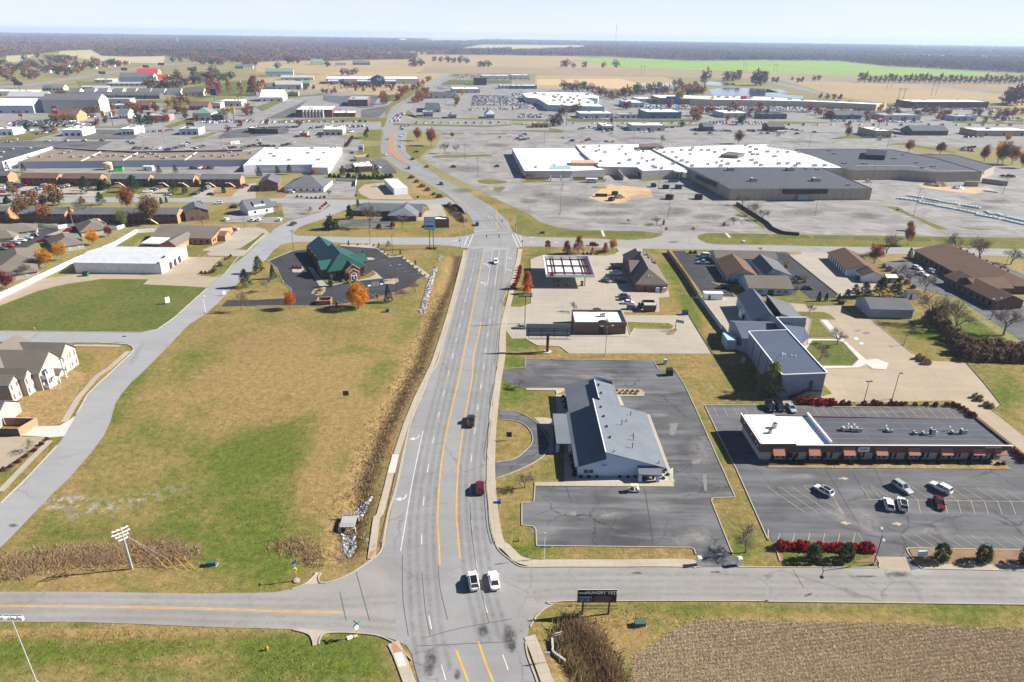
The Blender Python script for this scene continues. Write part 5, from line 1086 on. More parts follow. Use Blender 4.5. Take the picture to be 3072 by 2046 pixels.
gbl(w,rf,f_,-.4,15.0,.4,12.6,3.5,5.6,'x',.5,.25);w.obj('wall',ribbed('shed_wall',(.27,.30,.36),0,.9,.15),r_);rf.obj('roof',M.slate,r_);wins(r_,f_(-.4,12.6),f_(-.4,.4),1,1,.05,2.1,M.med_w,pos=[7],name='door')
f_=Fr(147.2,271.0,-6)
r_=emp('garage_building',f_(3,14),'white walled brown roofed building with row of dark doors','building');w,rf=MB(),MB()
gbl(w,rf,f_,-.2,8.8,-1.5,10,2.9,4.8,'y',.45,.4);gbl(w,rf,f_,-4.2,9.0,5.5,31,2.9,5.4,'y',.5,.5);w.obj('wall',M.white,r_);rf.obj('roof',M.brown_sh,r_)
wins(r_,f_(-4.2,31),f_(-4.2,5.5),8,1.5,.05,2.3,M.dgrey,1.0,name='door')
f_=Fr(185.1,239.9,4.5)
r_=emp('motel_building',f_(5,25),'long dark brown brick building with broad brown hipped roofs','building');w,rf=MB(),MB()
gbl(w,rf,f_,-1.5,9.4,0,29.5,3.4,5.6,'y',.5,.6);gbl(w,rf,Fr(190,258,0),-1.5,22,0,48,3.5,6.9,'y',.62,.8,h0=6);gbl(w,rf,f_,1,16,14,26,3.4,5.6,'x',.5,.5)
w.obj('wall',M.bkd,r_);rf.obj('roof',M.brown_sh,r_);wins(r_,f_(-1.5,29.5),f_(-1.5,0),8,1.2,.6,2.2,M.glass,1);wins(r_,Fr(190,258,0)(-1.5,48),Fr(190,258,0)(-1.5,0),12,1.4,.6,2.2,M.glass,1)
for k in range(8):
 q=MB();p=Fr(190,258,0)(14.2,8+k*4.6,6.5);q.box(p,.5,.5,.8);q.obj('roof_vent',M.black,r_)
bxth('garden_shed','tan garden shed among the dark pines','shed','C3',1130,640,4.4,4.0,2.4,M.tanwall,M.white,.0,.8)
bxth('garden_shed','small brown roofed shed beside the blue grey metal shed','shed','C3',1330,790,4.6,3.4,2.4,M.white,M.brown_sh,.0,.9)
f_=Fr(-146.75,267.24,90.3)
r_=emp('metal_warehouse',f_(12,18),'big white metal building with low ribbed roof and flat front wall','building')
w,rf=MB(),MB();M.wh_wall=ribbed('white_sheet_wall',(.66,.68,.72),0,1.2,.12);M.wh_roof=ribbed('pale_sheet_roof',(.46,.47,.50),R(90),3.0,.15)
gbl(w,rf,f_,.2,23.4,.5,36.0,4.5,6.0,'y',.5,.25);w.obj('wall',M.wh_wall,r_);rf.obj('roof',M.wh_roof,r_)
q=MB();q.prism([f_(-.2,-.2),f_(24.2,-.2),f_(24.2,.4),f_(-.2,.4)],-.3,5.5);q.prism([f_(5.5,-.21),f_(16.5,-.21),f_(16.5,.41),f_(5.5,.41)],5.45,6.5);q.obj('front_wall',M.white,r_)
wins(r_,f_(-.2,-.2),f_(24.2,-.2),3,2.6,.05,2.8,M.glass,6,6)
BR('trim',M.dgrey,r_)(f_(-.2,-.32,3.2),f_(24.2,-.32,3.2),.1,.1)
for x,y in((12.5,9),(13.6,9.8),(11.5,12),(14.5,8.4),(10.2,9.2)):
 TB('vent_pipe',M.white_m,r_)(f_(x,y,5.7),f_(x,y,6.6),.12,n=6)
f_=Fr(-157.0,312.0,-3.5)
r_=emp('clinic_building',f_(0,6),'tan brick clinic with long taupe roof and columned porch','building');w,rf=MB(),MB()
gbl(w,rf,f_,-16.5,13.3,-.3,22,3.1,5.6,'x',.5,.5);gbl(w,rf,f_,-5.5,2.6,-13,3,3.0,5.0,'y',.7,.4);gbl(w,rf,f_,13.0,17.0,6,12,2.8,4.2,'x',.5,.3)
w.obj('wall',M.brick_o,r_);rf.obj('roof',M.tan_sh,r_);wins(r_,f_(3,-.3),f_(13.3,-.3),3,1.2,.8,2.2,M.glass,.6);wins(r_,f_(13.3,-.3),f_(13.3,5),2,1.2,.8,2.2,M.glass,.6)
rf=MB();slab(rf,[f_(-15,-11,3.0),f_(-5.8,-11,3.0),f_(-5.8,-2,3.3),f_(-15,-2,3.3)]);rf.obj('carport_roof',M.white_m,r_)
for x,y in((-14.5,-10.5),(-6.5,-10.5),(-14.5,-3),(-6.5,-3)):
 TB('post',M.white_m,r_)(f_(x,y,0),f_(x,y,3),.1,n=5)
fh=Fr(-135.39,159.17,90.0)
r_=emp('apartment_house',fh(12,5),'two storey cream apartment house with steep grey roofs and balconies','house')
M.cream_br=brick('cream_brick',(.37,.32,.285),(.42,.40,.36));w,rf=MB(),MB()
gbl(w,rf,fh,.0,3.7,0,14,5.6,7.2,'y',.75,.35);gbl(w,rf,fh,3.9,7.3,-1.6,14,5.6,7.6,'y',.6,.35)
gbl(w,rf,fh,7.2,17.2,-3.4,15,5.6,9.6,'y',.62,.45);gbl(w,rf,fh,16.8,24.0,-3.6,15,5.8,8.8,'y',.5,.45);gbl(w,rf,fh,.5,22.5,5.5,18,5.6,10.2,'x',.5,.4)
w.obj('wall',M.cream_br,r_);rf.obj('roof',M.tan_sh,r_)
for(u,v,n_,L_)in((.0,0,1,3.7),(3.9,-1.6,1,3.4),(17.2,-3.6,2,6.6)):
 for z in(.7,3.6):
  wins(r_,fh(u,v),fh(u+L_,v),n_,1.5,z,z+1.5,M.pglass,.3,frame=M.white);wins(r_,fh(u,v),fh(u+L_,v),2*n_,.35,z,z+1.5,M.dgrey,.0,pos=[s for k in range(n_)for s in(L_/n_*(k+.5)-1.0,L_/n_*(k+.5)+1.0)],name='shutter')
for z in(.2,3.1):
 q=MB();q.prism([fh(7.9,-5.0),fh(10.9,-5.0),fh(10.9,-3.4),fh(7.9,-3.4)],z,z+.2,bottom=True);q.bar(fh(7.9,-4.95,z+.7),fh(10.9,-4.95,z+.7),.08,1.0);q.bar(fh(7.9,-4.95,z+.7),fh(7.9,-3.4,z+.7),.08,1.0);q.obj('balcony',M.white,r_)
 wins(r_,fh(7.2,-3.4),fh(17.2,-3.4),1,2.2,z+.3,z+2.4,M.glass,pos=[2.2],frame=M.white)
 wins(r_,fh(7.2,-3.4),fh(17.2,-3.4),1,1.4,z+.6,z+2.2,M.pglass,pos=[8.2],frame=M.white)
for u in(7.9,10.9):
 BX('post',M.white,r_)(fh(u,-4.9,0),.25,.25,5.6)
rf=MB();gbl(None,rf,fh,11.6,15.0,-5.6,-3.4,2.7,3.9,'y',.5,.3);rf.obj('porch_roof',M.tan_sh,r_)
for u in(11.8,14.8):
 BX('post',M.white,r_)(fh(u,-5.4,0),.22,.22,2.7)
wins(r_,fh(7.2,-3.4),fh(17.2,-3.4),1,1.1,.05,2.2,M.cream,pos=[6.1],name='door')
f2=Fr(A('D0',170,500).x-6,A('D0',170,500).y-1,0)
r_=emp('apartment_house',f2(0,4),'corner of a pale brick house with white eaves, by the bin enclosure','house');w,rf=MB(),MB();gbl(w,rf,f2,-12,1.6,0,9,3.2,6.0,'x',.5,.4);w.obj('wall',M.cream_br,r_);rf.obj('roof',M.char_sh,r_);wins(r_,f2(-12,0),f2(1.6,0),2,1.2,.8,2.2,M.glass,1)
p0=A('D0',0,575);p1=A('D0',190,572);fp=Fr(p0 .x,p0 .y,0);r_=emp('dumpster_enclosure',fp(3,2),'orange brick bin enclosure with dark slatted gates','enclosure');L_=(p1-p0).length;w=MB()
for a,c in(((L_,0),(L_+1.2,5.2)),((L_+1.2,5.2),(-2,5.2))):w.bar(fp(*a,1.1),fp(*c,1.1),.35,2.2)
w.obj('wall',M.brick_o,r_);BR('gate',M.dgrey,r_)(fp(-3,0,1.1),fp(L_-.2,0,1.1),.12,2.1)
M.mall_w=ribbed('panelled_tan_wall',(.36,.30,.24),0,5.2,.35,.9);M.plw=pln('pale_grey_wall',(.46,.44,.43),.85,.06);M.bgr=pln('blue_grey_panel',(.40,.45,.54),.8,.05)
def runits(root,spec,h,s=2.6,hh=1.7):
 for p in PL(spec,h):
  k=s*(.75+.5*random.random());k=round(k*2)/2
  hvac(root,p.x,p.y,h-.5,k,round(k*.8,1),hh,.0)
def pblock(root,spec,h,wall,roof,name,par=.5,coping=None):return flroof(root,PL(spec,h),h,wall,roof,coping,par,.35,wname=name)
r_=emp('shopping_mall',A('M2',1300,440),'huge closed mall with white roof dotted with air units','mall')
pblock(r_,'M2 0,228 590,224 745,360 800,395 860,425 550,436 115,437',5.0,M.plw,M.wroof,'wall',.25)
pblock(r_,'M2 585,195 1180,190 1290,235 1610,420 1200,436 1150,402 960,400 800,395 745,360 620,240',6.0,M.plw,M.wroof,'wall',.3)
pblock(r_,'M2 1290,235 1440,222 1800,205 2352,190 M3 0,214 240,250 420,300 700,408 M2 1625,404',7.0,M.plw,M.wroof,'wall',.3)
b=MB();p=[A('M2',545,390,4.9),A('M2',792,392,4.9),A('M2',740,362,4.9),A('M2',540,362,4.9)];b.prism(p,4.4,7.0);b.obj('penthouse',M.brick_o,r_)
for s_,z in(('M2 1170,232 1395,232 1360,205 1165,205',8.6),('M2 1915,312 2075,322 2140,300 1990,282',9.2)):
 b=MB();q=PL(s_,7.0);b.prism(q,6.4,z);b.obj('penthouse',pln('bronze_screen',(.13,.10,.085),.7),r_)
BR('roof_step',M.plw,r_)(A('M2',640,265,5.9),A('M2',770,375,5.9),1.2,1.0)
b=MB();g=PL('M2 350,498 545,498');d=VV((0,9.5,0));slab(b,[g[0]+UZ(3.0),g[1]+UZ(3.0),g[1]+d+UZ(7.0),g[0]+d+UZ(7.0)],.3);b.obj('atrium_roof',M.bgr,r_)
gl=MB();u=(g[1]-g[0])/7
for i in range(7):
 for k in range(4):
  def at_(x,t):return g[0]+u*x+d*t+UZ(3.06+4.0*t)
  gl.face([at_(i+.12,k/4+.03),at_(i+.88,k/4+.03),at_(i+.88,k/4+.22),at_(i+.12,k/4+.22)])
gl.obj('skylight',M.pglass,r_)
for x in(355,450,540):
 q=MB();p=A('M2',x,532);q.box(p,.9,.9,3.6);q.obj('column',M.white,r_)
b=MB()
for s_ in('M2 965,470 1020,525','M2 1155,440 1150,510'):a,c=PL(s_);b.bar(a+UZ(2.2),c+UZ(1.6),.5,4.2)
b.obj('wing_wall',M.mall_w,r_)
q=MB();p=A('M2',1540,505);q.tube(p,p+UZ(4.6),.35,n=8);q.tube(p+UZ(4.6),p+UZ(5.6),5.0,n=24);q.obj('round_canopy',M.white,r_)
for a,c in(('M2 130,520','M2 340,520'),('M2 560,520','M2 840,520')):
 pa,pc=PL(a)[0],PL(c)[0];BR('plinth',M.tanwall,r_)(pa+VV((0,.5,1.0)),pc+VV((0,.5,1.0)),.2,2.2)
runits(r_,'M2 215,408 385,392',5.0,2.4);runits(r_,'M2 660,222 800,216 1010,218 772,260 800,248 855,268 985,245 1165,250 1205,262 1045,288 812,354 1080,340 1195,328 1240,352 1300,338 985,372 1160,374 1295,398 1315,410 1375,418',6.0)
runits(r_,'M2 1340,240 1480,375 1400,270 1475,268 1560,248 1640,252 1635,290 1510,318 1560,347 1610,363 1655,394 1800,380 1880,366 1930,350 1985,376 1920,394 1865,268 1955,246 2085,352 2190,268 2245,242 2215,290 2260,290 2150,206 2190,222 2205,342 2245,366 2290,388 2350,264 1660,231 1740,250 1805,250 M3 90,266 180,268 285,268 60,308 100,374 180,374 280,374 250,394 430,392 520,392',7.0)
r_=emp('department_store',A('M3',0,650),'vacant box store with black roof and tan panel walls at the mall front','building')
pblock(r_,'M2 1622,405 2352,402 M3 505,405 960,600 0,602 M2 2010,602',7.2,M.mall_w,M.droof,'wall',.35,M.dgrey)
for s_ in('M2 2010,432 2220,530','M3 200,432 440,528'):runits(r_,s_,7.0,4.2,2.4)
runits(r_,'M3 740,568 455,424 350,420',7.0,2.2,1.2)
g=PL('M3 122,708 512,706');BR('entrance_fascia',M.black,r_)(g[0]+VV((0,-1.4,6.0)),g[1]+VV((0,-1.4,6.0)),2.8,3.0)
g=PL('M2 1700,560 1890,640');BR('entrance_fascia',M.black,r_)(g[0]+VV((-.8,-.5,5.6)),g[1]+VV((-.8,-.5,5.6)),2.4,3.2)
g=PL('M3 270,708 340,708');wins(r_,g[0],g[1],1,8.0,.05,3.2,M.pglass,.2,name='door');g=PL('M3 248,708 270,708');wins(r_,g[0],g[1],1,1.6,.05,3.2,M.glass,.1,name='door')
r_=emp('department_store',A('M3',1400,500),'wide black roofed store at the far end of the mall, low grey front','building')
pblock(r_,'M3 245,235 720,234 1150,240 1560,322 1975,445 1560,452 1250,428 785,432 700,410 420,300',7.0,M.mall_w,M.droof,'wall',.35,M.dgrey)
pblock(r_,'M3 1385,284 1700,284 2090,390 1975,444 1562,322',6.4,M.mall_w,M.droof,'wall',.3,M.dgrey)
b=MB();q=PL('M3 885,325 1070,335 1090,290 900,268',7.0);b.prism(q,6.4,10.2);b.obj('penthouse',M.black,r_)
runits(r_,'M3 610,280 1160,324 705,368 890,370 1365,366 1520,398 1420,410 1240,290 560,252',6.8,2.4,1.2)
for s_ in('M3 785,470 1290,470','M3 1290,470 1535,525','M3 1545,520 1960,520'):
 a,c=PL(s_);BR('fascia',M.groof,r_)(a+VV((0,-.3,5.4)),c+VV((0,-.3,5.4)),1.0,2.6)
q=MB();a,c=PL('M3 1960,545 2200,575');q.bar(a+UZ(1.6),c+UZ(1.6),.5,3.2);q.obj('wing_wall',M.mall_w,r_)
q=MB();a,c=PL('M3 1800,575 1925,580');q.bar(a+UZ(1.7),c+UZ(1.7),1.5,3.4);q.obj('wing_wall',M.mall_w,r_)
e=emp('screen_wall',A('M2',2200,850),'long low black screen wall beside the mall lot','wall');q=MB();pl=PL('M2 2065,745 2352,930 C3 40,150 130,190 285,205')
for a,c in zip(pl[:-1],pl[1:]):q.bar(a+UZ(.8),c+UZ(.8),.5,1.6)
q.obj('panel',M.black,e)
r_=emp('shopping_centre',A('M0',1200,400),'long low strip centre with tan gravel roof and white back wall','building')
P=pblock(r_,'M0 490,228 600,252 920,250 985,264 1275,266 1800,262 2230,252 2352,238 M1 60,235 M0 2290,332 1500,338 750,347 158,352',5.0,M.bgr,M.tan_roof,'wall',.3,M.dgrey)
for s_ in('M0 745,347 925,262','M0 1130,340 1275,266','M0 1700,338 1810,265'):a,c=PL(s_,5.05);BR('fire_wall',M.white,r_)(a,c,.5,.5)
runits(r_,'M0 265,315 370,312 465,310 575,278 645,266 660,312 755,310 860,310 920,292 1000,302 1050,298 1135,306 1245,300 1320,312 1370,282 1415,285 1455,308 1510,325 1610,310 1695,304 1780,300 1880,308 1955,300 2030,312 2060,300 2150,300 2195,290 2305,275 2115,270',4.8,2.6,1.4)
g=PL('M0 160,402 2240,388');wins(r_,g[0],g[1],22,1.4,.1,2.4,M.dgrey,3,name='door');wins(r_,g[0],g[1],14,.3,.1,4.6,M.dgrey,1,name='downpipe')
q=MB();a,c=PL('M0 500,226 925,252',5.4);q.bar(a,c,.8,1.0);a,c=PL('M0 925,250 1270,266',5.4);q.bar(a,c,.8,1.0);a,c=PL('M0 1270,264 2230,250',5.4);q.bar(a,c,.8,1.0);q.obj('parapet',M.black,r_)
r_=emp('retail_store',A('M0',200,380),'black roofed store with tall white side wall at the strip centre end','building')
pblock(r_,'M0 -150,215 480,213 20,352 -150,352',6.5,M.white,M.droof,'wall',.3,M.white);runits(r_,'M0 110,240 270,232 20,270 0,315',6.4,2.6,1.4)
r_=emp('discount_store',A('M1',300,440),'large white box store with bright white roof left of the curve','building')
pblock(r_,'M1 75,222 790,216 660,405 513,403 528,376 0,381 M0 2236,386',5.0,M.wh_wall,M.wroof,'wall',.25,M.white);runits(r_,'M1 137,284 167,306 40,346 305,340 480,276 515,232 573,338 625,274 690,226 728,224 190,234',4.9,2.6,1.5)
g=PL('M1 0,448 510,452');BR('screen',M.white,r_)(g[0]+VV((0,-2.2,1.2)),g[1]+VV((0,-2.2,1.2)),.2,2.4);g=PL('M1 513,468 665,468');wins(r_,g[0],g[1],1,1.6,1.5,2.9,M.glass,.5);wins(r_,g[0],g[1],1,1.4,.1,2.4,M.dgrey,pos=[3])
def row_house(name,label,t,xl,xr,yb,dep,ze,zr,wall,roof,end=None,stairs=0,nwin=6,grp=None):
 a,c=A(t,xl,yb),A(t,xr,yb);L=(c-a).length;f=Fr(a.x,a.y,degrees(atan2(c.y-a.y,c.x-a.x)))
 r=emp(name,f(L/2,dep/2),label,'building',grp);w,rf=MB(),MB();gbl(w,rf,f,0,L,0,dep,ze,zr,'x',.5,.5);w.obj('wall',wall,r);rf.obj('roof',roof,r)
 if end:
  e_=MB();e_.prism([f(L-.1,-.1),f(L+.12,-.1),f(L+.12,dep+.1),f(L-.1,dep+.1)],-.2,ze,cap=False);e_.face([f(L+.12,-.1,ze),f(L+.12,dep+.1,ze),f(L+.12,dep/2,zr-.1)]);e_.obj('end_wall',end,r)
 if nwin:
  for z in(.8,3.4):wins(r,f(0,0),f(L,0),nwin,1.3,z,z+1.4,M.glass,1.0)
 for k in range(stairs):
  s=MB();x=L*(.25+.5*k);s.bar(f(x,-1.6,2.8),f(x+3.6,-1.6,.2),1.0,.15);s.box(f(x-1.5,-1.2,2.7),3.0,1.4,.15,f.a);s.bar(f(x,-2.1,3.7),f(x+3.6,-2.1,1.0),.06,.1);s.obj('outside_stair',M.cream,r)
 return r
rows=[(-60,85,552,M.char_sh,0,'dark roofed brick apartment block at the left edge, north of the street'),(200,535,575,M.brown_sh,0,'brown roofed brick apartment block above a row of parked cars'),(585,925,578,M.brown_sh,0,'brown roofed brick apartment block partly behind the big pine'),(1030,1375,582,M.slate,1,'slate roofed brick apartment block behind the broad pine'),(1430,1785,584,M.slate,2,'slate roofed apartment block behind the two small pines'),(1855,2215,584,M.slate,2,'slate roofed apartment block with two outside stairs, nearest the white store')]
for xl,xr,yb,rm,st_,lb in rows:row_house('apartment_block',lb,'M0',xl,xr,yb,9.5,5.2,7.4,M.bkd,rm,M.brick_o,st_,6,'brick apartment rows')
for xl,xr,yb,rm,st_,lb in((-80,70,905,M.slate,0,'slate roofed brick apartment block at the left edge, south of the street'),(190,612,918,M.slate,0,'slate roofed brick apartment block behind the bare trees'),(690,1640,922,M.slate,2,'longest slate roofed apartment block, screened by tall brown trees')):
 row_house('apartment_block',lb,'M0',xl,xr,yb,9.5,5.2,7.4,M.bkd,rm,M.brick_o,st_,8 if xr-xl<500 else 16,'brick apartment rows')
def gab(name,label,cat,t,x,y,ang,a,roof,wall,ww=None,wn=2,frame=None):
 p=A(t,x,y);f=Fr(p.x,p.y,ang);r=emp(name,f((a[0]+a[1])/2,(a[2]+a[3])/2),label,cat);w,rf=MB(),MB();kw=a[7]if len(a)>7 else{}
 gbl(w,rf,f,*a[:7],**kw);w.obj('wall',wall,r);rf.obj('roof',roof,r)
 if wn:wins(r,f(a[0],a[2]),f(a[1],a[2]),wn,1.2,.8,2.2,M.glass,.5);wins(r,f(a[1],a[2]),f(a[1],a[3]),wn,1.2,.8,2.2,M.glass,.5)
 return r,f
gab('apartment_house','short two storey block with tan sided end behind the bare tree','building','M0',1715,905,28,(0,11.5,0,13,5.2,7.6,'y'),M.slate,M.bkd)
gab('brick_house','two storey brick gabled house beside the hip roofed clinic','house','M1',35,628,12,(0,11.5,0,20,5.2,7.8,'y'),M.slate,M.bkr)
gab('clinic_building','low white clinic under a big grey hipped roof','building','M1',262,632,2,(0,25,0,26,3.2,8.2,'x',{'h0':11,'h1':11}),M.slate,M.white,wn=6)
r,f=gab('dormer_house','white gabled office with slate roof and long white dormer','house','M0',2290,850,40,(0,14,0,13,3.6,7.6,'x'),M.slate,M.white)
b,k=MB(),MB();gbl(b,k,f,4,10,1.0,6,5.2,6.9,'x',.5,.2);b.obj('dormer',M.white,r)
b,k=MB(),MB();gbl(b,k,f,14,18,2,10,2.8,4.6,'x',.5,.3);b.obj('side_wing',M.bkr,r);k.obj('roof',M.slate,r)
r=emp('office_box',A('M1',1290,640),'small white flat roofed office with dark fascia on its own drive','building')
P=pblock(r,'M1 1180,512 1302,508 1396,590 1268,600',4.0,M.wh_wall,M.wroof,'wall',.2,M.white);g=PL('M1 1270,650 1398,645');BR('fascia',M.dgrey,r)(g[0]+VV((0,-.3,3.3)),g[1]+VV((0,-.3,3.3)),.5,1.0);wins(r,g[0],g[1],3,1.6,.6,2.4,M.glass,.5)
r,f=gab('care_home','long grey roofed brick building behind the bare oak','building','M1',900,850,-1.5,(0,38,0,14,3.2,5.8,'x',{'h0':5}),M.slate,M.bkd,wn=6)
b,k=MB(),MB();gbl(b,k,f,21.5,36.5,-9.5,10,3.2,6.0,'y',.5,.6,h0=6);b.obj('front_wing',M.bkd,r);k.obj('roof',M.grey_sh,r)
r=emp('drive_up_kiosk',A('M1',1710,940),'small flat roofed brick kiosk beside the rough ditch','building');pblock(r,'C1 1645,28 1700,22 1720,32 1768,36 1772,52 1640,52',4.6,M.bkd,M.white,'wall',.5,M.dgrey);g=PL('C1 1642,118 1775,118');wins(r,g[0],g[1],2,1.2,1.4,2.6,M.pglass,.8)
r=emp('fast_food_shop',A('M1',980,440),'brown fast food shop with white roof centre and grey awning','building');pblock(r,'M1 885,360 1052,340 1082,378 1075,392 905,398',4.2,M.bkd,M.wroof,'wall',.5,M.dgrey);runits(r,'M1 945,366 1005,362',3.9,2.0,1.0)
q=MB();a=PL('M1 820,380 880,375 900,400 830,420',3.2);slab(q,a,.2);q.obj('awning_roof',M.slate,r);q=MB();p=A('M1',905,330);q.prism(PL('M1 900,335 1035,318 1045,345 930,350'),0,3.2,cap=False);q.obj('service_yard',M.tanwall,r)
def hip(label,t,x,y,ang,sx,sy,roof,wall,ze=2.7,zr=5.4,cat='house',name='garden_home',grp=None):
 p=A(t,x,y);f=Fr(p.x,p.y,ang);r=emp(name,f(0,sy/2),label,cat,grp);w,rf=MB(),MB();h=min(sx,sy)/2*.9
 gbl(w,rf,f,-sx/2,sx/2,0,sy,ze,zr,'x' if sx>sy else 'y',.5,.5,h0=h,h1=h);w.obj('wall',wall,r);rf.obj('roof',roof,r)
 wins(r,f(sx/2,0),f(sx/2,sy),2,1.3,.7,2.0,M.pglass,.6,frame=M.white);wins(r,f(-sx/2,0),f(sx/2,0),3,1.3,.7,2.0,M.pglass,.6,frame=M.white);return r,f
r,f=hip('grey roofed home with two white garage doors at the head of the black drive','C0',120,225,32,20,13,M.tan_sh,M.cream_br);wins(r,f(10,0),f(10,13),2,2.6,.05,2.1,M.white,4,name='garage_door')
hip('grey roofed home beside the white fence, next to the orange maples','C0',640,345,38,12,20,M.taupe_sh,M.cream_br);hip('grey roofed home in the shade of the yellow maples','C0',200,520,38,14,24,M.taupe_sh,M.cream_br);hip('grey roofed home behind the red maple','C0',60,625,35,22,10,M.taupe_sh,M.cream_br);hip('grey roofed home by the dark red tree and white fence corner','C0',880,200,38,12,18,M.taupe_sh,M.cream_br)
hip('tan block garage at the edge of the black drive','C0',0,275,20,12,7,M.tan_sh,M.cream_br)
e=emp('vinyl_fence',A('C0',680,460),'long white vinyl fence running beside the homes to the warehouse','fence')
def fence_line(e,spec,h,mat,post=2.6,pm=None,th=.08):
 pl=PL(spec);q=MB()
 for a,c in zip(pl[:-1],pl[1:]):q.bar(a+UZ(h/2+.05),c+UZ(h/2+.05),th,h)
 q.obj('panel',mat,e);k=MB()
 for s in rsamp(pl,post):k.box((s.x,s.y,0),.14,.14,h+.12)
 return k
k=fence_line(e,'C0 -120,845 0,783 400,592 690,452 1060,298 1255,182 1440,168',1.9,M.white);k.obj('post_row',M.white,e)
e=emp('vinyl_fence',A('C0',540,140),'white vinyl fence behind the homes, along the apartment trees','fence');fence_line(e,'C0 325,120 540,145 620,130 800,125 1080,150 1150,130',1.8,M.white).obj('post_row',M.white,e)
e=emp('vinyl_fence',A('M1',830,525),'white fence round the lot of the hip roofed clinic','fence');fence_line(e,'M1 735,530 925,535 915,580',1.9,M.white).obj('post_row',M.white,e)
e=emp('wooden_fence',A('C2',1580,560),'long weathered board fence between the shop grass and the black lot','fence');fence_line(e,'C2 1425,362 1500,460 1600,600 1705,770',1.9,M.wood,3.0,th=.12).obj('post_row',M.wood,e)
e=emp('chain_fence',A('C2',1800,900),'pale fence along the hall yard, continuing the board fence','fence');fence_line(e,'C2 1710,775 1800,900 1920,1065',1.7,M.med_w,3.0).obj('post_row',M.white_m,e)
M.red_roof=pln('red_metal_roof',(.45,.03,.03),.5,.05);M.teal_w=pln('teal_wall',(.05,.16,.20),.7,.06);M.green_r=pln('dull_green_roof',(.14,.22,.18),.7,.08);M.blue_w=pln('blue_wall',(.03,.13,.42),.6,.05);M.pink_w=pln('pink_wall',(.50,.24,.20),.8,.06);M.orange_w=pln('orange_wall',(.50,.25,.12),.8,.06);M.red_w=pln('red_fascia',(.36,.03,.05),.6,.06)
def far(label,t,xl,xr,yb,dep,h,wall,roof,style='f',name='retail_building',ang=None,win=3,rise=None,cat='building',units=2,coping=None):
 a,c=A(t,xl,yb),A(t,xr,yb);L=(c-a).length;an=degrees(atan2(c.y-a.y,c.x-a.x))if ang is None else ang
 f=Fr(a.x,a.y,an);r=emp(name,f(L/2,dep/2),label,cat)
 if style=='f':
  flroof(r,[f(0,0),f(L,0),f(L,dep),f(0,dep)],h,wall,roof,coping,.4,.4)
  for k in range(units):hvac(r,*f(L*(.2+.6*random.random()),dep*(.25+.5*random.random()),h-.4),2.5,2.0,1.2,f.a)
 else:
  w,rf=MB(),MB();gbl(w,rf,f,0,L,0,dep,h,h+(rise or dep*.22),'x' if style=='g' else 'y',.5,.3,**({'h0':min(L,dep)/2*.9,'h1':min(L,dep)/2*.9}if style=='h' else{}));w.obj('wall',wall,r);rf.obj('roof',roof,r)
 if win:wins(r,f(0,0),f(L,0),win,min(3.0,L/win*.6),.6,min(h-.8,3.0),M.glass,1.0)
 return r,f,L
G=far
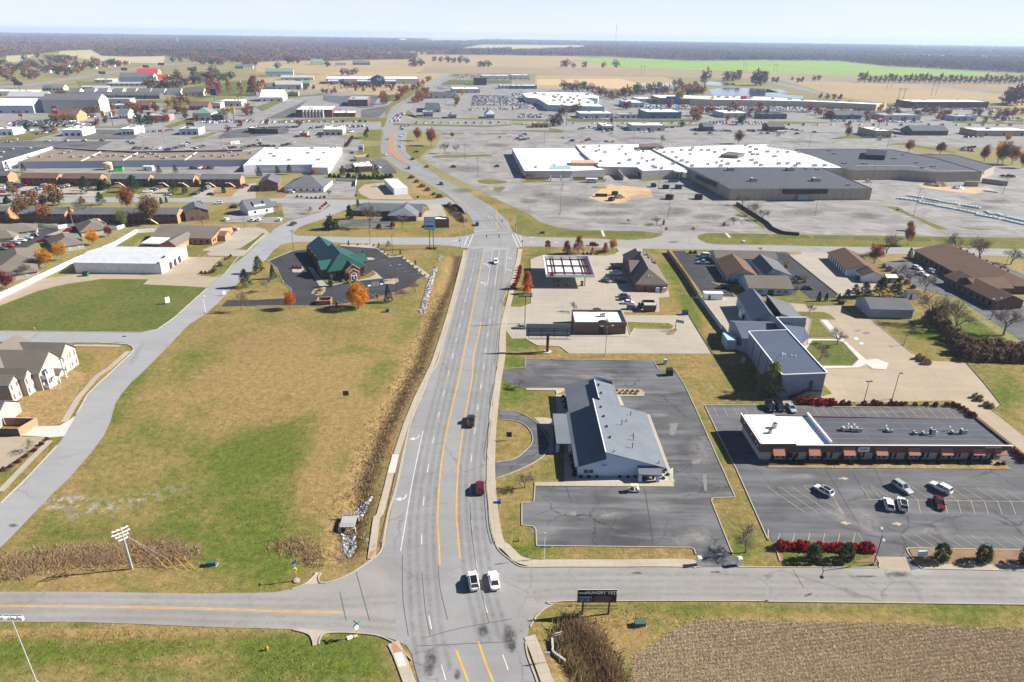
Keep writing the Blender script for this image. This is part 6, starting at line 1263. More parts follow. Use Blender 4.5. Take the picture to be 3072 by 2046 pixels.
for a in(('white roofed brick store with tall white entrance columns','F1',372,705,896,48,9,M.bkd,M.wroof),('grey roofed brick box store behind the columned one','F1',850,1030,795,60,9,M.bkd,M.groof),('low brick annex with white roof beside the columned store','F1',712,915,892,26,5,M.bkr,M.wroof),('long grey home centre with white roof and blue gabled front','F1',645,1500,588,70,10,M.plw,M.wroof),('green walled metal shed in the open field','F1',92,345,518,30,10,M.bgr,M.green_r,'g'),('green roofed barn beyond the tan field','F1',512,620,413,40,8,M.cream,M.green_r,'g'),('small farm house with two roofs by the field edge','F1',735,830,425,20,5,M.white,M.slate,'g'),('farm sheds in the middle of the far field','F1',900,1050,414,30,6,M.slate,M.slate,'g'),('grey shop with tall white sign towers','F1',1810,2060,672,45,7,M.plw,M.wroof),('tall black fronted shop beside the grey shop','F1',2012,2122,600,22,13,M.black,M.droof),('red fronted shop beside the avenue','F1',1618,1850,722,40,7,M.plw,M.droof),('dark roofed shop with green canopy at the junction','F1',1550,1700,850,55,7,M.plw,M.droof),('grey bank branch at the corner of the highway','F1',1535,1630,890,20,6,M.bgr,M.groof),('pink trimmed restaurant on the highway','F1',1768,1845,905,18,5,M.plw,M.groof),('blue hip roofed restaurant by the packed car park','F1',2112,2195,905,20,5,M.bgr,M.bgr,'h'),('blue and white car showroom beside the fields','F1',2085,2335,545,30,8,M.bgr,M.wroof),('second car showroom, white with blue band','F2',0,160,545,30,9,M.bgr,M.wroof),('long low white shop row behind the packed car park','F1',2245,2352,632,22,6,M.bgr,M.wroof),('low dark fronted shop row next to the bare earth site','F2',0,228,634,24,6,M.teal_w,M.wroof),('grey shops with blue glass front facing the highway','F2',625,930,905,28,6,M.bgr,M.wroof),('small grey pavilion shop with white columns','F2',985,1150,905,20,5,M.plw,M.groof),('pale warehouse shop behind the bare trees','F2',1060,1215,806,45,7,M.bgr,M.wroof),('low pale shop beside the blue electronics front','F2',1150,1340,760,30,6,M.plw,M.wroof),('white roofed restaurant with teal side walls','F2',1240,1555,908,40,8,M.teal_w,M.wroof),('turquoise glass fronted shop in the far car park','F2',1945,2170,900,35,6,M.bgr,M.wroof),('dark green restaurant beside the highway','F3',620,855,912,20,5,M.teal_w,M.slate,'g'),('grey shop row with green end sign','F3',1060,1400,920,25,6,M.bgr,M.groof),('grey shop by the red trees','F3',1715,1912,930,22,6,M.bgr,M.groof),('dark shop with low flat roof behind the turquoise one','F3',-60,170,912,22,6,M.slate,M.droof),('modern black and white panelled building at the field edge','F3',1325,2020,810,40,9,M.dgrey,M.wroof),('small brown roofed shop on the mall outlot','M2',195,335,42,14,5,M.brick_o,M.groof),('white flat roofed restaurant on the mall outlot','M2',835,935,68,30,5,M.plw,M.wroof),('pale flat shop with white roof on the mall outlot','M2',1105,1405,70,25,6,M.plw,M.wroof),('dark gabled restaurant on the mall outlot','M2',1760,1850,75,16,5,M.dgrey,M.slate,'g'),('dark restaurant with parked van in the far lot','M3',0,150,75,16,5,M.bkd,M.slate,'g'),('white roofed tan shop with two fronts behind the mall','M3',985,1130,132,34,7,M.tanwall,M.wroof),('dark gabled restaurant ringed by parked cars','M3',1320,1650,112,20,5,M.dgrey,M.slate,'g'),('long white roofed restaurant at the right edge','M3',1910,2420,118,26,6,M.tanwall,M.wroof),('dark glass shop row on the strip centre outlot','M1',0,205,100,16,5,M.dgrey,M.droof),('white drive in restaurant with red canopy','M1',622,800,112,26,6,M.plw,M.wroof),('small shop with orange canopy','M1',400,475,125,10,4,M.cream,M.orange_w),('white stucco shop at the left edge','M0',-40,128,112,18,6,M.white,M.wroof),('white fast food shop with red trim','M0',580,765,120,26,6,M.white,M.wroof),('white shop with rounded roof beside the pines','M0',1120,1242,108,24,6,M.white,M.wroof),('white bank branch with black and yellow canopy','M0',1655,1830,108,20,6,M.bgr,M.groof),('dark canopied shop at the centre outlot','M0',2285,2352,90,18,5,M.dgrey,M.wroof),('white storage building with dark upright windows','F0',-60,305,700,30,7,M.white,M.wroof),('white double shed at the left edge','F0',-60,318,858,30,9,M.bgr,M.wroof,'g'),('long pale shed behind the white double shed','F0',70,425,745,26,6,M.plw,M.groof,'g'),('blue roofed shed between the pale sheds','F0',35,400,795,22,6,M.bgr,M.slate,'g'),('four storey hotel with cream gabled end','F0',410,930,855,28,15,M.plw,M.slate,'g'),('grey slab motel with red roof trim','F0',1110,1420,600,30,14,M.bgr,M.slate,'g'),('red roofed motel lobby','F0',1262,1455,520,35,8,M.cream,M.red_roof,'g'),('red roofed motel wing','F0',1410,1545,590,30,10,M.cream,M.red_roof,'g'),('pale roofed workshop near the interstate','F0',870,1040,578,30,6,M.plw,M.wroof),('small blue grey house near the storage rows','F0',395,475,650,16,5,M.bgr,M.slate,'g'),('small white house near the storage rows','F0',475,590,650,18,5,M.white,M.grey_sh,'g'),('orange brick restaurant with dark roof','F0',470,715,932,24,6,M.orange_w,M.brown_sh,'g'),('white house shaped shop behind the fuel canopy','F0',1090,1185,910,20,6,M.white,M.slate,'g'),('pink walled restaurant beside the highway','F0',1360,1545,930,22,6,M.pink_w,M.groof),('green roofed two storey white inn','F0',1780,1950,925,24,8,M.plw,M.green_r,'h'),('white roofed shop by the blue pole sign','F0',2030,2225,795,30,7,M.plw,M.wroof),('brick shop with dark roof by the blue pole sign','F0',1742,1915,830,22,5,M.bkr,M.brown_sh,'g'),('dark navy shop with white lettering band','F0',1950,2060,925,18,6,M.dgrey,M.droof),('pale stepped shop front','F0',1915,2030,815,22,7,M.plw,M.groof),('grey flat office among the duplexes','F0',625,1200,768,20,6,M.plw,M.groof),('brick gabled shop beside the red tree','F0',1250,1380,830,22,6,M.bkd,M.brown_sh,'g'),('low flat roofed clinic with pale front','F0',1050,1250,820,22,5,M.plw,M.groof),('long dark roofed hall by the lawn','F0',1680,1875,698,22,6,M.cream,M.char_sh,'g'),('white warehouse with long pale roof left of the avenue','F1',40,250,750,40,6,M.wh_wall,M.wroof,'g'),('small tan block building beside the avenue','F1',295,390,705,16,7,M.tanwall,M.groof),('blue grey depot with tanks','F1',180,420,638,24,8,M.bgr,M.groof,'g'),('low dark depot shed','F1',85,185,638,24,5,M.bgr,M.slate,'g'),('green fronted depot shed','F1',415,495,612,20,6,M.green_r,M.green_r,'g'),('long grey depot roof','F1',230,530,552,20,5,M.plw,M.groof,'g'),('dark house by the interstate','F0',2165,2240,448,20,6,M.teal_w,M.slate,'g'),('white house by the interstate','F0',2240,2330,448,22,6,M.white,M.slate,'g'),('white church hall beyond the interstate','F1',1330,1380,190,30,16,M.white,M.wroof,'g')):
 G(*a)
for i,(xl,xr)in enumerate(((390,490),(525,650),(665,785),(805,925),(935,1055),(1075,1195),(1205,1325),(1340,1470))):G('dark roofed duplex with tan gable end, %s in the front duplex row'%['leftmost','second from the left','third from the left','fourth from the left','fourth from the right','third from the right','second from the right','rightmost'][i],'F0',xl,xr,726,20,5,M.slate,M.char_sh,'g','duplex_house',cat='house',win=0)[0]['group']='duplexes in two rows'
for i,(xl,xr)in enumerate(((650,735),(780,870),(900,990),(1040,1130),(1165,1250),(1270,1385),(1400,1515),(1535,1665))):G('slate roofed duplex with white gable end, %s in the rear duplex row'%['leftmost','second from the left','third from the left','fourth from the left','fourth from the right','third from the right','second from the right','rightmost'][i],'F0',xl,xr,690,20,5,M.white,M.slate,'g','duplex_house',cat='house',win=0)[0]['group']='duplexes in two rows'
for i,(xl,xr,yb)in enumerate(((750,1000,640),(860,1180,655),(1020,1290,662),(1000,1380,605))):G('white self storage row with blue doors, %s of four'%['leftmost','second from left','rightmost','farthest'][i],'F0',xl,xr,yb,10,4,M.bgr,M.groof,'g','storage_row',win=8)[0]['group']='self storage rows'
rr_=random.Random(4);hs=[]
for k in range(34):
 x=rr_.uniform(20,1150);y=rr_.uniform(395,570-x*.13);hs.append((x,y))
for i,(x,y)in enumerate(sorted(hs)):G('small %s roofed house beyond the interstate, number %d from the left'%(['dark','grey','brown'][i%3],i+1),'F0',x,x+42,y,11,4,[M.cream,M.white,M.brick_o][i%3],[M.char_sh,M.slate,M.brown_sh][i%3],'g','suburban_house',win=0,cat='house')[0]['group']='houses beyond the interstate'
r=[o for o in COL.objects if o.get('label','').startswith('long grey home centre')][0];g=PL('F1 1062,588 1182,588');b=MB();a,c=g;d_=VV((0,-3,0));w_=(c-a)
b.face([a+d_,c+d_,c+d_+UZ(12),a+w_/2+d_+UZ(17),a+d_+UZ(12)]);b.face([a+d_,a+d_+UZ(12),a+VV((0,3,12)),a+VV((0,3,0))]);b.face([c+d_,c+VV((0,3,0)),c+VV((0,3,12)),c+d_+UZ(12)])
slab(b,[a+d_+UZ(12),a+w_/2+d_+UZ(17),a+w_/2+VV((0,8,17)),a+VV((0,8,12))]);slab(b,[c+d_+UZ(12),a+w_/2+d_+UZ(17),a+w_/2+VV((0,8,17)),c+VV((0,8,12))]);b.obj('entrance_gable',pln('navy',(.03,.07,.18),.6),r);text(r,"LOWE'S",a+w_/2+VV((0,-3.2,8.5)),9,M.white,bold=.1)
for xl,xr in((668,800),(935,1060),(1190,1290)):a,c=PL('F1 %d,588 %d,588'%(xl,xr));q=MB();slab(q,[a+VV((0,-5,5.5)),c+VV((0,-5,5.5)),c+UZ(8),a+UZ(8)]);q.obj('canopy',M.bgr,r)
r=[o for o in COL.objects if o.get('label','').startswith('white roofed brick store with tall')][0]
for k in range(7):
 p=A('F1',440+k*30,900);BX('column',M.white,r)(p,1.6,1.6,8.5)
r=emp('warehouse_club',A('F2',500,800),'white roofed warehouse club behind the packed car park','building');pblock(r,'F2 95,675 240,662 700,668 800,700 790,720 680,712 850,795 640,790 330,778 240,722 130,710',8.0,M.bgr,M.wroof,'wall',.4);runits(r,'F2 210,683 290,692 425,695 380,708 455,715 535,718 600,705 565,733 395,718 440,740 515,742 385,748 480,762 550,765 620,742 700,765 765,770 690,690',7.8,5.0,3.0)
r=emp('electronics_store',A('F2',1450,775),'big box store with blue wedge front and yellow tag sign','building');pblock(r,'F2 1275,690 1560,690 1845,697 1800,724 1360,715',9.0,M.brick_o,M.wroof,'wall',.5,M.white)
a,c=PL('F2 1410,775 1540,775');PM('entrance_block',M.blue_w,r)([a+VV((0,-4,0)),c+VV((0,-4,0)),c,a],0,11.5);BX('tag_sign',pln('yellow_tag',(.75,.55,.02),.6),r)(A('F2',1525,775)+VV((0,-4.3,9.5)),13,.5,8);p=A('F2',1525,775)+VV((0,-4.7,15));text(r,'BEST',p,4.2,M.black,bold=.12);text(r,'BUY',p+UZ(-3.4),4.2,M.black,bold=.12)
r=emp('big_box_row',A('F2',2100,780),'long pale row of big box stores with white roofs and red entrance','building');pblock(r,'F2 1640,728 1855,725 1860,695 2352,705 F3 400,735 1090,765 1000,775 400,748 F2 2352,738',9.0,M.cream,M.wroof,'wall',.5,M.white);runits(r,'F2 1900,712 1975,716 2040,712 2200,718 F3 40,728 200,732 320,738 480,740 640,748 760,750',8.8,5,2.5)
a,c=PL('F2 2090,782 2180,782');PM('entrance_block',M.red_w,r)([a+VV((0,-4,0)),c+VV((0,-4,0)),c,a],0,13)
p=A('F2',2155,782)+VV((0,-4.4,8.5));q=MB();n=28
for r0,r1 in((2.7,4.2),(0,1.5)):
 for k in range(n):
  t0,t1=2*pi*k/n,2*pi*(k+1)/n;q.face([p+VV((cos(t0)*r0,0,sin(t0)*r0)),p+VV((cos(t0)*r1,0,sin(t0)*r1)),p+VV((cos(t1)*r1,0,sin(t1)*r1)),p+VV((cos(t1)*r0,0,sin(t1)*r0))])
q.obj('sign_mark',M.white,r)
for xl,xr,t_,m_ in((1650,1850,'F2',M.plw),(1865,1940,'F2',M.dgrey),(400,640,'F3',M.white),(640,830,'F3',M.bgr),(830,930,'F3',M.white)):
 a,c=PL('%s %d,%d %d,%d'%(t_,xl,780 if t_=='F2' else 800,xr,780 if t_=='F2' else 802));PM('shop_front',m_,r)([a+VV((0,-1,0)),c+VV((0,-1,0)),c,a],0,8)
ORD=['first','second','third','fourth','fifth','sixth','seventh','eighth','ninth','tenth','eleventh','twelfth','thirteenth','fourteenth','fifteenth','sixteenth','seventeenth','eighteenth','nineteenth','twentieth']+['%dth'%k for k in range(21,60)]
def leafquads(P,size,mix,rng,flat=0.0):
 n=len(P);d=rng.normal(size=(n,3));d[:,2]*=(1-flat);d/=np.linalg.norm(d,axis=1)[:,None]
 e=rng.normal(size=(n,3));e-=(e*d).sum(1)[:,None]*d;e/=np.linalg.norm(e,axis=1)[:,None]
 s=size*(.6+.8*rng.random(n))[:,None]
 V=np.stack([P-d*s-e*s*.6,P+d*s-e*s*.6,P+d*s*.8+e*s*.6,P-d*s*.8+e*s*.6],1).reshape(-1,3)
 F=np.arange(4*n).reshape(n,4);a=np.zeros((4*n,4));a[:,0]=np.repeat(np.clip(mix,0,1),4);a[:,3]=1
 return V,F,a
def crown_pts(kind,rng,nc,nl):
 P,m=[],[]
 for c in range(nc):
  if kind=='round':
   d=rng.normal(size=3);d/=np.linalg.norm(d);r=.92 if rng.random()<.8 else .6
   z=d[2];w=1.0-.25*max(0,z);ctr=np.array([d[0]*3.55*r*w,d[1]*3.55*r*w,5.6+z*4.1*r]);sg=.55
  elif kind=='maple':
   d=rng.normal(size=3);d/=np.linalg.norm(d);r=rng.random()**.45
   ctr=np.array([d[0]*3.6*r,d[1]*3.6*r,6.0+d[2]*3.4*r]);sg=.62
  elif kind=='cypress':
   t=rng.random()**.8;a=rng.random()*6.283;r=2.5*(1-t)**.75*(.35+.65*rng.random()**.5)+.12
   ctr=np.array([r*cos(a),r*sin(a),1.2+8.4*t]);sg=.34
  elif kind=='spruce':
   t=rng.random()**.85;a=rng.random()*6.283;tier=(t*13)%1;r=(3.1*(1-t)**.85+.1)*(.72+.28*(1-tier))
   ctr=np.array([r*cos(a),r*sin(a),.5+9.3*t]);sg=.26
  elif kind=='pine':
   k=rng.integers(0,9);t=k/8;a=rng.random()*6.283;r=(3.3*(1-t)**.6+.4)*(.35+.65*rng.random()**.6)
   ctr=np.array([r*cos(a),r*sin(a),2.2+7.2*t+.25*rng.normal()-r*.08]);sg=.42
  elif kind=='column':
   t=rng.random();a=rng.random()*6.283;r=2.9*sin(pi*min(.97,.12+.86*t))**.6*(.8+.2*rng.random())
   ctr=np.array([r*cos(a),r*sin(a),.3+9.3*t]);sg=.4
  elif kind=='thuja':
   t=rng.random()**.8;a=rng.random()*6.283;r=2.7*(1-t)**.55*(.85+.15*rng.random())*min(1,.6+3*t)
   ctr=np.array([r*cos(a),r*sin(a),.3+9.4*t]);sg=.3
  else:
   d=rng.normal(size=3);d[2]=abs(d[2]);d/=np.linalg.norm(d);r=.92 if rng.random()<.85 else .6
   ctr=np.array([d[0]*5.6*r,d[1]*5.6*r,.8+d[2]*8.2*r]);sg=.8
  q=rng.normal(size=(nl,3))*sg
  if kind in('pine','spruce'):q[:,2]*=.45
  P.append(ctr+q);m.append(np.full(nl,rng.random())*.55+rng.random(nl)*.45)
 return np.concatenate(P),np.concatenate(m)
def branches(rng,levels,L0=4.2,r0=.2,spread=.55,up=.35,twig=False):
 out=[]
 def go(p,d,L,r,lv):
  n=2 if lv else 3;q=p
  for s in range(n):
   e=q+d*(L/n);out.append((q,e,r*(1-.3*s/n),r*(1-.3*(s+1)/n),lv));q=e
   d=(d+VV(rng.normal(size=3))*.12+UZ(.04)).normalized()
   if lv<levels and(s>0 or lv>0):
    for k in range(2 if lv<3 else 2):
     x=VV(rng.normal(size=3));x=(x-d*x.dot(d)).normalized()
     go(q,(d*(1-spread*.6)+x*spread+UZ(up*.3)).normalized(),L*(.62+.16*rng.random()),r*.58,lv+1)
 go(UZ(0),UZ(1),L0,r0,0);return out
TRK,CRN,ONE={},{},{}
M.bark=pln('grey_bark',(.16,.125,.10),.95,.2,2);M.twig=pln('bare_twigs',(.145,.110,.092),.95,.25,1.5);M.twig_tan=pln('tan_twigs',(.26,.19,.14),.95,.25,1.5)
M.lf_orange=leafm('orange_leaves',(.74,.33,.012),(.44,.14,.006),.3);M.lf_amber=leafm('amber_leaves',(.62,.29,.02),(.27,.14,.015),.3);M.lf_red=leafm('red_orange_leaves',(.60,.17,.018),(.30,.065,.01),.3);M.l_ru=leafm('rust_leaves',(.34,.12,.045),(.17,.055,.022));M.l_r2=leafm('copper_leaves',(.43,.19,.065),(.20,.085,.035));M.l_bn=leafm('brown_oak_leaves',(.24,.135,.065),(.11,.06,.033));M.l_cr=leafm('crimson_leaves',(.22,.04,.045),(.10,.02,.025))
M.lf_scarlet=leafm('scarlet_shrub',(.42,.025,.02),(.16,.012,.014));M.lf_wine=leafm('wine_shrub',(.16,.05,.042),(.07,.025,.024));M.l_gn=leafm('evergreen',(.055,.10,.03),(.018,.036,.014));M.lf_pine=leafm('pine_needles',(.085,.135,.05),(.028,.05,.022));M.lf_spruce=leafm('blue_spruce',(.085,.13,.11),(.03,.05,.047));M.lf_yellowgreen=leafm('yellow_green_leaves',(.24,.25,.06),(.10,.11,.03));M.lf_tan=leafm('dry_grass_tuft',(.40,.30,.15),(.22,.15,.075));M.l_dk=leafm('dark_evergreen',(.03,.055,.022),(.01,.02,.01));M.lf_brush=leafm('brown_brush',(.25,.165,.10),(.12,.075,.05));M.lf_weed=leafm('lawn_weeds',(.30,.24,.10),(.09,.09,.025),.1);M.lf_reed=leafm('dead_reeds',(.36,.25,.14),(.20,.13,.075));M.l_pu=leafm('bare_crowns',(.155,.10,.085),(.085,.055,.05),.1)
SPEC={'round':(110,60,.15),'maple':(70,44,.19),'cypress':(170,18,.15),'spruce':(420,9,.17),'pine':(150,22,.17),'column':(150,18,.22),'thuja':(130,14,.26),'shrub':(60,18,.55)}
def proto(kind,var):
 k=(kind,var)
 if k in TRK:return TRK[k],CRN[k]
 rng=np.random.default_rng(sum(map(ord,kind))+var*17)
 b=MB()
 if kind=='bare':
  br=branches(rng,4,2.9,.2,.62,.3)
  for a,c,r0,r1,lv in br:
   if lv<=2:b.tube(a,c,r0,r1,5 if lv else 7,0,lv==0)
  t=MB()
  for a,c,r0,r1,lv in br:
   if lv>2:
    t.tube(a,c,max(r0,.022),max(r1,.018),3,0,False)
    if lv==4:
     for _ in range(2):
      e=c+(c-a)*.5+VV(rng.normal(size=3))*.28;t.tube(c,e,.018,.01,3,0,False)
  TRK[k]=b.obj('tmp',M.bark);CRN[k]=t.obj('tmp',M.twig)
  zs=max(v.co.z for v in CRN[k].data.vertices)
  for o in(TRK[k],CRN[k]):
   for v in o.data.vertices:v.co*=10.0/zs
 else:
  h={'round':5,'maple':6,'cypress':8,'spruce':9,'pine':8.8,'column':6,'thuja':7,'shrub':3}[kind]
  b.tube((0,0,-.2),(0,0,h*.5),.26,.17,8);b.tube((0,0,h*.5),(0,0,h),.17,.05,6)
  if kind in('round','maple'):
   for q in range(7):
    a=q*.9+rng.random();z=2.2+q*.4;b.tube((0,0,z),(cos(a)*2.2,sin(a)*2.2,z+2.6),.1,.04,5,0,False)
  TRK[k]=b.obj('tmp',M.bark);nc,nl,sz=SPEC[kind];P,m=crown_pts(kind,rng,nc,nl)
  keep=P[:,2]>.15;V,F,a=leafquads(P[keep],sz,m[keep],rng,.6 if kind in('pine','spruce')else 0);CRN[k]=npmesh('tmp',V,F,M.l_gn,attr=a)
 for d in(TRK,CRN):o=d[k];me=o.data;bpy.data.objects.remove(o);d[k]=me
 return TRK[k],CRN[k]
NTREE=[0]
def link_mat(o,m):
 o.material_slots[0].link='OBJECT';o.material_slots[0].material=m
def plant(kind,label,t,x,y,h,mat,name='tree',wide=1.0,group=None,cat='tree',z=0.0):
 p=A(t,x,y)if t else VV((x,y,0));NTREE[0]+=1;i=NTREE[0]
 tm,cm=proto(kind,i%3);e=emp(name,(p.x,p.y,z),label,cat,group,i*2.4);s=h/10;e.scale=(s*wide,s*wide,s)
 a=bpy.data.objects.new('trunk' if cat=='tree' else 'stem',tm);COL.objects.link(a);a.parent=e;c=bpy.data.objects.new('crown' if cat=='tree' else 'foliage',cm);COL.objects.link(c);c.parent=e;link_mat(c,mat);return e
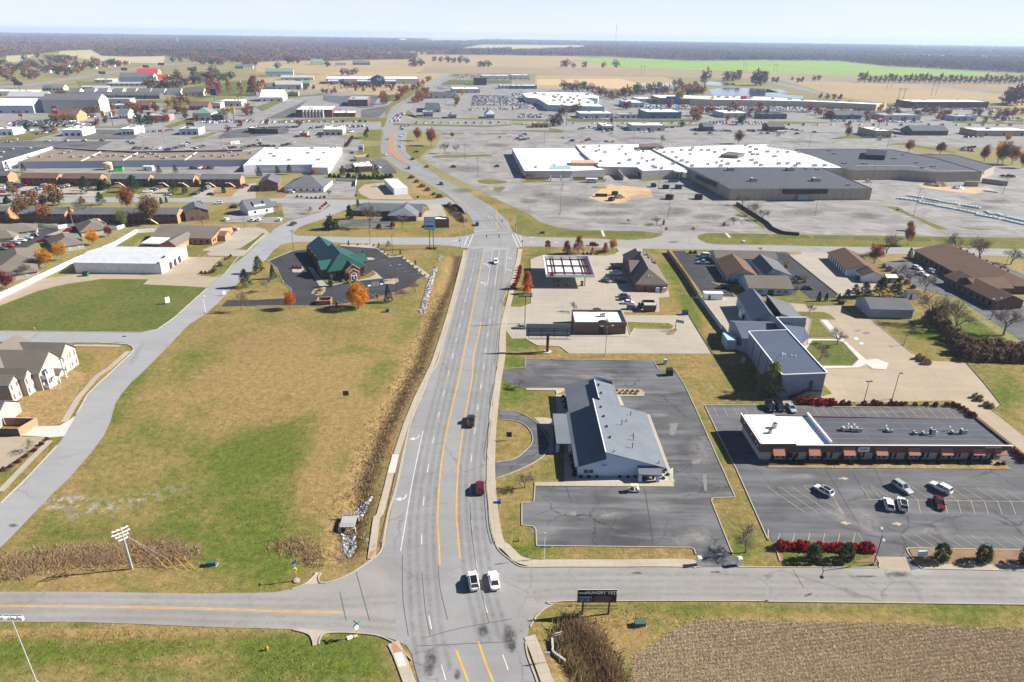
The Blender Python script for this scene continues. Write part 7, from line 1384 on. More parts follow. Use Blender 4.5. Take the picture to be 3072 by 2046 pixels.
for a in(('round','round golden orange maple in front of the bank','C1',945,872,9.8,M.lf_orange,'maple_tree',1.0),('maple','red orange maple at the corner of the bank drive','C1',318,880,7.2,M.lf_red,'maple_tree',.8),('spruce','blue spruce beside the orange maple','C1',1218,815,7.2,M.lf_spruce,'spruce_tree',.82),('spruce','grey green spruce on the lawn west of the bank','C1',160,600,6.0,M.lf_spruce,'spruce_tree',.85),('pine','tallest dark pine on the lawn west of the bank','C1',30,550,7.5,M.l_gn,.9),('pine','dark pine beside the street, nearest the white post','C0',2260,680,7.6,M.l_gn,.9),('bare','small bare tree on the lawn beside the blue spruces','C1',105,720,6.5,.8),('bare','bare tree at the mouth of the bank drive','C0',2222,895,8.8,.75),('bare','small bare tree on the island of the bank lot','C1',1240,620,3.4,1.3),('bare','bare bushy tree at the bank lot corner by the ditch','C1',1465,720,6.0,1.1),('bare','low bare tree on the lawn north of the bank','C1',1195,325,4.2,1.3),('shrub','huge round evergreen beside the grey roofed care home','C1',690,145,7.4,M.l_gn,'evergreen_tree',.85),('thuja','tall dark cedar at the end of the care home','M1',862,880,7.8,M.l_dk,.95),('thuja','smaller cedar behind the tall dark cedar','M1',937,752,3.6,M.l_dk,1.0),('bare','big bare oak in front of the care home','C1',1050,138,14.5,.85),('bare','bare tree before the front wing of the care home','C1',1345,135,9.0,.8),('shrub','dark red bush in front of the care home wing','C1',1255,120,2.8,M.l_cr,'bush',.8),('shrub','small evergreen bush between the bare trees','C1',1130,135,2.4,M.l_gn,'bush',1.0),('cypress','rust cypress, leftmost of the row behind the canopy','C2',502,372,6.4,M.l_ru,1.4),('cypress','tallest rust cypress in the row behind the canopy','C2',610,370,8.6,M.l_r2,1.3299999999999998),('cypress','small thin rust tree near the passing maroon car','C2',738,375,3.4,M.l_r2,1.1),('cypress','short rust cypress near the shop driveway','C2',857,362,5.0,M.l_r2,1.25),('maple','round orange brown tree at the shop driveway corner','C2',925,345,6.0,M.lf_amber,'maple_tree',.9),('cypress','bright rust cypress beside the road, left of the canopy','C2',140,690,7.2,M.lf_red,1.3299999999999998),('cypress','lower rust cypress just below the bright one by the road','C2',135,740,4.6,M.lf_red,1.4),('bare','gnarled bare crabapple beside the upper office drive','D2',75,122,3.6,1.5),('bare','gnarled bare crabapple below the loop drive','D2',118,1050,4.8,1.1),('bare','pale leafless tree on the verge at the lot entrance','E2',2145,378,6.4,1.0),('pine','big yellow green pine at the corner of the hall','D3',20,190,10.5,M.lf_yellowgreen,.9),('bare','grey leafless tree beside the yellow green pine','D2',2260,180,8.5,.85),('bare','bare tree in a mulch ring by the curved walk','C3',635,1210,6.6,1.0),('bare','bare tree in the lower mulch ring of the hall lawn','C3',470,1355,5.4,1.1),('bare','small bare tree in the far mulch ring of the hall lawn','C3',375,930,4.8,.9),('bare','large leafless tree beside the blue grey shed','C3',1470,1000,13.0,1.0),('bare','large leafless tree in the brown brush thicket','C3',1700,1110,13.0,1.0),('bare','leafless tree at the right end of the motel lot','C3',2160,1120,11.0,1.2),('bare','leafless tree beside the cross street and copper tree','C3',1085,370,11.0,1.0),('bare','leafless tree on the motel verge','C3',1715,385,11.5,.95),('bare','leafless double tree further along the motel verge','C3',1925,455,13.5,1.0),('bare','low leafless tree by the pole at the right edge','C3',2230,470,8.0,1.4),('maple','copper leaved tree beside the white garage building','C3',975,460,9.5,M.l_ru,'oak_tree',.95),('maple','tall thin rust tree on the verge north of the street','C3',1280,295,10.5,M.l_ru,'oak_tree',.55),('pine','dark leaning evergreen near the motel','C3',1290,440,6.5,M.l_dk,.6),('shrub','dark green bush beside the motel trees','C3',1795,405,3.6,M.l_dk,'bush',.8),('bare','thin bare tree in the motel lot, nearest the shed','C3',1440,730,9.5,.9),('bare','thin bare tree in the motel lot, behind the tan shed','C3',1300,670,8.0,.9),('bare','thin bare tree in the motel lot, closest to the cross street','C3',1195,590,7.5,.9),('pine','dark pine at the left of the pine clump','C3',715,800,4.6,M.l_dk,1.0),('pine','dark pine second in the pine clump','C3',790,770,5.4,M.l_dk,1.1),('pine','dark pine in the middle of the pine clump','C3',880,770,6.4,M.l_dk,1.1),('pine','tallest dark pine of the pine clump','C3',1020,765,8.0,M.l_dk,1.0),('pine','dark pine at the shed end of the pine clump','C3',1160,765,7.6,M.l_dk,.9),('thuja','slim dark cedar at the lot end, left of the pair','C3',462,808,4.0,M.l_dk,.8),('thuja','slim dark cedar at the lot end, right of the pair','C3',530,808,3.4,M.l_dk,.8),('thuja','slim dark cedar beside the maroon bin','C3',648,800,3.0,M.l_dk,.8),('bare','small bare tree on the island behind the restaurant','C2',560,905,4.2,.9),('bare','small bare tree beside the medical office parking','C3',318,640,4.0,1.2),('bare','small bare tree on the upper medical parking island','C3',150,490,3.2,1.3),('bare','tiny bare tree on the lot island by the drain','C2',1075,95,3.0,1.1),('bare','wide bare shrub tree at the mall drive','C2',1330,105,4.5,1.7),('thuja','slim cedar beside the wide bare shrub','C2',1392,108,3.2,M.l_dk,.8),('thuja','slim cedar at the far end of the mall drive','C2',1945,118,2.6,M.l_dk,.8),('bare','wide bare tree at the far end of the mall drive','C2',2035,105,5.0,1.5),('bare','leafless tree inside the black screen wall, nearest the store','M2',2120,760,7,1.5),('bare','leafless tree midway along the black screen wall','M2',2230,840,8,1.5),('bare','leafless tree at the lower black screen wall','M2',2300,890,7,1.5),('maple','dark red maple at the far left by the white fence','C0',70,690,7.2,M.l_cr,'maple_tree',1.1),('maple','amber maple beside the black drive, nearest the red maple','C0',425,500,8.6,M.lf_amber,'maple_tree',.95),('maple','greenish amber maple between the two brighter ones','C0',570,435,8.8,M.lf_amber,'maple_tree',.85),('maple','golden orange maple in front of the fenced home','C0',860,290,7.8,M.lf_orange,'maple_tree',.9),('maple','dull crimson tree behind the white fence','C0',1000,215,5.6,M.l_cr,'maple_tree',.8),('bare','bare tree before the shaded home','C0',235,595,7.0,.9),('bare','bare tree beside the tan sided block','C0',1865,115,9.5,.9),('bare','small bare tree on the concrete by the mulch strip','D0',255,720,3.6,1.0),('maple','tall brown oak in front of the longest apartment block','M0',1395,930,16.5,M.l_bn,'oak_tree',.8),('maple','russet oak left of the tall brown oak','M0',1180,800,13.5,M.l_ru,'oak_tree',.85),('maple','yellow green tree before the longest apartment block','M0',1140,960,10.0,M.lf_yellowgreen,'tree',.75),('maple','orange brown oak in front of the left apartments','M0',430,915,10.5,M.l_r2,'oak_tree',.9),('maple','bare brown tree left of the orange brown oak','M0',215,905,13.0,M.l_bn,'oak_tree',.8),('bare','tall leafless tree between the oaks','M0',790,900,13.0,.9),('pine','broad dark pine before the brown apartment blocks','M0',800,645,10.5,M.l_gn,.95),('shrub','rounded dark evergreen beside the broad pine','M0',965,610,7.5,M.l_dk,'evergreen_tree',.85),('pine','widest dark pine in front of the slate roofed apartments','M0',1235,630,10.5,M.l_gn,1.2),('pine','dark pine on the lawn, left of a pair','M0',1600,640,8.5,M.l_gn,.95),('pine','smaller dark pine on the lawn, right of a pair','M0',1705,650,6.2,M.l_gn,.9),('thuja','small cedar on the corner lawn by the parked red pickup','M0',2060,640,4.6,M.l_dk,1.1),('shrub','round dark evergreen south of the street, left end','M0',70,735,4.6,M.l_dk,'bush',.7),('shrub','round dark evergreen south of the street, beside another','M0',400,730,4.2,M.l_dk,'bush',.7),('shrub','taller round evergreen south of the street','M0',475,720,5.0,M.l_dk,'bush',.7),('pine','green pine behind the russet oak','M0',930,750,7.5,M.lf_pine,1.0),('thuja','dark cedar right of the tall brown oak','M0',1485,740,4.0,M.l_dk,.8),('thuja','dark cedar at the lawn corner right of the oak','M0',1533,730,3.8,M.l_dk,.8),('shrub','small brown bush south of the street','M0',758,730,3.8,M.l_bn,'bush',.7),('pine','pale pine behind the white store, leftmost','M1',35,500,7.5,M.lf_pine,.8),('pine','pale pine behind the white store, second','M1',200,468,6.0,M.lf_pine,.9),('pine','pale pine behind the white store, third','M1',310,470,7.0,M.lf_pine,.9),('maple','small orange tree at the white store corner','M1',530,475,4.4,M.lf_red,'maple_tree',1.0),('pine','pale pine beside the fast food shop, left','M1',800,495,8.0,M.lf_pine,.75),('pine','pale pine in front of the fast food shop','M1',945,500,8.0,M.lf_pine,.85),('pine','pale pine right of the fast food shop','M1',1105,495,9.0,M.lf_pine,.9),('pine','thin pine behind the strip centre, leftmost','M0',75,440,7.0,M.lf_pine,.7),('pine','thin pine behind the strip centre, second','M0',225,450,6.5,M.lf_pine,.8),('bare','bare tree behind the strip centre by the pale tank','M0',1010,470,8,.8),('pine','sparse pine behind the strip centre, right pair left','M0',1470,465,6,M.l_bn,.9),('pine','sparse pine behind the strip centre, right pair right','M0',1620,465,6.5,M.l_bn,.9),('maple','big rust oak beside the avenue, left of two','M1',1490,160,12.5,M.l_ru,'oak_tree',.85),('maple','bigger rust oak beside the avenue, right of two','M1',1612,205,16.0,M.l_ru,'oak_tree',.75),('bare','brown bare tree right of the rust oaks','M1',1740,275,10.5,1.0),('bare','smaller bare tree on the lot edge','M1',1845,275,8,.9),('maple','small tan tree on the lot island','M1',1805,135,6,M.l_r2,'oak_tree',.9),('pine','dark green tree left of the avenue','M1',1010,140,8.0,M.l_gn,.9),('maple','red brown tree behind the dark green one','M1',1025,95,7,M.l_cr,'maple_tree',.7),('bare','low round bare shrub in the small office lot','M1',485,830,4.5,1.1),('bare','small bare tree before the hip roofed clinic','M1',672,670,4.5,1.1),('maple','brown leaved tree behind the white mall roof','M2',2080,188,13,M.l_bn,'oak_tree',.95),('bare','pale bare tree behind the white mall roof','M2',1370,188,9,1.1),('maple','tall brown tree on the far lot island','M3',728,138,13,M.l_bn,'oak_tree',.65),('maple','rust tree behind the black roofed store, left','M3',1295,262,11,M.l_ru,'oak_tree',.95),('maple','dark red tree behind the black roofed store, right','M3',1580,285,11,M.l_cr,'oak_tree',.95),('maple','amber brown oak in the right edge grove','M3',2110,370,18,M.lf_amber,'oak_tree',.7),('maple','dark red oak at the left of the right edge grove','M3',1985,350,14,M.l_cr,'oak_tree',.75),('maple','tall brown oak in the middle of the right edge grove','M3',2150,385,20,M.l_bn,'oak_tree',.65),('maple','russet oak at the right of the right edge grove','M3',2240,380,16,M.l_ru,'oak_tree',.75),('maple','russet oak cut by the right edge','M3',2340,410,14,M.l_ru,'oak_tree',.8),('maple','small amber tree over the right edge grove','M3',2200,170,8,M.lf_amber,'oak_tree',.9),('bare','copper bare bush at the cross street','C2',2280,350,2.5,1.0),('maple','small copper tree on the mall lot verge','M3',1300,985,5.5,M.l_ru,'oak_tree',.8)):
 if len(a)==7:a=a[:6]+(None,)+a[6:]
 if len(a)==8:a=a[:7]+({'bare':'bare_tree','pine':'pine_tree','thuja':'cedar_tree','cypress':'cypress_tree'}[a[0]],)+a[7:]
 k,lb,t,x,y,h,m,nm,w=a;plant(k,lb,t,x,y,h,m or M.twig,nm,w,cat='bush' if nm=='bush' else 'tree')
for i,(x,y)in enumerate(((410,452),(705,452),(1582,452),(1968,462),(2360,480))):
 plant('column',['dense green kerbside shrub, left of the pair in the red hedge','dense green kerbside shrub, right of the pair in the red hedge','dense green kerbside shrub nearest the white ground sign','dense green kerbside shrub right of the lot entrance, middle of three','dense green kerbside shrub cut by the right edge'][i],'E3',x,y,4.2,M.l_gn,'evergreen_shrub',1.05,'evergreen shrubs along the kerb','shrub')
def shr(spec,h,mat,label,group,wide=1.0,name='shrub',kind='shrub',jit=.15):
 pts=PL(spec)
 for i,p in enumerate(pts):plant(kind,'%s, %s from the left'%(label,ORD[i]),None,p.x,p.y,h*(1-jit+2*jit*random.random()),mat,name,wide,group,'shrub')
shr('E3 110,340 170,342 230,344 290,346 350,348 470,350 530,352 590,353 650,354 775,356 830,357 885,358 930,358',1.9,M.lf_scarlet,'bright red shrub in the kerbside hedge','red hedge by the street',1.0)
shr('D3 300,275 340,280 385,282 430,282 475,285 520,285 560,283 590,285',2.0,M.lf_scarlet,'crimson shrub behind the strip mall, long clump','crimson shrubs behind the strip',.95)
shr('D3 965,290 1000,292 1035,295 1128,292 1175,295 1220,295 1258,297 1350,300 1448,300 1540,303 1640,303 685,290 740,292 878,292',1.6,M.lf_wine,'wine red shrub in the bed behind the strip mall','wine shrubs behind the strip',.85)
shr('D3 1700,300 1740,315 1785,335 1820,360 1850,385 1880,405 2250,725 2285,755 2320,785 2350,815',1.6,M.lf_wine,'wine red shrub along the side kerb of the strip lot','wine shrubs at the side kerb',.9)
shr('C2 75,500 72,525 68,550 62,575 55,600 48,625 38,650 25,668 10,690',1.6,M.lf_scarlet,'bright red shrub along the pavement by the canopy','red shrubs by the pavement',.9)
shr('C2 655,375 690,375 725,378 780,378',1.0,M.lf_wine,'small red shrub behind the canopy','small red shrubs by the canopy')
shr('C0 1850,555 1890,555 1930,553 1960,545',1.4,M.l_cr,'red shrub at the white building entrance','red shrubs at the entrance',.9);shr('C0 1970,525 2025,485',2.0,M.lf_brush,'brownish shrub on the entrance island','island shrubs',.9);shr('C0 2075,430 2100,415 2120,398',1.4,M.l_cr,'red shrub by the clinic drive','red shrubs by the clinic drive',.8)
shr('D3 170,800 230,825 490,810 640,830 830,825 1105,830 1380,825 1650,820 1935,835',2.6,M.l_dk,'dark conical shrub in front of the strip mall','conical shrubs by the strip',.5,kind='thuja')
shr('D3 300,830 560,832 760,835 980,830 1190,832 1290,835 1460,830 1560,835 1740,832 1840,838 2000,832 2110,845 2160,840',1.0,M.l_dk,'low dark shrub in front of the strip mall','low shrubs by the strip',.9)
shr('C3 1380,1340 1430,1360 1465,1385',2.2,M.lf_tan,'tan ornamental grass clump by the hall lot','ornamental grasses by the hall lot',.8,'ornamental_grass',jit=.05);shr('D3 1900,225 1945,250 2000,300 2050,320',2.0,M.lf_tan,'tan ornamental grass clump by the side drive','ornamental grasses by the drive',.8,'ornamental_grass')
shr('C1 1010,415 985,395',3.0,M.l_gn,'rounded evergreen behind the bank','evergreens by the bank',.6,kind='thuja');shr('C1 685,670 850,285 1130,310 1325,380 1465,475 740,855 1115,785',2.2,M.l_gn,'small clipped evergreen around the bank lot','small evergreens by the bank',.6,kind='thuja')
plant('thuja','egg shaped evergreen at the bank corner','C1',685,672,5.0,M.l_gn,'evergreen_shrub',.7,cat='shrub')
shr('C1 800,630 940,605 990,575 855,640 910,630 560,740 590,715',1.4,M.lf_tan,'tan grass clump beside the bank','grass clumps by the bank',.9,'ornamental_grass');shr('C1 345,510 375,505 405,510',1.4,M.l_cr,'dark red shrub on the bank drive island','red shrubs on the island',.9)
bp=rsamp(PL('C1 770,292 1060,290 1120,318 1225,400 1330,392 1570,590'),2.3)
for i,p in enumerate(bp[::2]):plant('shrub','tiny dark shrub in the border of the bank lot, %s from the left'%ORD[i],None,p.x,p.y,.8,M.lf_wine if i%3 else M.lf_tan,'shrub',1,'border shrubs of the bank lot','shrub')
shr('D2 962,165 1018,166 1062,168 1108,170 1155,172 990,190 1040,190 1090,190 1135,192',.8,M.lf_tan,'tiny shrub on the tan parking island','tiny shrubs on the island');shr('D2 632,958 705,958 778,956 990,958 1062,958 1130,958 1395,915 1430,938 1410,898 1390,970',.7,M.l_gn,'tiny shrub in the gravel bed of the office','tiny shrubs by the office');shr('D2 470,220 495,245 480,270 500,295 490,320 545,770 550,805 560,850 565,880 575,910 570,940',.8,M.l_dk,'small dark shrub along the shaded office wall','shrubs along the office wall')
shr('M1 680,495 720,498 760,500 850,500 900,508 960,510 1000,515 1040,515 1080,515 1120,510 1160,515 1200,505 1240,500',3.2,M.l_dk,'dark hedge shrub behind the small white office','hedge behind the white office',.8);shr('M1 380,680 420,680 470,690 510,692 550,692 590,690 630,688',1.4,M.l_gn,'low shrub on the clinic lot island','low shrubs on the clinic island',.9);shr('M1 590,790 610,770 630,755 645,742',1.6,M.lf_scarlet,'red shrub on the curved island','red shrubs on the curved island',.8);shr('M1 830,215 845,195 860,175 875,155 885,140',3.4,M.lf_wine,'wine hedge shrub beside the white store drive','wine hedge by the drive',.8)
shr('C2 1935,630 1995,628 2050,630 2080,690',2.0,M.lf_tan,'tan shrub beside the medical office','shrubs by the medical office',.8);shr('C3 165,498 250,635 340,635 265,700',1.8,M.lf_tan,'tan shrub on the right medical lot','shrubs on the right medical lot',.8);shr('C2 1640,370 1680,370',1.4,M.l_dk,'dark shrub on the corner island','dark shrubs on the corner island');shr('M2 120,510 150,505 180,510',3.0,M.lf_scarlet,'red shrub at the mall corner','red shrubs at the mall corner',.8)
shr('D0 30,893 100,860 170,818 240,770 320,715 380,660 430,610',.9,M.lf_wine,'low brown shrub in the mulch strip','low shrubs in the mulch strip',1.0)
shr('M1 1430,505 1480,545 1530,585 1580,620 1640,660 1690,680',2.2,M.lf_brush,'brown brush on the roadside bank','brush on the roadside bank',1.4);shr('M1 1780,760 1830,800 1880,850 1900,890',2.4,M.lf_brush,'brown brush along the rough ditch','brush along the rough ditch',1.0);shr('M1 1815,405 2215,400',2.0,M.l_dk,'low evergreen on the cracked lot','low evergreens on the lot',1.6)
shr('C3 1560,1040 1620,1080 1660,1150 1720,1190 1780,1230 1830,1270 1900,1290 1960,1260 2020,1300 2080,1280 2140,1310 2200,1290 2260,1320 2320,1300 1500,1000 1580,960 1760,1290 1860,1340 1980,1345 2100,1350 2220,1355 2330,1350',5.2,M.lf_brush,'brown brush bush in the thicket right of the hall lot','brown thicket bushes',.8)
shr('C3 1060,500 1110,530 1160,560 1220,610 1270,650 1330,690',2.2,M.lf_brush,'brown bush beside the motel drive','bushes by the motel drive',.9)
def ray_in(P,x,y):
 ins=np.zeros(len(x),bool);n=len(P)
 for i in range(n):
  x0,y0=P[i];x1,y1=P[(i+1)%n];c=((y0>y)!=(y1>y));ins^=c&(x<(x1-x0)*(y-y0)/(y1-y0+1e-12)+x0)
 return ins
def wpoly(spec):return[(p.x,p.y)for p in PL(spec)]
def inside(spec,n,jit=0):
 pl=wpoly(spec);P=np.array(pl);lo,hi=P.min(0),P.max(0);out=[]
 while sum(map(len,out))<n:
  q=lo+RNG.random((n,2))*(hi-lo);out.append(q[ray_in(pl,q[:,0],q[:,1])])
 q=np.concatenate(out)[:n];return np.column_stack([q,np.zeros(n)])
def fproto(kind,var):
 k=('far',kind,var)
 if k in CRN:return CRN[k]
 rng=np.random.default_rng(sum(map(ord,kind))*3+var);nc,nl,sz={'maple':(26,14,.42),'bare':(22,12,.3),'cypress':(40,8,.34),'pine':(46,8,.4),'shrub':(22,9,1.0)}[kind]
 P,m=crown_pts('maple' if kind=='bare' else kind,rng,nc,nl);V,F,a=leafquads(P,sz,m,rng)
 b=MB();b.tube((0,0,-.2),(0,0,5),.28,.1,4,0,False);tv=np.array(b.v);tf=np.array(b.f)+len(V);ta=np.zeros((len(tv),4));ta[:,3]=1
 o=npmesh('tmp',np.concatenate([V,tv]),np.concatenate([F,tf]),[M.l_gn,M.bark],attr=np.concatenate([a,ta]),mi=[0]*len(F)+[1]*len(tf));CRN[k]=o.data;bpy.data.objects.remove(o);return CRN[k]
def ftrees(spec,h,mats,label,group,kind='maple',wide=.9,name='tree'):
 pts=PL(spec)
 for i,p in enumerate(pts):
  NTREE[0]+=1;o=bpy.data.objects.new(name,fproto(kind,NTREE[0]%3));COL.objects.link(o);s=h/10*(.8+.4*random.random());o.location=(p.x,p.y,.2 if kind in('cypress','pine')else-.17*h);o.scale=(s*wide,s*wide,s);o.rotation_euler=(0,0,NTREE[0]*2.1)
  m=mats[i%len(mats)]if isinstance(mats,list)else mats;link_mat(o,m)
  tag(o,'%s, %s from the left'%(label,ORD[i])if len(pts)>1 else label,'tree',group if len(pts)>1 else None)
RB=[M.l_ru,M.l_bn,M.l_r2,M.l_bn,M.l_cr]
ftrees('F1 700,600 790,595 820,620 850,620 880,622 910,620 960,622 990,620 1020,622 1050,620 1080,622 1110,622 1140,620 1170,600 1200,622 1230,622 1265,622 1320,640',11,[M.l_cr,M.l_dk,M.l_dk,M.l_gn,M.l_ru],'autumn tree in the car park of the home centre','trees before the home centre',wide=1.1)
ftrees('F1 620,675 650,680 700,680 730,675 920,655 990,660 1090,660 1250,655 1380,655 1440,650 1480,640',11,RB,'rust tree on the verge south of the home centre','trees south of the home centre')
ftrees('F1 1165,715 1190,720 1170,775 1200,775 1310,740 1345,710 1370,690 1400,660 1450,640 1500,620 1540,595 1580,570 1600,560',16,RB,'rust tree on the left side of the avenue','avenue trees on the left');ftrees('F1 1460,765 1490,760 1520,720 1545,700 1570,690 1620,720 1900,690 1850,780',14,[M.l_r2,M.l_r2,M.lf_amber,M.l_ru],'copper tree on the right side of the avenue','avenue trees on the right')
ftrees('F1 800,510 850,512 890,505 920,500',22,[M.l_bn,M.lf_brush],'pale bare tree clump behind the home centre','clump behind the home centre',wide=.9);ftrees('F1 0,690 40,690 80,700',26,[M.l_r2,M.l_ru],'rust cypress by the avenue yard','rust cypresses by the yard','cypress',1.0);ftrees('F0 1935,710 1970,705 2000,700 2030,700 2110,680 2220,720 2310,690 2340,690',25,M.l_ru,'rust cypress along the lawn near the blue pole sign','rust cypresses near the blue sign','cypress',1.0)
ftrees('F0 1390,650 1440,640 1480,640 1520,630 1560,640 1600,620 1640,640 1680,620 1720,600 1790,590 1850,590 1910,580 1960,580 2020,570 2080,560 2130,545 1640,520 1780,510 1960,500',24,[M.l_bn,M.l_gn,M.lf_brush,M.l_dk],'big mixed tree in the grove behind the motel','grove behind the motel',wide=1.1)
ftrees('F0 560,720 590,725 1560,800 1620,790 1660,770 1700,765 1740,780 1270,850 1040,830 1440,850 1200,840 880,860 720,870 820,870 1640,860',14,RB,'rust tree between the shops left of the avenue','trees between the left shops');ftrees('F0 1270,975 1310,978 1350,980 1390,980',14,M.l_gn,'green conifer behind the white bank branch','conifers by the bank branch','pine',.9)
ftrees('F0 30,520 80,560 150,590 250,470 330,540 470,480 520,470 560,480 600,470 620,520 660,500 720,490 760,470 800,440 850,450 900,440 960,430 1000,420 1040,430 860,380 450,360 350,350 230,380 500,380 560,370 600,360 640,370 700,380',20,[M.l_bn,M.l_pu,M.l_gn,M.l_r2],'brown tree among the houses beyond the interstate','trees beyond the interstate',wide=1.0)
ftrees('F1 200,450 300,400 340,395 390,400 660,430 1440,430 1470,430 1520,425 1640,380 1700,385 1770,390 1820,395 1880,400 1940,400 2060,430 2100,432 2140,430',26,[M.l_pu,M.l_dk,M.l_bn],'lone tree clump in the wide fields','clumps in the fields',wide=1.1);ftrees('F2 470,435 500,438 565,440 665,440 840,440 955,440',26,M.l_pu,'lone dark tree by the field track','field trees by the track',wide=1.0)
ftrees('F2 1960,560 1990,565 2030,560 2070,560 2230,600 2270,605 2300,600 1770,600',34,[M.l_pu,M.l_bn,M.l_gn],'bare tree on the pond bank','trees on the pond bank',wide=.8);ftrees('F2 480,650 520,652 560,655 600,655 650,655 700,660 740,670 780,690 820,700 860,710 900,720 930,735 960,720 1000,710 1040,715 1080,700 1120,700 1160,690 1200,690 1240,680 1280,680 1330,680 1380,680 1430,680 1160,650 1340,670 1390,665',20,[M.l_gn,M.l_bn,M.l_pu,M.l_r2],'tree in the hedge row behind the warehouse club','hedge row behind the club',wide=.9)
ftrees('F2 1500,680 1560,690 1620,690 1660,690 1700,690 1750,690 1640,640 1700,640',18,[M.lf_brush,M.l_ru,M.l_pu],'brown bush tree below the ponds','bushes below the ponds');ftrees('F2 445,880 470,878 560,850 600,850 1040,820 1070,820 1660,880 1690,885 1720,880 1800,860 1835,865 2020,820 2060,830 2190,850 2265,850 1450,820',15,RB,'rust tree in the big box car parks','trees in the box store parks');ftrees('F2 370,975 410,978 440,975',15,M.l_pu,'bare tree beside the highway','bare highway trees');ftrees('F2 1560,985 2080,960 2110,965',12,[M.l_gn,M.l_bn],'tree beside the highway verge','highway verge trees')
ftrees('F3 380,850 440,870 480,880 520,900 550,905 1030,850 1110,845 1160,840 1430,865 1460,870 1500,880 1540,870 1580,880 1620,890 1660,890 1340,840 1890,870 2180,870 2260,875 2330,870 740,985',13,RB+[M.lf_amber],'red brown tree in the right hand car parks','trees in the right hand parks');ftrees('F3 2180,770 2220,775 2260,770 2290,785',34,[M.l_bn,M.l_pu],'broad brown tree at the field edge','trees at the field edge',wide=1.0)
ftrees(' '.join(['F3']+['%d,%d'%(840+i*46,572+i*.4+(i%3)*2)for i in range(33)]),24,[M.l_pu,M.l_bn,M.l_dk,M.l_pu],'dark tree in the field windbreak','field windbreak',wide=.7);ftrees('F3 40,575 80,580 220,555 270,575 310,575 420,560 460,560 480,720 540,730 600,730 660,735',14,M.l_pu,'scrubby tree by the farm track','scrub by the farm track')
ftrees('M0 420,85 490,85 250,60',9,[M.l_dk,M.lf_brush],'shrub tree by the shops of the left highway','left highway shrubs');ftrees('M0 2100,75 2205,40 M1 100,15 400,25',9,M.l_cr,'round dark red tree on the verge','dark red verge trees')
MASS=[]
def scatter(spec,n,h,mats,kind='maple',wide=.9):
 for i,(x,y,_)in enumerate(inside(spec,n)):MASS.append((x,y,h*(.8+.4*random.random()),wide,mats[i%len(mats)]))
MIX=[M.l_bn,M.l_pu,M.l_gn,M.l_ru,M.l_pu,M.lf_brush]
scatter('F0 0,400 200,390 540,350 780,380 1000,400 1200,420 850,475 400,550 0,600',58,19,MIX,wide=1.15);scatter('F0 1500,395 2080,340 2352,390 2352,440 2000,420',40,19,MIX,wide=1.15)
scatter('F0 300,900 1500,860 2300,800 2352,900 1500,960 700,975',34,10,RB+[M.l_gn]);scatter('F3 400,860 2300,880 2352,960 500,930',40,10,RB);scatter('F2 1650,860 2352,850 2352,930 1650,940',16,10,RB)
scatter('F1 1440,770 1480,730 1560,680 1590,700 1530,770',14,15,[M.l_r2,M.l_ru]);scatter('F2 1500,560 1700,620 1830,690 1600,690 1480,640',20,14,[M.lf_brush,M.l_pu,M.l_ru]);scatter('M0 0,700 150,640 520,700 680,740 600,900 0,900',7,11,[M.l_bn,M.l_pu,M.l_r2]);scatter('F1 250,560 520,560 560,640 440,700',9,10,MIX)
vs,fs_,at_,mi_,mm_=[],[],[],[],[];nv=0
for k,(x,y,h,wd_,m)in enumerate(MASS):
 me=fproto('maple',k%3);co=np.zeros(len(me.vertices)*3,np.float32);me.vertices.foreach_get('co',co);co=co.reshape(-1,3);c,s_=cos(k),sin(k);sc_=h/10
 vs.append(np.stack([x+(co[:,0]*c-co[:,1]*s_)*sc_*wd_,y+(co[:,0]*s_+co[:,1]*c)*sc_*wd_,np.maximum(co[:,2]*sc_-.17*h,.2)],1))
 f=np.zeros(len(me.polygons)*4,np.int32);me.loops.foreach_get('vertex_index',f);fs_.append(f.reshape(-1,4)+nv);nv+=len(co);a=np.zeros(len(co)*4,np.float32);me.color_attributes['mix'].data.foreach_get('color',a);at_.append(a.reshape(-1,4))
 if m not in mm_:mm_.append(m)
 mi_+=[mm_.index(m)]*(len(f)//4)
tag(npmesh('distant_trees',np.concatenate(vs),np.concatenate(fs_),mm_,attr=np.concatenate(at_),mi=mi_),'small autumn trees scattered through the distant town','trees',kind='stuff')
HOLES=CLEAR+['F0 550,285 830,275 940,330 1200,338 700,345 540,320','F0 60,330 320,318 200,385 50,390','F2 560,365 880,345 1250,360 1700,378 2352,370 2352,480 900,415']
wp=WOODP;hp=[wpoly(h)for h in HOLES]
n=120000;u=RNG.random(n);v=RNG.random(n)
yy=1150*(13200/1150)**(v**.85);half=yy*.82+150;xx=(u*2-1)*half
ok=ray_in(wp,xx,yy)
for h in hp:ok&=~ray_in(h,xx,yy)
dens=np.sin(xx/310+1.3)*np.sin(yy/470)+np.sin(xx/140)*.4;ok&=(dens>-1.05)|(RNG.random(n)<.5)
xx,yy=xx[ok],yy[ok];n=len(xx)
rad=3.8+yy/1100+RNG.random(n)*2.5;hh=(9+RNG.random(n)*8)*np.clip(1+(yy-3000)/14000,1,1.5)
K=13;d=RNG.normal(size=(n,K,3));d/=np.linalg.norm(d,axis=2)[...,None];rr=RNG.random((n,K,1))**.35
P=np.stack([xx[:,None]+d[...,0]*rr[...,0]*rad[:,None],yy[:,None]+d[...,1]*rr[...,0]*rad[:,None],hh[:,None]*(.55+.42*d[...,2]*rr[...,0])],-1)
sz=(rad*.42)[:,None]*(.7+.6*RNG.random((n,K)))
a_=RNG.normal(size=(n,K,3));a_/=np.linalg.norm(a_,axis=2)[...,None];b_=np.cross(a_,RNG.normal(size=(n,K,3)));b_/=np.linalg.norm(b_,axis=2)[...,None]+1e-9
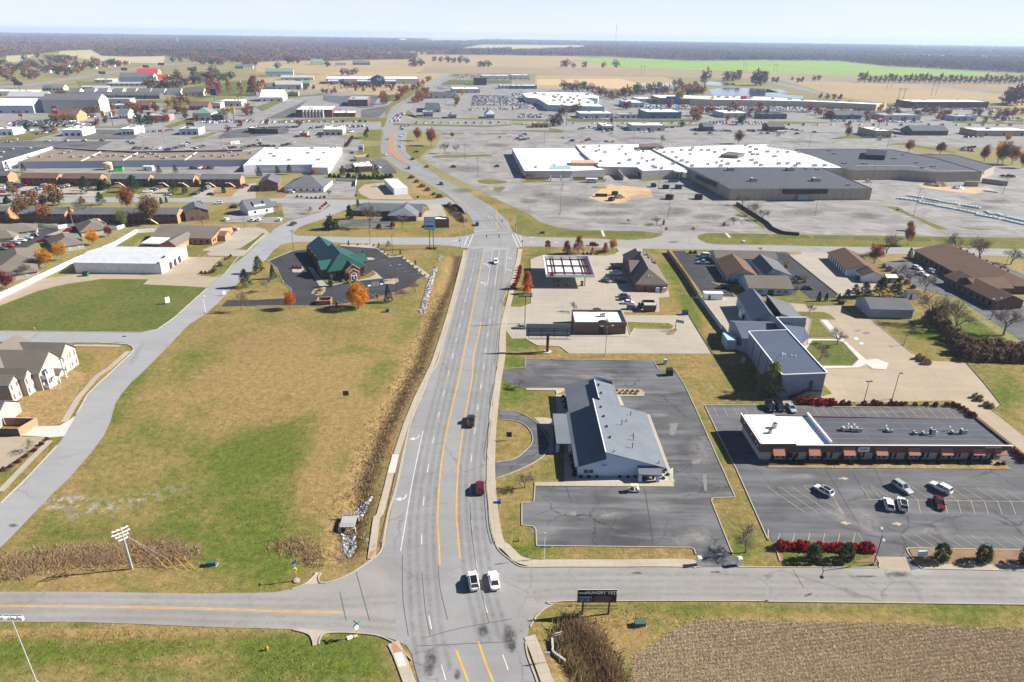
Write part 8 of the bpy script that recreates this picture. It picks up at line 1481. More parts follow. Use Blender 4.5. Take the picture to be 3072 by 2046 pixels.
T=np.stack([P-a_*sz[...,None],P+a_*sz[...,None]*.9+b_*sz[...,None]*.4,P+b_*sz[...,None]],2)
V=T.reshape(-1,3);V[:,2]=np.maximum(V[:,2],.3);F=np.arange(len(V)).reshape(-1,3)
tone=np.clip(.5+.32*np.sin(xx/260+yy/700)+.35*RNG.normal(size=n),0,1);ever=(RNG.random(n)<.10)|((np.sin(xx/420+2)*np.sin(yy/300))>.86)
at=np.zeros((n,K,3,4));at[...,0]=tone[:,None,None]*.75+RNG.random((n,K,1))*.25;at[...,1]=ever[:,None,None];at[...,3]=1
wm=NT('woodland');ac=wm.n('ShaderNodeAttribute',attribute_name='mix');sp_=wm.n('ShaderNodeSeparateColor');wm.l(ac.outputs['Color'],sp_.inputs[0])
c_=wm.ramp(sp_.outputs[0],.1,.95,(.085,.058,.055),(.21,.125,.09));c_=wm.mix(sp_.outputs[1],c_,(.04,.055,.03));M.woods=wm.done(c_,.95,.05)
tag(npmesh('woodland',V,F,M.woods,attr=at.reshape(-1,4)),kind='stuff')
def tufts(name,P,h,w,mat,lean=.35,k=3):
 n=len(P);a=RNG.random((n,k))*6.283;le=RNG.random((n,k))*lean;H=h*(.5+RNG.random((n,k)))
 bx=P[:,None,0]+RNG.normal(size=(n,k))*w;by=P[:,None,1]+RNG.normal(size=(n,k))*w;bz=np.repeat(P[:,2:3],k,1)
 tx,ty=bx+np.cos(a)*le*H*1.6,by+np.sin(a)*le*H*1.6;pw=w*.5;px_,py_=-np.sin(a+1)*pw,np.cos(a+1)*pw
 V=np.stack([np.stack([bx-px_,by-py_,bz],-1),np.stack([bx+px_,by+py_,bz],-1),np.stack([tx,ty,bz+H],-1)],2).reshape(-1,3)
 at=np.zeros((n,k,3,4));at[...,0]=RNG.random((n,k,1));at[...,3]=1
 return tag(npmesh(name,V,np.arange(len(V)).reshape(-1,3),mat,attr=at.reshape(-1,4)),kind='stuff')
def along(P,n,w):
 pts=rsamp(P,.5);i=RNG.integers(0,len(pts),n);q=np.array([(pts[k].x,pts[k].y)for k in i])+RNG.normal(size=(n,2))*w
 z=np.zeros(n)
 for PP,dep,ww in((DITCH,1.3,2.3),(DITCH2,1.5,2.6),(DITCH3,1.2,2.2)):z-=dep*np.exp(-(polydist(PP,q[:,0],q[:,1])/ww)**2)
 return np.column_stack([q,z])
tufts('reeds',along(DITCH[2:],2600,2.0),.42,.2,M.lf_reed,1.1);tufts('dry_grass',along(DITCH[3:],1500,1.0),.5,.2,M.lf_tan,1.2)
tufts('reeds',along(PL('E2 480,1150 560,1280 640,1420 740,1620'),1600,1.0),1.5,.22,M.lf_tan,.9);tufts('reeds',along(PL('E2 540,1060 660,1160 780,1320 900,1560'),2400,1.3),1.0,.22,M.lf_reed,.9)
def cloudpts(specs):
 out=[]
 for t,x,y,rx,ry,n in specs:g=RNG.normal(size=(n,2));out+=[A(t,x+a*rx,y+b*ry)for a,b in np.clip(g,-2,2)]
 q=np.array([(p.x,p.y)for p in out]);return np.column_stack([q,[0.0]*len(q)])
tufts('dry_grass',cloudpts([('E0',300,480,150,50,700),('E0',620,420,160,50,800),('E0',900,420,120,60,600),('E0',1050,430,60,40,260),('E0',1400,400,120,60,600),('E0',1600,380,110,50,420),('E1',350,330,120,50,320),('E1',520,430,60,40,200),('E0',100,590,80,20,160)]),.34,.2,M.lf_reed,2.2);tufts('weeds',cloudpts([('D0',1900,500,420,250,380),('D1',400,600,400,350,420),('E0',1200,1300,700,130,420),('E1',300,1400,350,90,260),('D1',200,1250,350,150,320),('E0',700,1150,700,40,300),('E2',900,1000,400,60,220),('D0',1800,1200,400,150,320)]),.2,.16,M.lf_weed,1.5,2)
tufts('dry_grass',along(DITCH3,500,1.2),1.2,.2,M.lf_brush,.8)
SB='E2 1050,1700 1130,1330 1500,1090 1760,990 2352,1010 E3 900,1030 2352,1075 3000,1090 3000,1800'
sht('stubble_field',SB,M.stubble,z=.035)
q=inside(SB,60000);ang=R(8);rw=np.round((q[:,1]*cos(ang)-q[:,0]*sin(ang))/.76)*.76;tt=q[:,0]*cos(ang)+q[:,1]*sin(ang);rw=rw+RNG.normal(size=len(rw))*.19
q[:,0],q[:,1]=tt*cos(ang)-rw*sin(ang),tt*sin(ang)+rw*cos(ang);q[:,2]=.03
M.straw=leafm('corn_straw',(.56,.45,.30),(.30,.22,.14),.1);tufts('corn_stubble',q,.17,.09,M.straw,2.2,2)
def rocks(spec,n,r,mats):
 q=inside(spec,n);b=MB()
 for x,y,_ in q:
  z=gz_at(x,y);s=r*(.5+random.random());bx=VV((x,y,z+s*.2));m=random.randrange(len(mats))
  t=[bx+VV((random.gauss(0,.2)+cos(k*1.257)*1.0,random.gauss(0,.2)+sin(k*1.257),random.uniform(-.2,.2)))*s for k in range(5)];top=bx+VV((random.gauss(0,.25),random.gauss(0,.25),.75))*s
  for k in range(5):b.face([t[k],t[(k+1)%5],top],m)
 return tag(b.obj('riprap',mats),kind='stuff')
ST=[pln('pale_stone',(.50,.50,.50),.9,.2),pln('grey_stone',(.28,.28,.30),.9,.2),pln('dark_stone',(.10,.10,.11),.9,.2)]
rocks('D1 1060,1130 960,1180 870,1280 830,1330 935,1330 1000,1240',520,.34,ST);rocks('D1 770,1440 900,1440 910,1568 E1 860,380 830,370 D1 800,1568',520,.34,ST);rocks('C1 1690,375 1715,385 1690,440 1670,430',120,.3,ST);rocks('C1 1640,490 1670,490 1630,610 1590,760 1550,910 1500,920 1520,830 1570,650',700,.32,ST)
PAINT={'white':(.78,.78,.78),'silver':(.42,.44,.46),'grey':(.14,.145,.15),'black':(.012,.012,.014),'dark blue':(.015,.03,.075),'blue':(.03,.10,.30),'red':(.42,.015,.02),'maroon':(.12,.008,.018),'dark green':(.025,.045,.04),'tan':(.33,.27,.19)}
CP_={k:flat('car_paint_'+k.replace(' ','_'),v,.28,.5,.0 if k in('white','red')else .25,.6)for k,v in PAINT.items()}
M.tyre=flat('tyre_rubber',(.015,.015,.016),.8);M.rim=flat('alloy_rim',(.35,.36,.37),.35,.5,.7);M.lamp=flat('clear_lamp',(.7,.72,.75),.15,.6);M.tail=flat('red_lamp',(.35,.01,.01),.25,.5)
KIND={'sedan':(4.8,.91,.86,.92,1.44,(-1.75,-1.0,.35,1.15)),'suv':(4.75,.94,1.02,1.05,1.70,(-2.25,-1.95,.30,1.05)),'hatch':(4.4,.90,.92,.96,1.55,(-2.05,-1.6,.35,1.15)),'van':(5.1,1.0,1.0,1.05,1.80,(-2.45,-2.3,.75,1.6)),'pickup':(5.7,1.0,1.12,1.10,1.85,(-.75,-.55,.65,1.25))}
def carparts(kind):
 L,W,zh,zb,zr,(ra,rb,fb_,fa)=KIND[kind];h=L/2;P={}
 b=MB();st=[(-h,.78,.45,zb-.22),(-h+.12,.93,.28,zb-.03),(-h+.7,1,.24,zb),(ra,1,.24,zb),(0,1,.24,(zb+zh)/2),(fa,1,.24,zh),(h-.75,.99,.24,zh-.08),(h-.15,.9,.28,zh-.2),(h,.72,.42,zh-.34)]
 ring=[]
 for x,k,z0,z1 in st:
  w=W*k;ring.append([(x,-w*.86,z0),(x,-w,z0+.22),(x,-w,z1-.14),(x,-w*.86,z1),(x,w*.86,z1),(x,w,z1-.14),(x,w,z0+.22),(x,w*.86,z0)])
 for r0,r1 in zip(ring[:-1],ring[1:]):
  for k in range(8):j=(k+1)%8;b.face([r0[k],r0[j],r1[j],r1[k]])
 b.face(ring[0]);b.face(ring[-1][::-1])
 wb,wt=W*.88,W*.70
 b.face([(rb,-wt,zr),(fb_,-wt,zr),(fb_,wt,zr),(rb,wt,zr)]);b.face([(rb+.05,-wt*.8,zr+.04),(fb_-.1,-wt*.8,zr+.04),(fb_-.1,wt*.8,zr+.04),(rb+.05,wt*.8,zr+.04)])
 for s in(-1,1):
  for xb_,xt in((ra,rb),((ra+fa)/2-.05,(rb+fb_)/2),(fa,fb_)):b.bar((xb_,s*wb,zb-.05),(xt,s*wt,zr),.09,.09)
  b.bar((rb,s*wt,zr),(fb_,s*wt,zr),.1,.07)
 P['body']=(b,'paint')
 g=MB();zl=(zb+zh)/2-.03
 for nm,q in(('windshield',[(fa,-wb,zh-.03),(fa,wb,zh-.03),(fb_,wt,zr-.01),(fb_,-wt,zr-.01)]),('rear_window',[(ra,wb,zb-.03),(ra,-wb,zb-.03),(rb,-wt,zr-.01),(rb,wt,zr-.01)]),('side_window',[(ra,-wb,zb-.03),(fa,-wb,zh-.03),(fb_,-wt,zr-.01),(rb,-wt,zr-.01)]),('side_window.L',[(fa,wb,zh-.03),(ra,wb,zb-.03),(rb,wt,zr-.01),(fb_,wt,zr-.01)])):
  w_=MB();w_.face(q);P[nm]=(w_,'glass');g.face(q)
 if kind=='pickup':
  d=MB();d.box((-1.8,0,zb-.02),1.9,W*1.5,.03);P['cargo_bed']=(d,'dark')
 tw=MB()
 for i,(x,s)in enumerate(((-h*.60,-1),(-h*.60,1),(h*.62,-1),(h*.62,1))):
  r=.36 if kind in('pickup','suv')else .33;q=MB();q.tube((x,s*(W-.2),r),(x,s*(W+.03),r),r,n=12);q.tube((x,s*(W+.02),r),(x,s*(W+.045),r),r*.62,n=10,m=1);P['wheel.%d'%i]=(q,'wheel');tw.tube((x,s*(W-.2),r),(x,s*(W+.03),r),r,n=8)
 for i,s in enumerate((-1,1)):
  q=MB();q.box((h-.13,s*W*.62,zh-.42),.2,.42,.16);P['headlight.%d'%i]=(q,'lamp');q=MB();q.box((-h+.06,s*W*.68,zb-.36),.16,.34,.22);P['tail_light.%d'%i]=(q,'tail');q=MB();q.box((fa-.25,s*(W+.08),zh+.02),.18,.24,.17);P['mirror.%d'%i]=(q,'paint')
 return P,g,tw,b
CM={}
def carmesh(kind):
 if kind in CM:return CM[kind]
 P,g,tw,b=carparts(kind);out=[]
 mm={'paint':CP_['white'],'glass':M.glass,'dark':M.black,'lamp':M.lamp,'tail':M.tail}
 for nm,(q,k)in P.items():
  o=q.obj('tmp',[M.tyre,M.rim]if k=='wheel' else mm[k]);out.append((nm.split('.')[0],o.data,k));bpy.data.objects.remove(o)
 f=MB()
 for src_,m in((b,0),(g,1),(tw,2)):
  n=len(f.v);f.v+=src_.v;f.f+=[tuple(i+n for i in q)for q in src_.f];f.m+=[m]*len(src_.f)
 o=f.obj('tmp',[CP_['white'],M.glass,M.tyre]);CM[kind]=(out,o.data);bpy.data.objects.remove(o);return CM[kind]
NOUN={'sedan':'saloon car','suv':'sport utility car','hatch':'hatchback car','van':'minivan','pickup':'pickup truck'};CAT={'pickup':'pickup truck','van':'van'}
def car(kind,colour,t,rear,front,label,group=None,roof=None):
 a,c=A(t,*rear),A(t,*front);p=(a+c)/2;d=c-a
 e=emp('pickup_truck' if kind=='pickup' else 'car',p+UZ(.09),label,CAT.get(kind,'car'),group,atan2(d.y,d.x))
 for nm,me,k in carmesh(kind)[0]:
  o=bpy.data.objects.new(nm,me);COL.objects.link(o);o.parent=e
  if k=='paint':link_mat(o,CP_[colour])
 if roof:
  L,W,zh,zb,zr,cb=KIND[kind];BX('sunroof',CP_[roof],e,local=True)(((cb[1]+cb[2])/2,0,zr+.01),(cb[2]-cb[1])*.9,W*1.3,.05)
 return e
for a in(('pickup','dark green','D1',(1972,512),(1980,400),'dark pickup truck with open bed driving up the main road'),('suv','maroon','D1',(2062,1128),(2055,1015),'maroon minivan driving beside the right kerb of the main road'),('suv','white','E1',(2012,742),(1983,585),'white car with dark sunroof at the near crossroads',None,'black'),('sedan','white','E1',(2200,738),(2170,577),'white saloon in the right lane at the near crossroads'),('suv','white','C1',(2200,440),(2206,476),'white van approaching in the left turn lane below the crossing'),('hatch','black','C1',(2030,95),(2033,128),'black car coming down toward the traffic lights'),('suv','black','C1',(320,120),(375,92),'black car turning on the pale side street'),('hatch','white','C1',(10,85),(45,52),'white car in the small lot, left of two'),('hatch','white','C1',(205,82),(238,55),'white car in the small lot, right of two'),('sedan','white','C0',(2190,155),(2120,152),'white car parked beside the clinic'),('hatch','white','C0',(2055,80),(2110,50),'white car parked near the tan sided block'),('hatch','white','C0',(2310,80),(2345,60),'white car on the striped lot by the clinic'),('hatch','white','D3',(600,1150),(420,1045),'white car with black roof, alone in the striped lot',None,'black'),('suv','silver','D3',(1145,1015),(1310,1125),'silver car parked diagonally in the striped lot'),('suv','white','D3',(1680,1125),(1485,1022),'white car parked diagonally beside the silver one'),('hatch','white','D3',(1118,1278),(1085,1165),'all white car parked beside a black roofed one'),('suv','white','D3',(1242,1288),(1212,1160),'white car with black roof parked beside the all white one',None,'black'),('sedan','maroon','D3',(1545,1145),(1592,1275),'dark red car in the striped lot'),('suv','black','D3',(0,300),(30,355),'black car in the shade behind the strip mall, leftmost'),('suv','black','D3',(85,295),(120,350),'black boxy car in the shade behind the strip mall'),('sedan','silver','D3',(180,300),(235,368),'silver car in the sun behind the strip mall'),('pickup','black','C2',(990,512),(895,515),'black pickup truck at the shop front'),('pickup','white','C2',(895,562),(1010,565),'white pickup truck at the shop front'),('sedan','grey','C2',(830,618),(900,640),'dark car leaving the shop front'),('suv','black','C2',(945,632),(1045,638),'black car in the shade of the shop'),('sedan','grey','C2',(985,768),(1080,772),'dark car in the row by the brick enclosure, farthest back'),('sedan','dark blue','C2',(985,795),(1085,800),'dark car second in the row by the brick enclosure'),('sedan','white','C2',(1018,830),(1118,832),'white car in the row by the brick enclosure'),('suv','grey','C2',(1060,880),(1158,884),'grey car closest to the empty restaurant'),('suv','maroon','C2',(715,298),(795,300),'maroon car passing on the cross street'),('sedan','silver','C2',(125,1058),(35,1055),'silver car entering beside the big billboard'),('van','white','C2',(1790,400),(1735,395),'white van in the shade of the medical offices'),('suv','blue','C2',(1790,432),(1700,430),'blue car in the shade of the medical offices'),('pickup','silver','C2',(1810,465),(1700,462),'silver pickup in the shade of the medical offices'),('suv','black','C2',(1985,690),(1885,690),'black car parked by the planted island'),('sedan','black','C3',(240,605),(315,605),'black car on the right medical lot, farther one'),('sedan','black','C3',(310,700),(412,700),'black car on the right medical lot, nearer one'),('sedan','white','C3',(1390,560),(1450,580),'white car at the motel wall'),('hatch','silver','C3',(1480,535),(1520,555),'silver car at the motel wall, partly hidden'),('hatch','white','C3',(1340,505),(1390,520),'white car near the motel entrance'),('hatch','white','M1',(1222,150),(1195,150),'white car coming down the curve beside the median'),('sedan','white','M1',(1180,285),(1200,300),'white car on the curve left of the brick median'),('sedan','white','M1',(1345,222),(1318,212),'white car heading up the curve right of the median'),('suv','black','M1',(1455,340),(1428,328),'black car heading up the curve'),('suv','dark blue','M1',(1405,405),(1408,435),'dark car coming down the curve'),('hatch','maroon','M1',(1588,410),(1555,398),'dark red car heading up the curve'),('suv','black','M1',(1692,555),(1720,575),'dark car coming down the lower curve'),('van','white','M1',(290,640),(350,642),'white van beside the hip roofed clinic'),('sedan','white','M1',(1080,585),(1135,582),'white car beside the small white office'),('hatch','black','M1',(870,275),(900,280),'black car on the white store drive'),('suv','red','M1',(1035,440),(1090,432),'red truck at the fast food shop'),('hatch','white','M1',(1125,420),(1150,410),'white car at the fast food shop'),('sedan','black','C0',(2130,-60),(2180,-58),'black car in the lot beside the two storey block')):
 car(*a)
NCOL=['white','silver','grey','black','white','dark blue','grey','white','silver','black','red','white','maroon','blue','silver','tan','black','white','grey'];NK=['sedan','suv','hatch','suv','pickup','sedan','van']
NC=[0];FARN=[0]
def crow(t,x0,y0,x1,y1,n,where,ang=90,colours=None,kinds=None,miss=0.0):
 a,c=A(t,x0,y0),A(t,x1,y1);k_=0;rng=random.Random(x0*7+y0)
 for i in range(n):
  if rng.random()<miss:continue
  p=a.lerp(c,(i+.0)/max(1,n-1));col=colours[i%len(colours)]if colours else rng.choice(NCOL);kd=kinds[i%len(kinds)]if kinds else rng.choice(NK)
  o=bpy.data.objects.new('pickup_truck' if kd=='pickup' else 'car',carmesh(kd)[1]);COL.objects.link(o);o.location=p+UZ(.32 if p.y>430 else .09);o.rotation_euler=(0,0,R(ang)+(pi if rng.random()<.5 else 0)+rng.gauss(0,.03));link_mat(o,CP_[col])
  tag(o,'%s %s %s, %s from the left'%(col,NOUN[kd].replace('sport utility ','tall '),where,ORD[k_]),CAT.get(kd,'car'),'cars '+where);k_+=1;FARN[0]+=1
for a in(('C0',20,335,310,215,6,'in the line on the black drive',8),('C0',60,415,160,375,2,'by the near side of the black drive',8),('C0',400,262,450,240,2,'by the amber maples on the drive',10),('C0',630,165,700,150,2,'before the white fence corner',5,['red','maroon']),('M0',15,600,110,565,5,'in the left apartment lot',20),('M0',20,640,120,615,3,'in front of the left apartment lot',20),('M0',130,605,240,572,6,'in the second left apartment bay',20),('M0',240,650,440,578,9,'in the third apartment bay',20),('M0',510,610,680,575,8,'before the brown apartments',20),('M0',330,655,470,650,2,'at the apartment bin',0),('M0',700,620,740,610,2,'left of the broad pine',20),('M0',1070,595,1110,590,2,'between the pines',20),('M0',1150,632,1190,622,2,'beside the widest pine',20),('M0',1360,635,1470,598,6,'right of the widest pine',20),('M0',1780,660,1930,590,6,'before the stairs apartments',20),('M0',1940,660,1990,652,1,'alone on the apartment street',0,['dark blue'],['sedan']),('M0',2210,598,2260,582,2,'by the last apartment block',10,['maroon','red'],['pickup','suv']),('M0',1790,750,1840,735,2,'by the dormer house street',25),('M0',2010,742,2150,780,2,'in the lot of the dormer house',15,['white','black']),('M0',1740,770,1760,780,1,'beside the bare tree lot',20),('M0',1545,665,1580,665,1,'behind the street wall',0,['silver'],['sedan']),('M0',1770,420,1960,420,6,'behind the strip centre',90),('M0',440,170,940,165,4,'scattered on the dark centre lot',0),('M0',80,180,140,155,2,'at the left of the dark centre lot',10),('M0',1180,178,1220,192,2,'near the lot divide',0),('M0',1240,238,1470,238,5,'along the strip centre front',80),('M0',1540,250,1690,215,12,'in the busy strip centre bay',20),('M0',1700,200,1720,190,2,'beside the busy bay',20),('M0',1740,250,1870,215,8,'in the second strip centre bay',20),('M0',2070,240,2160,228,5,'before the white store end',15),('M0',2240,235,2350,205,6,'at the white store corner',15),('M1',0,215,160,218,5,'behind the white store roof',0),('M1',20,160,30,195,2,'in the white store lot',0),('M1',250,212,340,185,5,'right in the white store lot',10),('M1',370,130,590,130,3,'by the orange canopy shop',0),('M1',745,108,810,105,4,'before the drive in restaurant',90,['white']),('M1',840,80,880,85,3,'under the red canopy',60),('M1',920,145,960,140,2,'on the white store drive top',20),('M1',290,45,380,40,5,'behind the orange canopy shop',80),('M1',500,50,620,40,5,'beside the drive in restaurant',80),('M1',880,40,980,35,6,'by the red hedge',80),('M1',1335,35,1350,60,4,'queuing up the avenue',95),('M1',1365,100,1335,120,2,'heading up to the highway lights',95),('M1',1380,30,1400,28,2,'turning at the highway lights',60),('M1',2240,135,2260,135,1,'alone on the far mall lot',0,['silver'],['sedan']),('M1',1475,270,1500,268,1,'on the verge by the rust oaks',0,['black'],['sedan']),('M2',45,150,130,100,8,'in the cluster on the mall lot',15,['red','white','silver','red','white','dark blue','grey','white']),('M2',75,160,140,150,3,'at the foot of the mall lot cluster',10),('M2',470,140,520,138,1,'on the open mall lot',0,['silver'],['sedan']),('M2',515,185,565,160,4,'behind the mall entrance',10),('M2',655,175,720,150,5,'in the second mall group',10),('M2',870,175,920,178,2,'behind the white mall roof',10),('M2',620,60,710,42,7,'on the outlot by the bare tree',40),('M2',720,45,800,60,6,'at the white restaurant',40),('M2',845,78,920,72,4,'before the white restaurant',60),('M2',910,102,960,102,1,'on the mall ring road',0,['white'],['sedan']),('M2',980,35,1040,52,3,'between the outlots',0),('M2',1190,82,1310,80,4,'before the pale shop',60),('M2',1425,45,1470,45,2,'right of the pale shop',0),('M2',1650,60,1760,60,7,'left of the gabled restaurant',60),('M2',1860,70,2020,75,9,'right of the gabled restaurant',60),('M2',1690,105,1820,98,2,'on the ring road by the gable',0),('M2',2170,70,2240,78,5,'in the far outlot',60),('M2',2290,100,2350,100,2,'at the far outlot',0),('M3',30,80,150,85,4,'beside the parked box van',0),('M3',170,60,310,75,4,'on the right ring road',0),('M3',90,120,430,88,3,'scattered on the right lot',0),('M3',880,130,930,130,2,'before the tan shop',0),('M3',1020,135,1160,128,5,'right of the tan shop',0),('M3',1020,160,1040,160,1,'on the right access road',0),('M3',1150,90,1350,105,12,'around the dark restaurant',70),('M3',1160,60,1290,75,8,'behind the dark restaurant',70),('M3',1790,235,1900,225,10,'in the lot by the grove',60),('M3',1780,250,1900,260,5,'in front of the lot by the grove',60),('M3',1820,135,1960,130,4,'before the right edge restaurant',0),('M3',2160,495,2250,500,3,'on the lot behind the closed store',0,['black','grey','dark blue']),('M3',920,545,950,545,1,'by the closed store corner',0,['white'],['hatch'])):
 crow(*a)
def carmass(specs):
 V,F,MI,rng=[],[],[],np.random.default_rng(5);n=0
 for t,x0,y0,x1,y1,x2,y2,nr,nn in specs:
  a,c,d=A(t,x0,y0),A(t,x1,y1),A(t,x2,y2)
  for r in range(nr):
   for k in range(nn):
    if rng.random()<.22:continue
    p=a.lerp(c,(k+.5)/nn)+(d-a)*((r+.5)/nr);m=int(rng.choice([0,0,0,1,1,2,2,3,3,4,5]));s=1 if rng.random()<.5 else-1;z=.32
    for(xa,xb,ya,yb,za,zb,sh,mm)in((-.92,.92,-2.35,2.35,.25,.95,.0,m),(-.85,.85,-1.5,1.0,.95,1.5,.16,6)):
     i=len(V);q=[(xa,ya,za),(xb,ya,za),(xb,yb,za),(xa,yb,za),(xa+sh,ya+sh*2.4,zb),(xb-sh,ya+sh*2.4,zb),(xb-sh,yb-sh*2.4,zb),(xa+sh,yb-sh*2.4,zb)]
     V+=[(p.x+x,p.y+y*s,z+zz)for x,y,zz in q];F+=[(i,i+1,i+5,i+4),(i+1,i+2,i+6,i+5),(i+2,i+3,i+7,i+6),(i+3,i,i+4,i+7),(i+4,i+5,i+6,i+7)];MI+=[mm]*4+[m]
 return npmesh('parked_cars',V,F,[CP_[c]for c in('white','silver','grey','black','dark blue','red')]+[M.glass],mi=MI)
o=carmass([('F0',100,985,720,985,130,945,4,34),('M0',30,95,300,75,30,70,2,14),('M0',330,100,520,60,350,110,2,12),('M0',1250,100,1600,70,1260,90,1,14),('F0',1850,960,2352,945,1850,935,2,22),('F1',600,990,1000,985,600,975,1,16),('F1',30,950,1100,943,30,935,2,20),('F1',1440,955,2352,955,1440,945,2,12),('F2',50,965,1700,955,50,955,1,18),('F3',0,970,2300,975,0,962,2,18),('F1',1225,945,1320,935,1300,865,9,3),('F0',60,965,900,972,60,955,2,16),('F1',1310,800,1330,800,1590,625,7,1),('F1',1985,790,2352,790,2000,700,14,42),('F2',0,830,235,820,0,680,14,26),('F1',1960,835,2352,830,1960,815,2,22),('F1',1800,548,2080,545,1820,505,7,26),('F1',2140,556,2352,556,2140,546,2,20),('F2',0,555,170,555,0,545,2,16),('F2',1230,815,1640,818,1240,780,4,40),('F2',1650,830,2352,835,1650,795,5,66),('F3',0,840,560,845,0,800,5,50),('F3',600,830,1020,835,600,805,4,40),('F3',580,940,960,945,580,920,2,30),('F3',1060,945,1420,945,1060,928,2,30),('F1',650,640,1300,640,650,600,3,12),('F0',130,975,700,975,150,930,4,36),('F0',780,960,900,960,780,945,2,9),('F2',60,905,290,905,60,870,3,16),('F3',1540,830,1920,830,1540,820,1,20),('F3',2080,930,2352,930,2080,900,2,16),('F0',720,900,880,900,720,880,2,12),('F1',1660,640,1800,640,1680,610,3,9),('F2',640,915,930,915,640,908,1,22),('F3',1860,830,2352,838,1860,810,2,18),('F2',1750,965,2352,965,1750,940,2,20)])
tag(o,'packed rows of distant parked cars','cars',kind='stuff')
def lamp_post(label,t,x,y,h,style='single',m=None,group=None,rz=0.0,heads=2,name='lamp_post'):
 m=m or M.dgrey;p=A(t,x,y);e=emp(name,p,label,'lamp post',group);f=Fr(p.x,p.y,degrees(rz))
 TB('pole',m,e)(p,p+UZ(h),.11,.07,7);TB('base',M.kerb,e)(p,p+UZ(.5),.28,n=8)
 if style=='flood':
  BR('arm',M.galv,e)(f(-1.5,0,h),f(1.9,0,h),.12,.12)
  for u,k in((-1.5,.6),(-.5,.6),(.6,.6),(1.6,.6)):
   l=MB();l.box(f(u,-.15,h-.75),.7,.35,.6,f.a+(.4 if u<0 else-.15));l.obj('lamp',M.white_m,e)
  return e
 for k in range(heads):
  s=1 if k==0 else-1;a=f(s*(.35 if style=='box' else 1.6),0,h+(0 if style=='box' else .25));BR('arm',m,e)(f(0,0,h-.05),a,.07,.07)
  l=MB();l.box(a+VV((s*.2*f.c,s*.2*f.s,-.12)),.75,.42,.2,f.a);l.obj('lamp',m if style=='box' else M.galv,e)
 return e
lamp_post('tall floodlight mast with four white lamps at the lower left','E0',345,1590,14.6,'flood',M.galv,name='floodlight_mast')
for a in(('black lamp post beside the lot exit to the street','E3',970,490,7.2,'single',None,'lamp posts round the strip lot',1.2,2),('dark lamp post in the bed behind the strip mall, left','D3',875,282,7.2,'box',None,'lamp posts behind the strip',.1,2),('taller dark lamp post on a concrete foot behind the strip mall','D3',1140,240,8.4,'box',None,'lamp posts behind the strip',.1,1),('lamp post on the grass by the hall parking','C3',1245,1215,3.6,'box',None,None,.1,1),('lamp post left of the bank, nearest the spruces','C1',250,630,9.7,4),('lamp post on the bank lawn, top left','C1',348,332,9.0,4),('lamp post behind the bank','C1',1050,285,9.4,5),('lamp post at the bank lot corner with the street sign lawn','C1',1257,388,9.8,5),('lamp post on the right border of the bank lot','C1',1495,555,9.0,'box',M.galv,'lamp posts round the bank',.3,2),('three headed lamp post beside the blue spruce','C1',1293,715,10.6,'single',None,'lamp posts round the bank',.3,2),('lamp post beside the brick bin enclosure','C1',710,850,10.0,4),('lamp post in front of the vacant restaurant','C2',855,1310,10.2,'single',M.wood,None,.2,2),('white lamp post by the pale street and bank drive','C0',1890,920,6.6,'box',M.white_m,None,.1,1),('lamp post on the cracked lot, left front','M2',443,838,15,0),('lamp post on the cracked lot, before the atrium','M2',462,612,12.5,0),('lamp post on the cracked lot, centre front','M2',1435,870,15.5,0),('lamp post on the cracked lot, before the round canopy','M2',1345,622,14.5,0),('lamp post before the vacant black roofed store','M3',430,850,15.5,0),('lamp post beside the laid out steel frames','M3',1340,850,15.5,0),('lamp post between the two black roofed stores','M3',942,580,13.5,0),('lamp post at the far right of the lot','M3',2160,645,13,0),('lamp post in the fenced lot left of the mall','M1',2040,490,13,0),('lamp post on the empty lot beside the curve','M1',1922,335,13.5,0),('lamp post behind the mall, left','M2',297,225,14,1),('lamp post behind the mall, middle','M2',1115,180,14,1),('lamp post behind the mall, right','M2',1922,188,14,1),('lamp post at the right store back wall','M3',375,225,20,1),('lamp post by the tan shop','M3',850,160,13,1),('lamp post at the right access road','M3',1095,230,17,1),('lamp post on the white store lot, left','M1',625,210,12,2),('lamp post on the white store lot, right','M1',820,225,14,2),('lamp post on the strip centre lot, left','M0',1328,245,11,3),('lamp post on the strip centre lot, middle','M0',1515,200,11,3),('lamp post on the strip centre lot, right','M0',2045,235,11,3),('curved lamp post behind the white fence','C0',680,135,8.0,'single',M.galv,None,.4,1),('lamp post at the corner of the apartment street','M0',2310,720,8,'single',M.galv,None,.2,1),('lamp post beside the small striped lot','C0',2250,135,8,'box',None,None,.2,1),('lamp post at the black car on the side street','C1',340,175,7.5,'box',M.galv,None,.2,1),('tall lamp post at the motel right end','C3',2170,525,9,'single',M.dgrey,None,.3,2),('lamp post in the motel lot','C3',2045,975,8.0,'single',M.dgrey,None,.3,2)):
 if len(a)==6:g_=a[5];a=a[:5]+('box',None,'lamp posts '+['on the mall lot','behind the mall','on the white store lot','on the strip centre lot','round the bank','round the bank'][g_],.3*(g_>3),2-(g_==5))
 lamp_post(*a)
def mast(name,label,t,x,y,h,m,r=.14,cat='pole'):
 p=A(t,x,y);e=emp(name,p,label,cat);TB('pole',m,e)(p,p+UZ(h),r,r*.6,8);BX('base',M.kerb,e)(p,.7,.7,.25);return e,p
sg=[]
for lb,t,x,y,h in(('signal pole at the near left of the crossing','C1',1878,312,8.5),('signal pole at the far left of the crossing, beside the kiosk','C1',1918,190,9.5),('signal pole at the near right of the crossing','C2',100,318,9.5),('signal pole at the far right of the crossing','C2',38,168,9.5)):
 e,p=mast('signal_pole',lb,t,x,y,h,M.galv);sg.append((e,p,h));BX('pedestrian_signal',M.black,e)(p+VV((-.35,-.1,3.0)),.35,.3,.9)
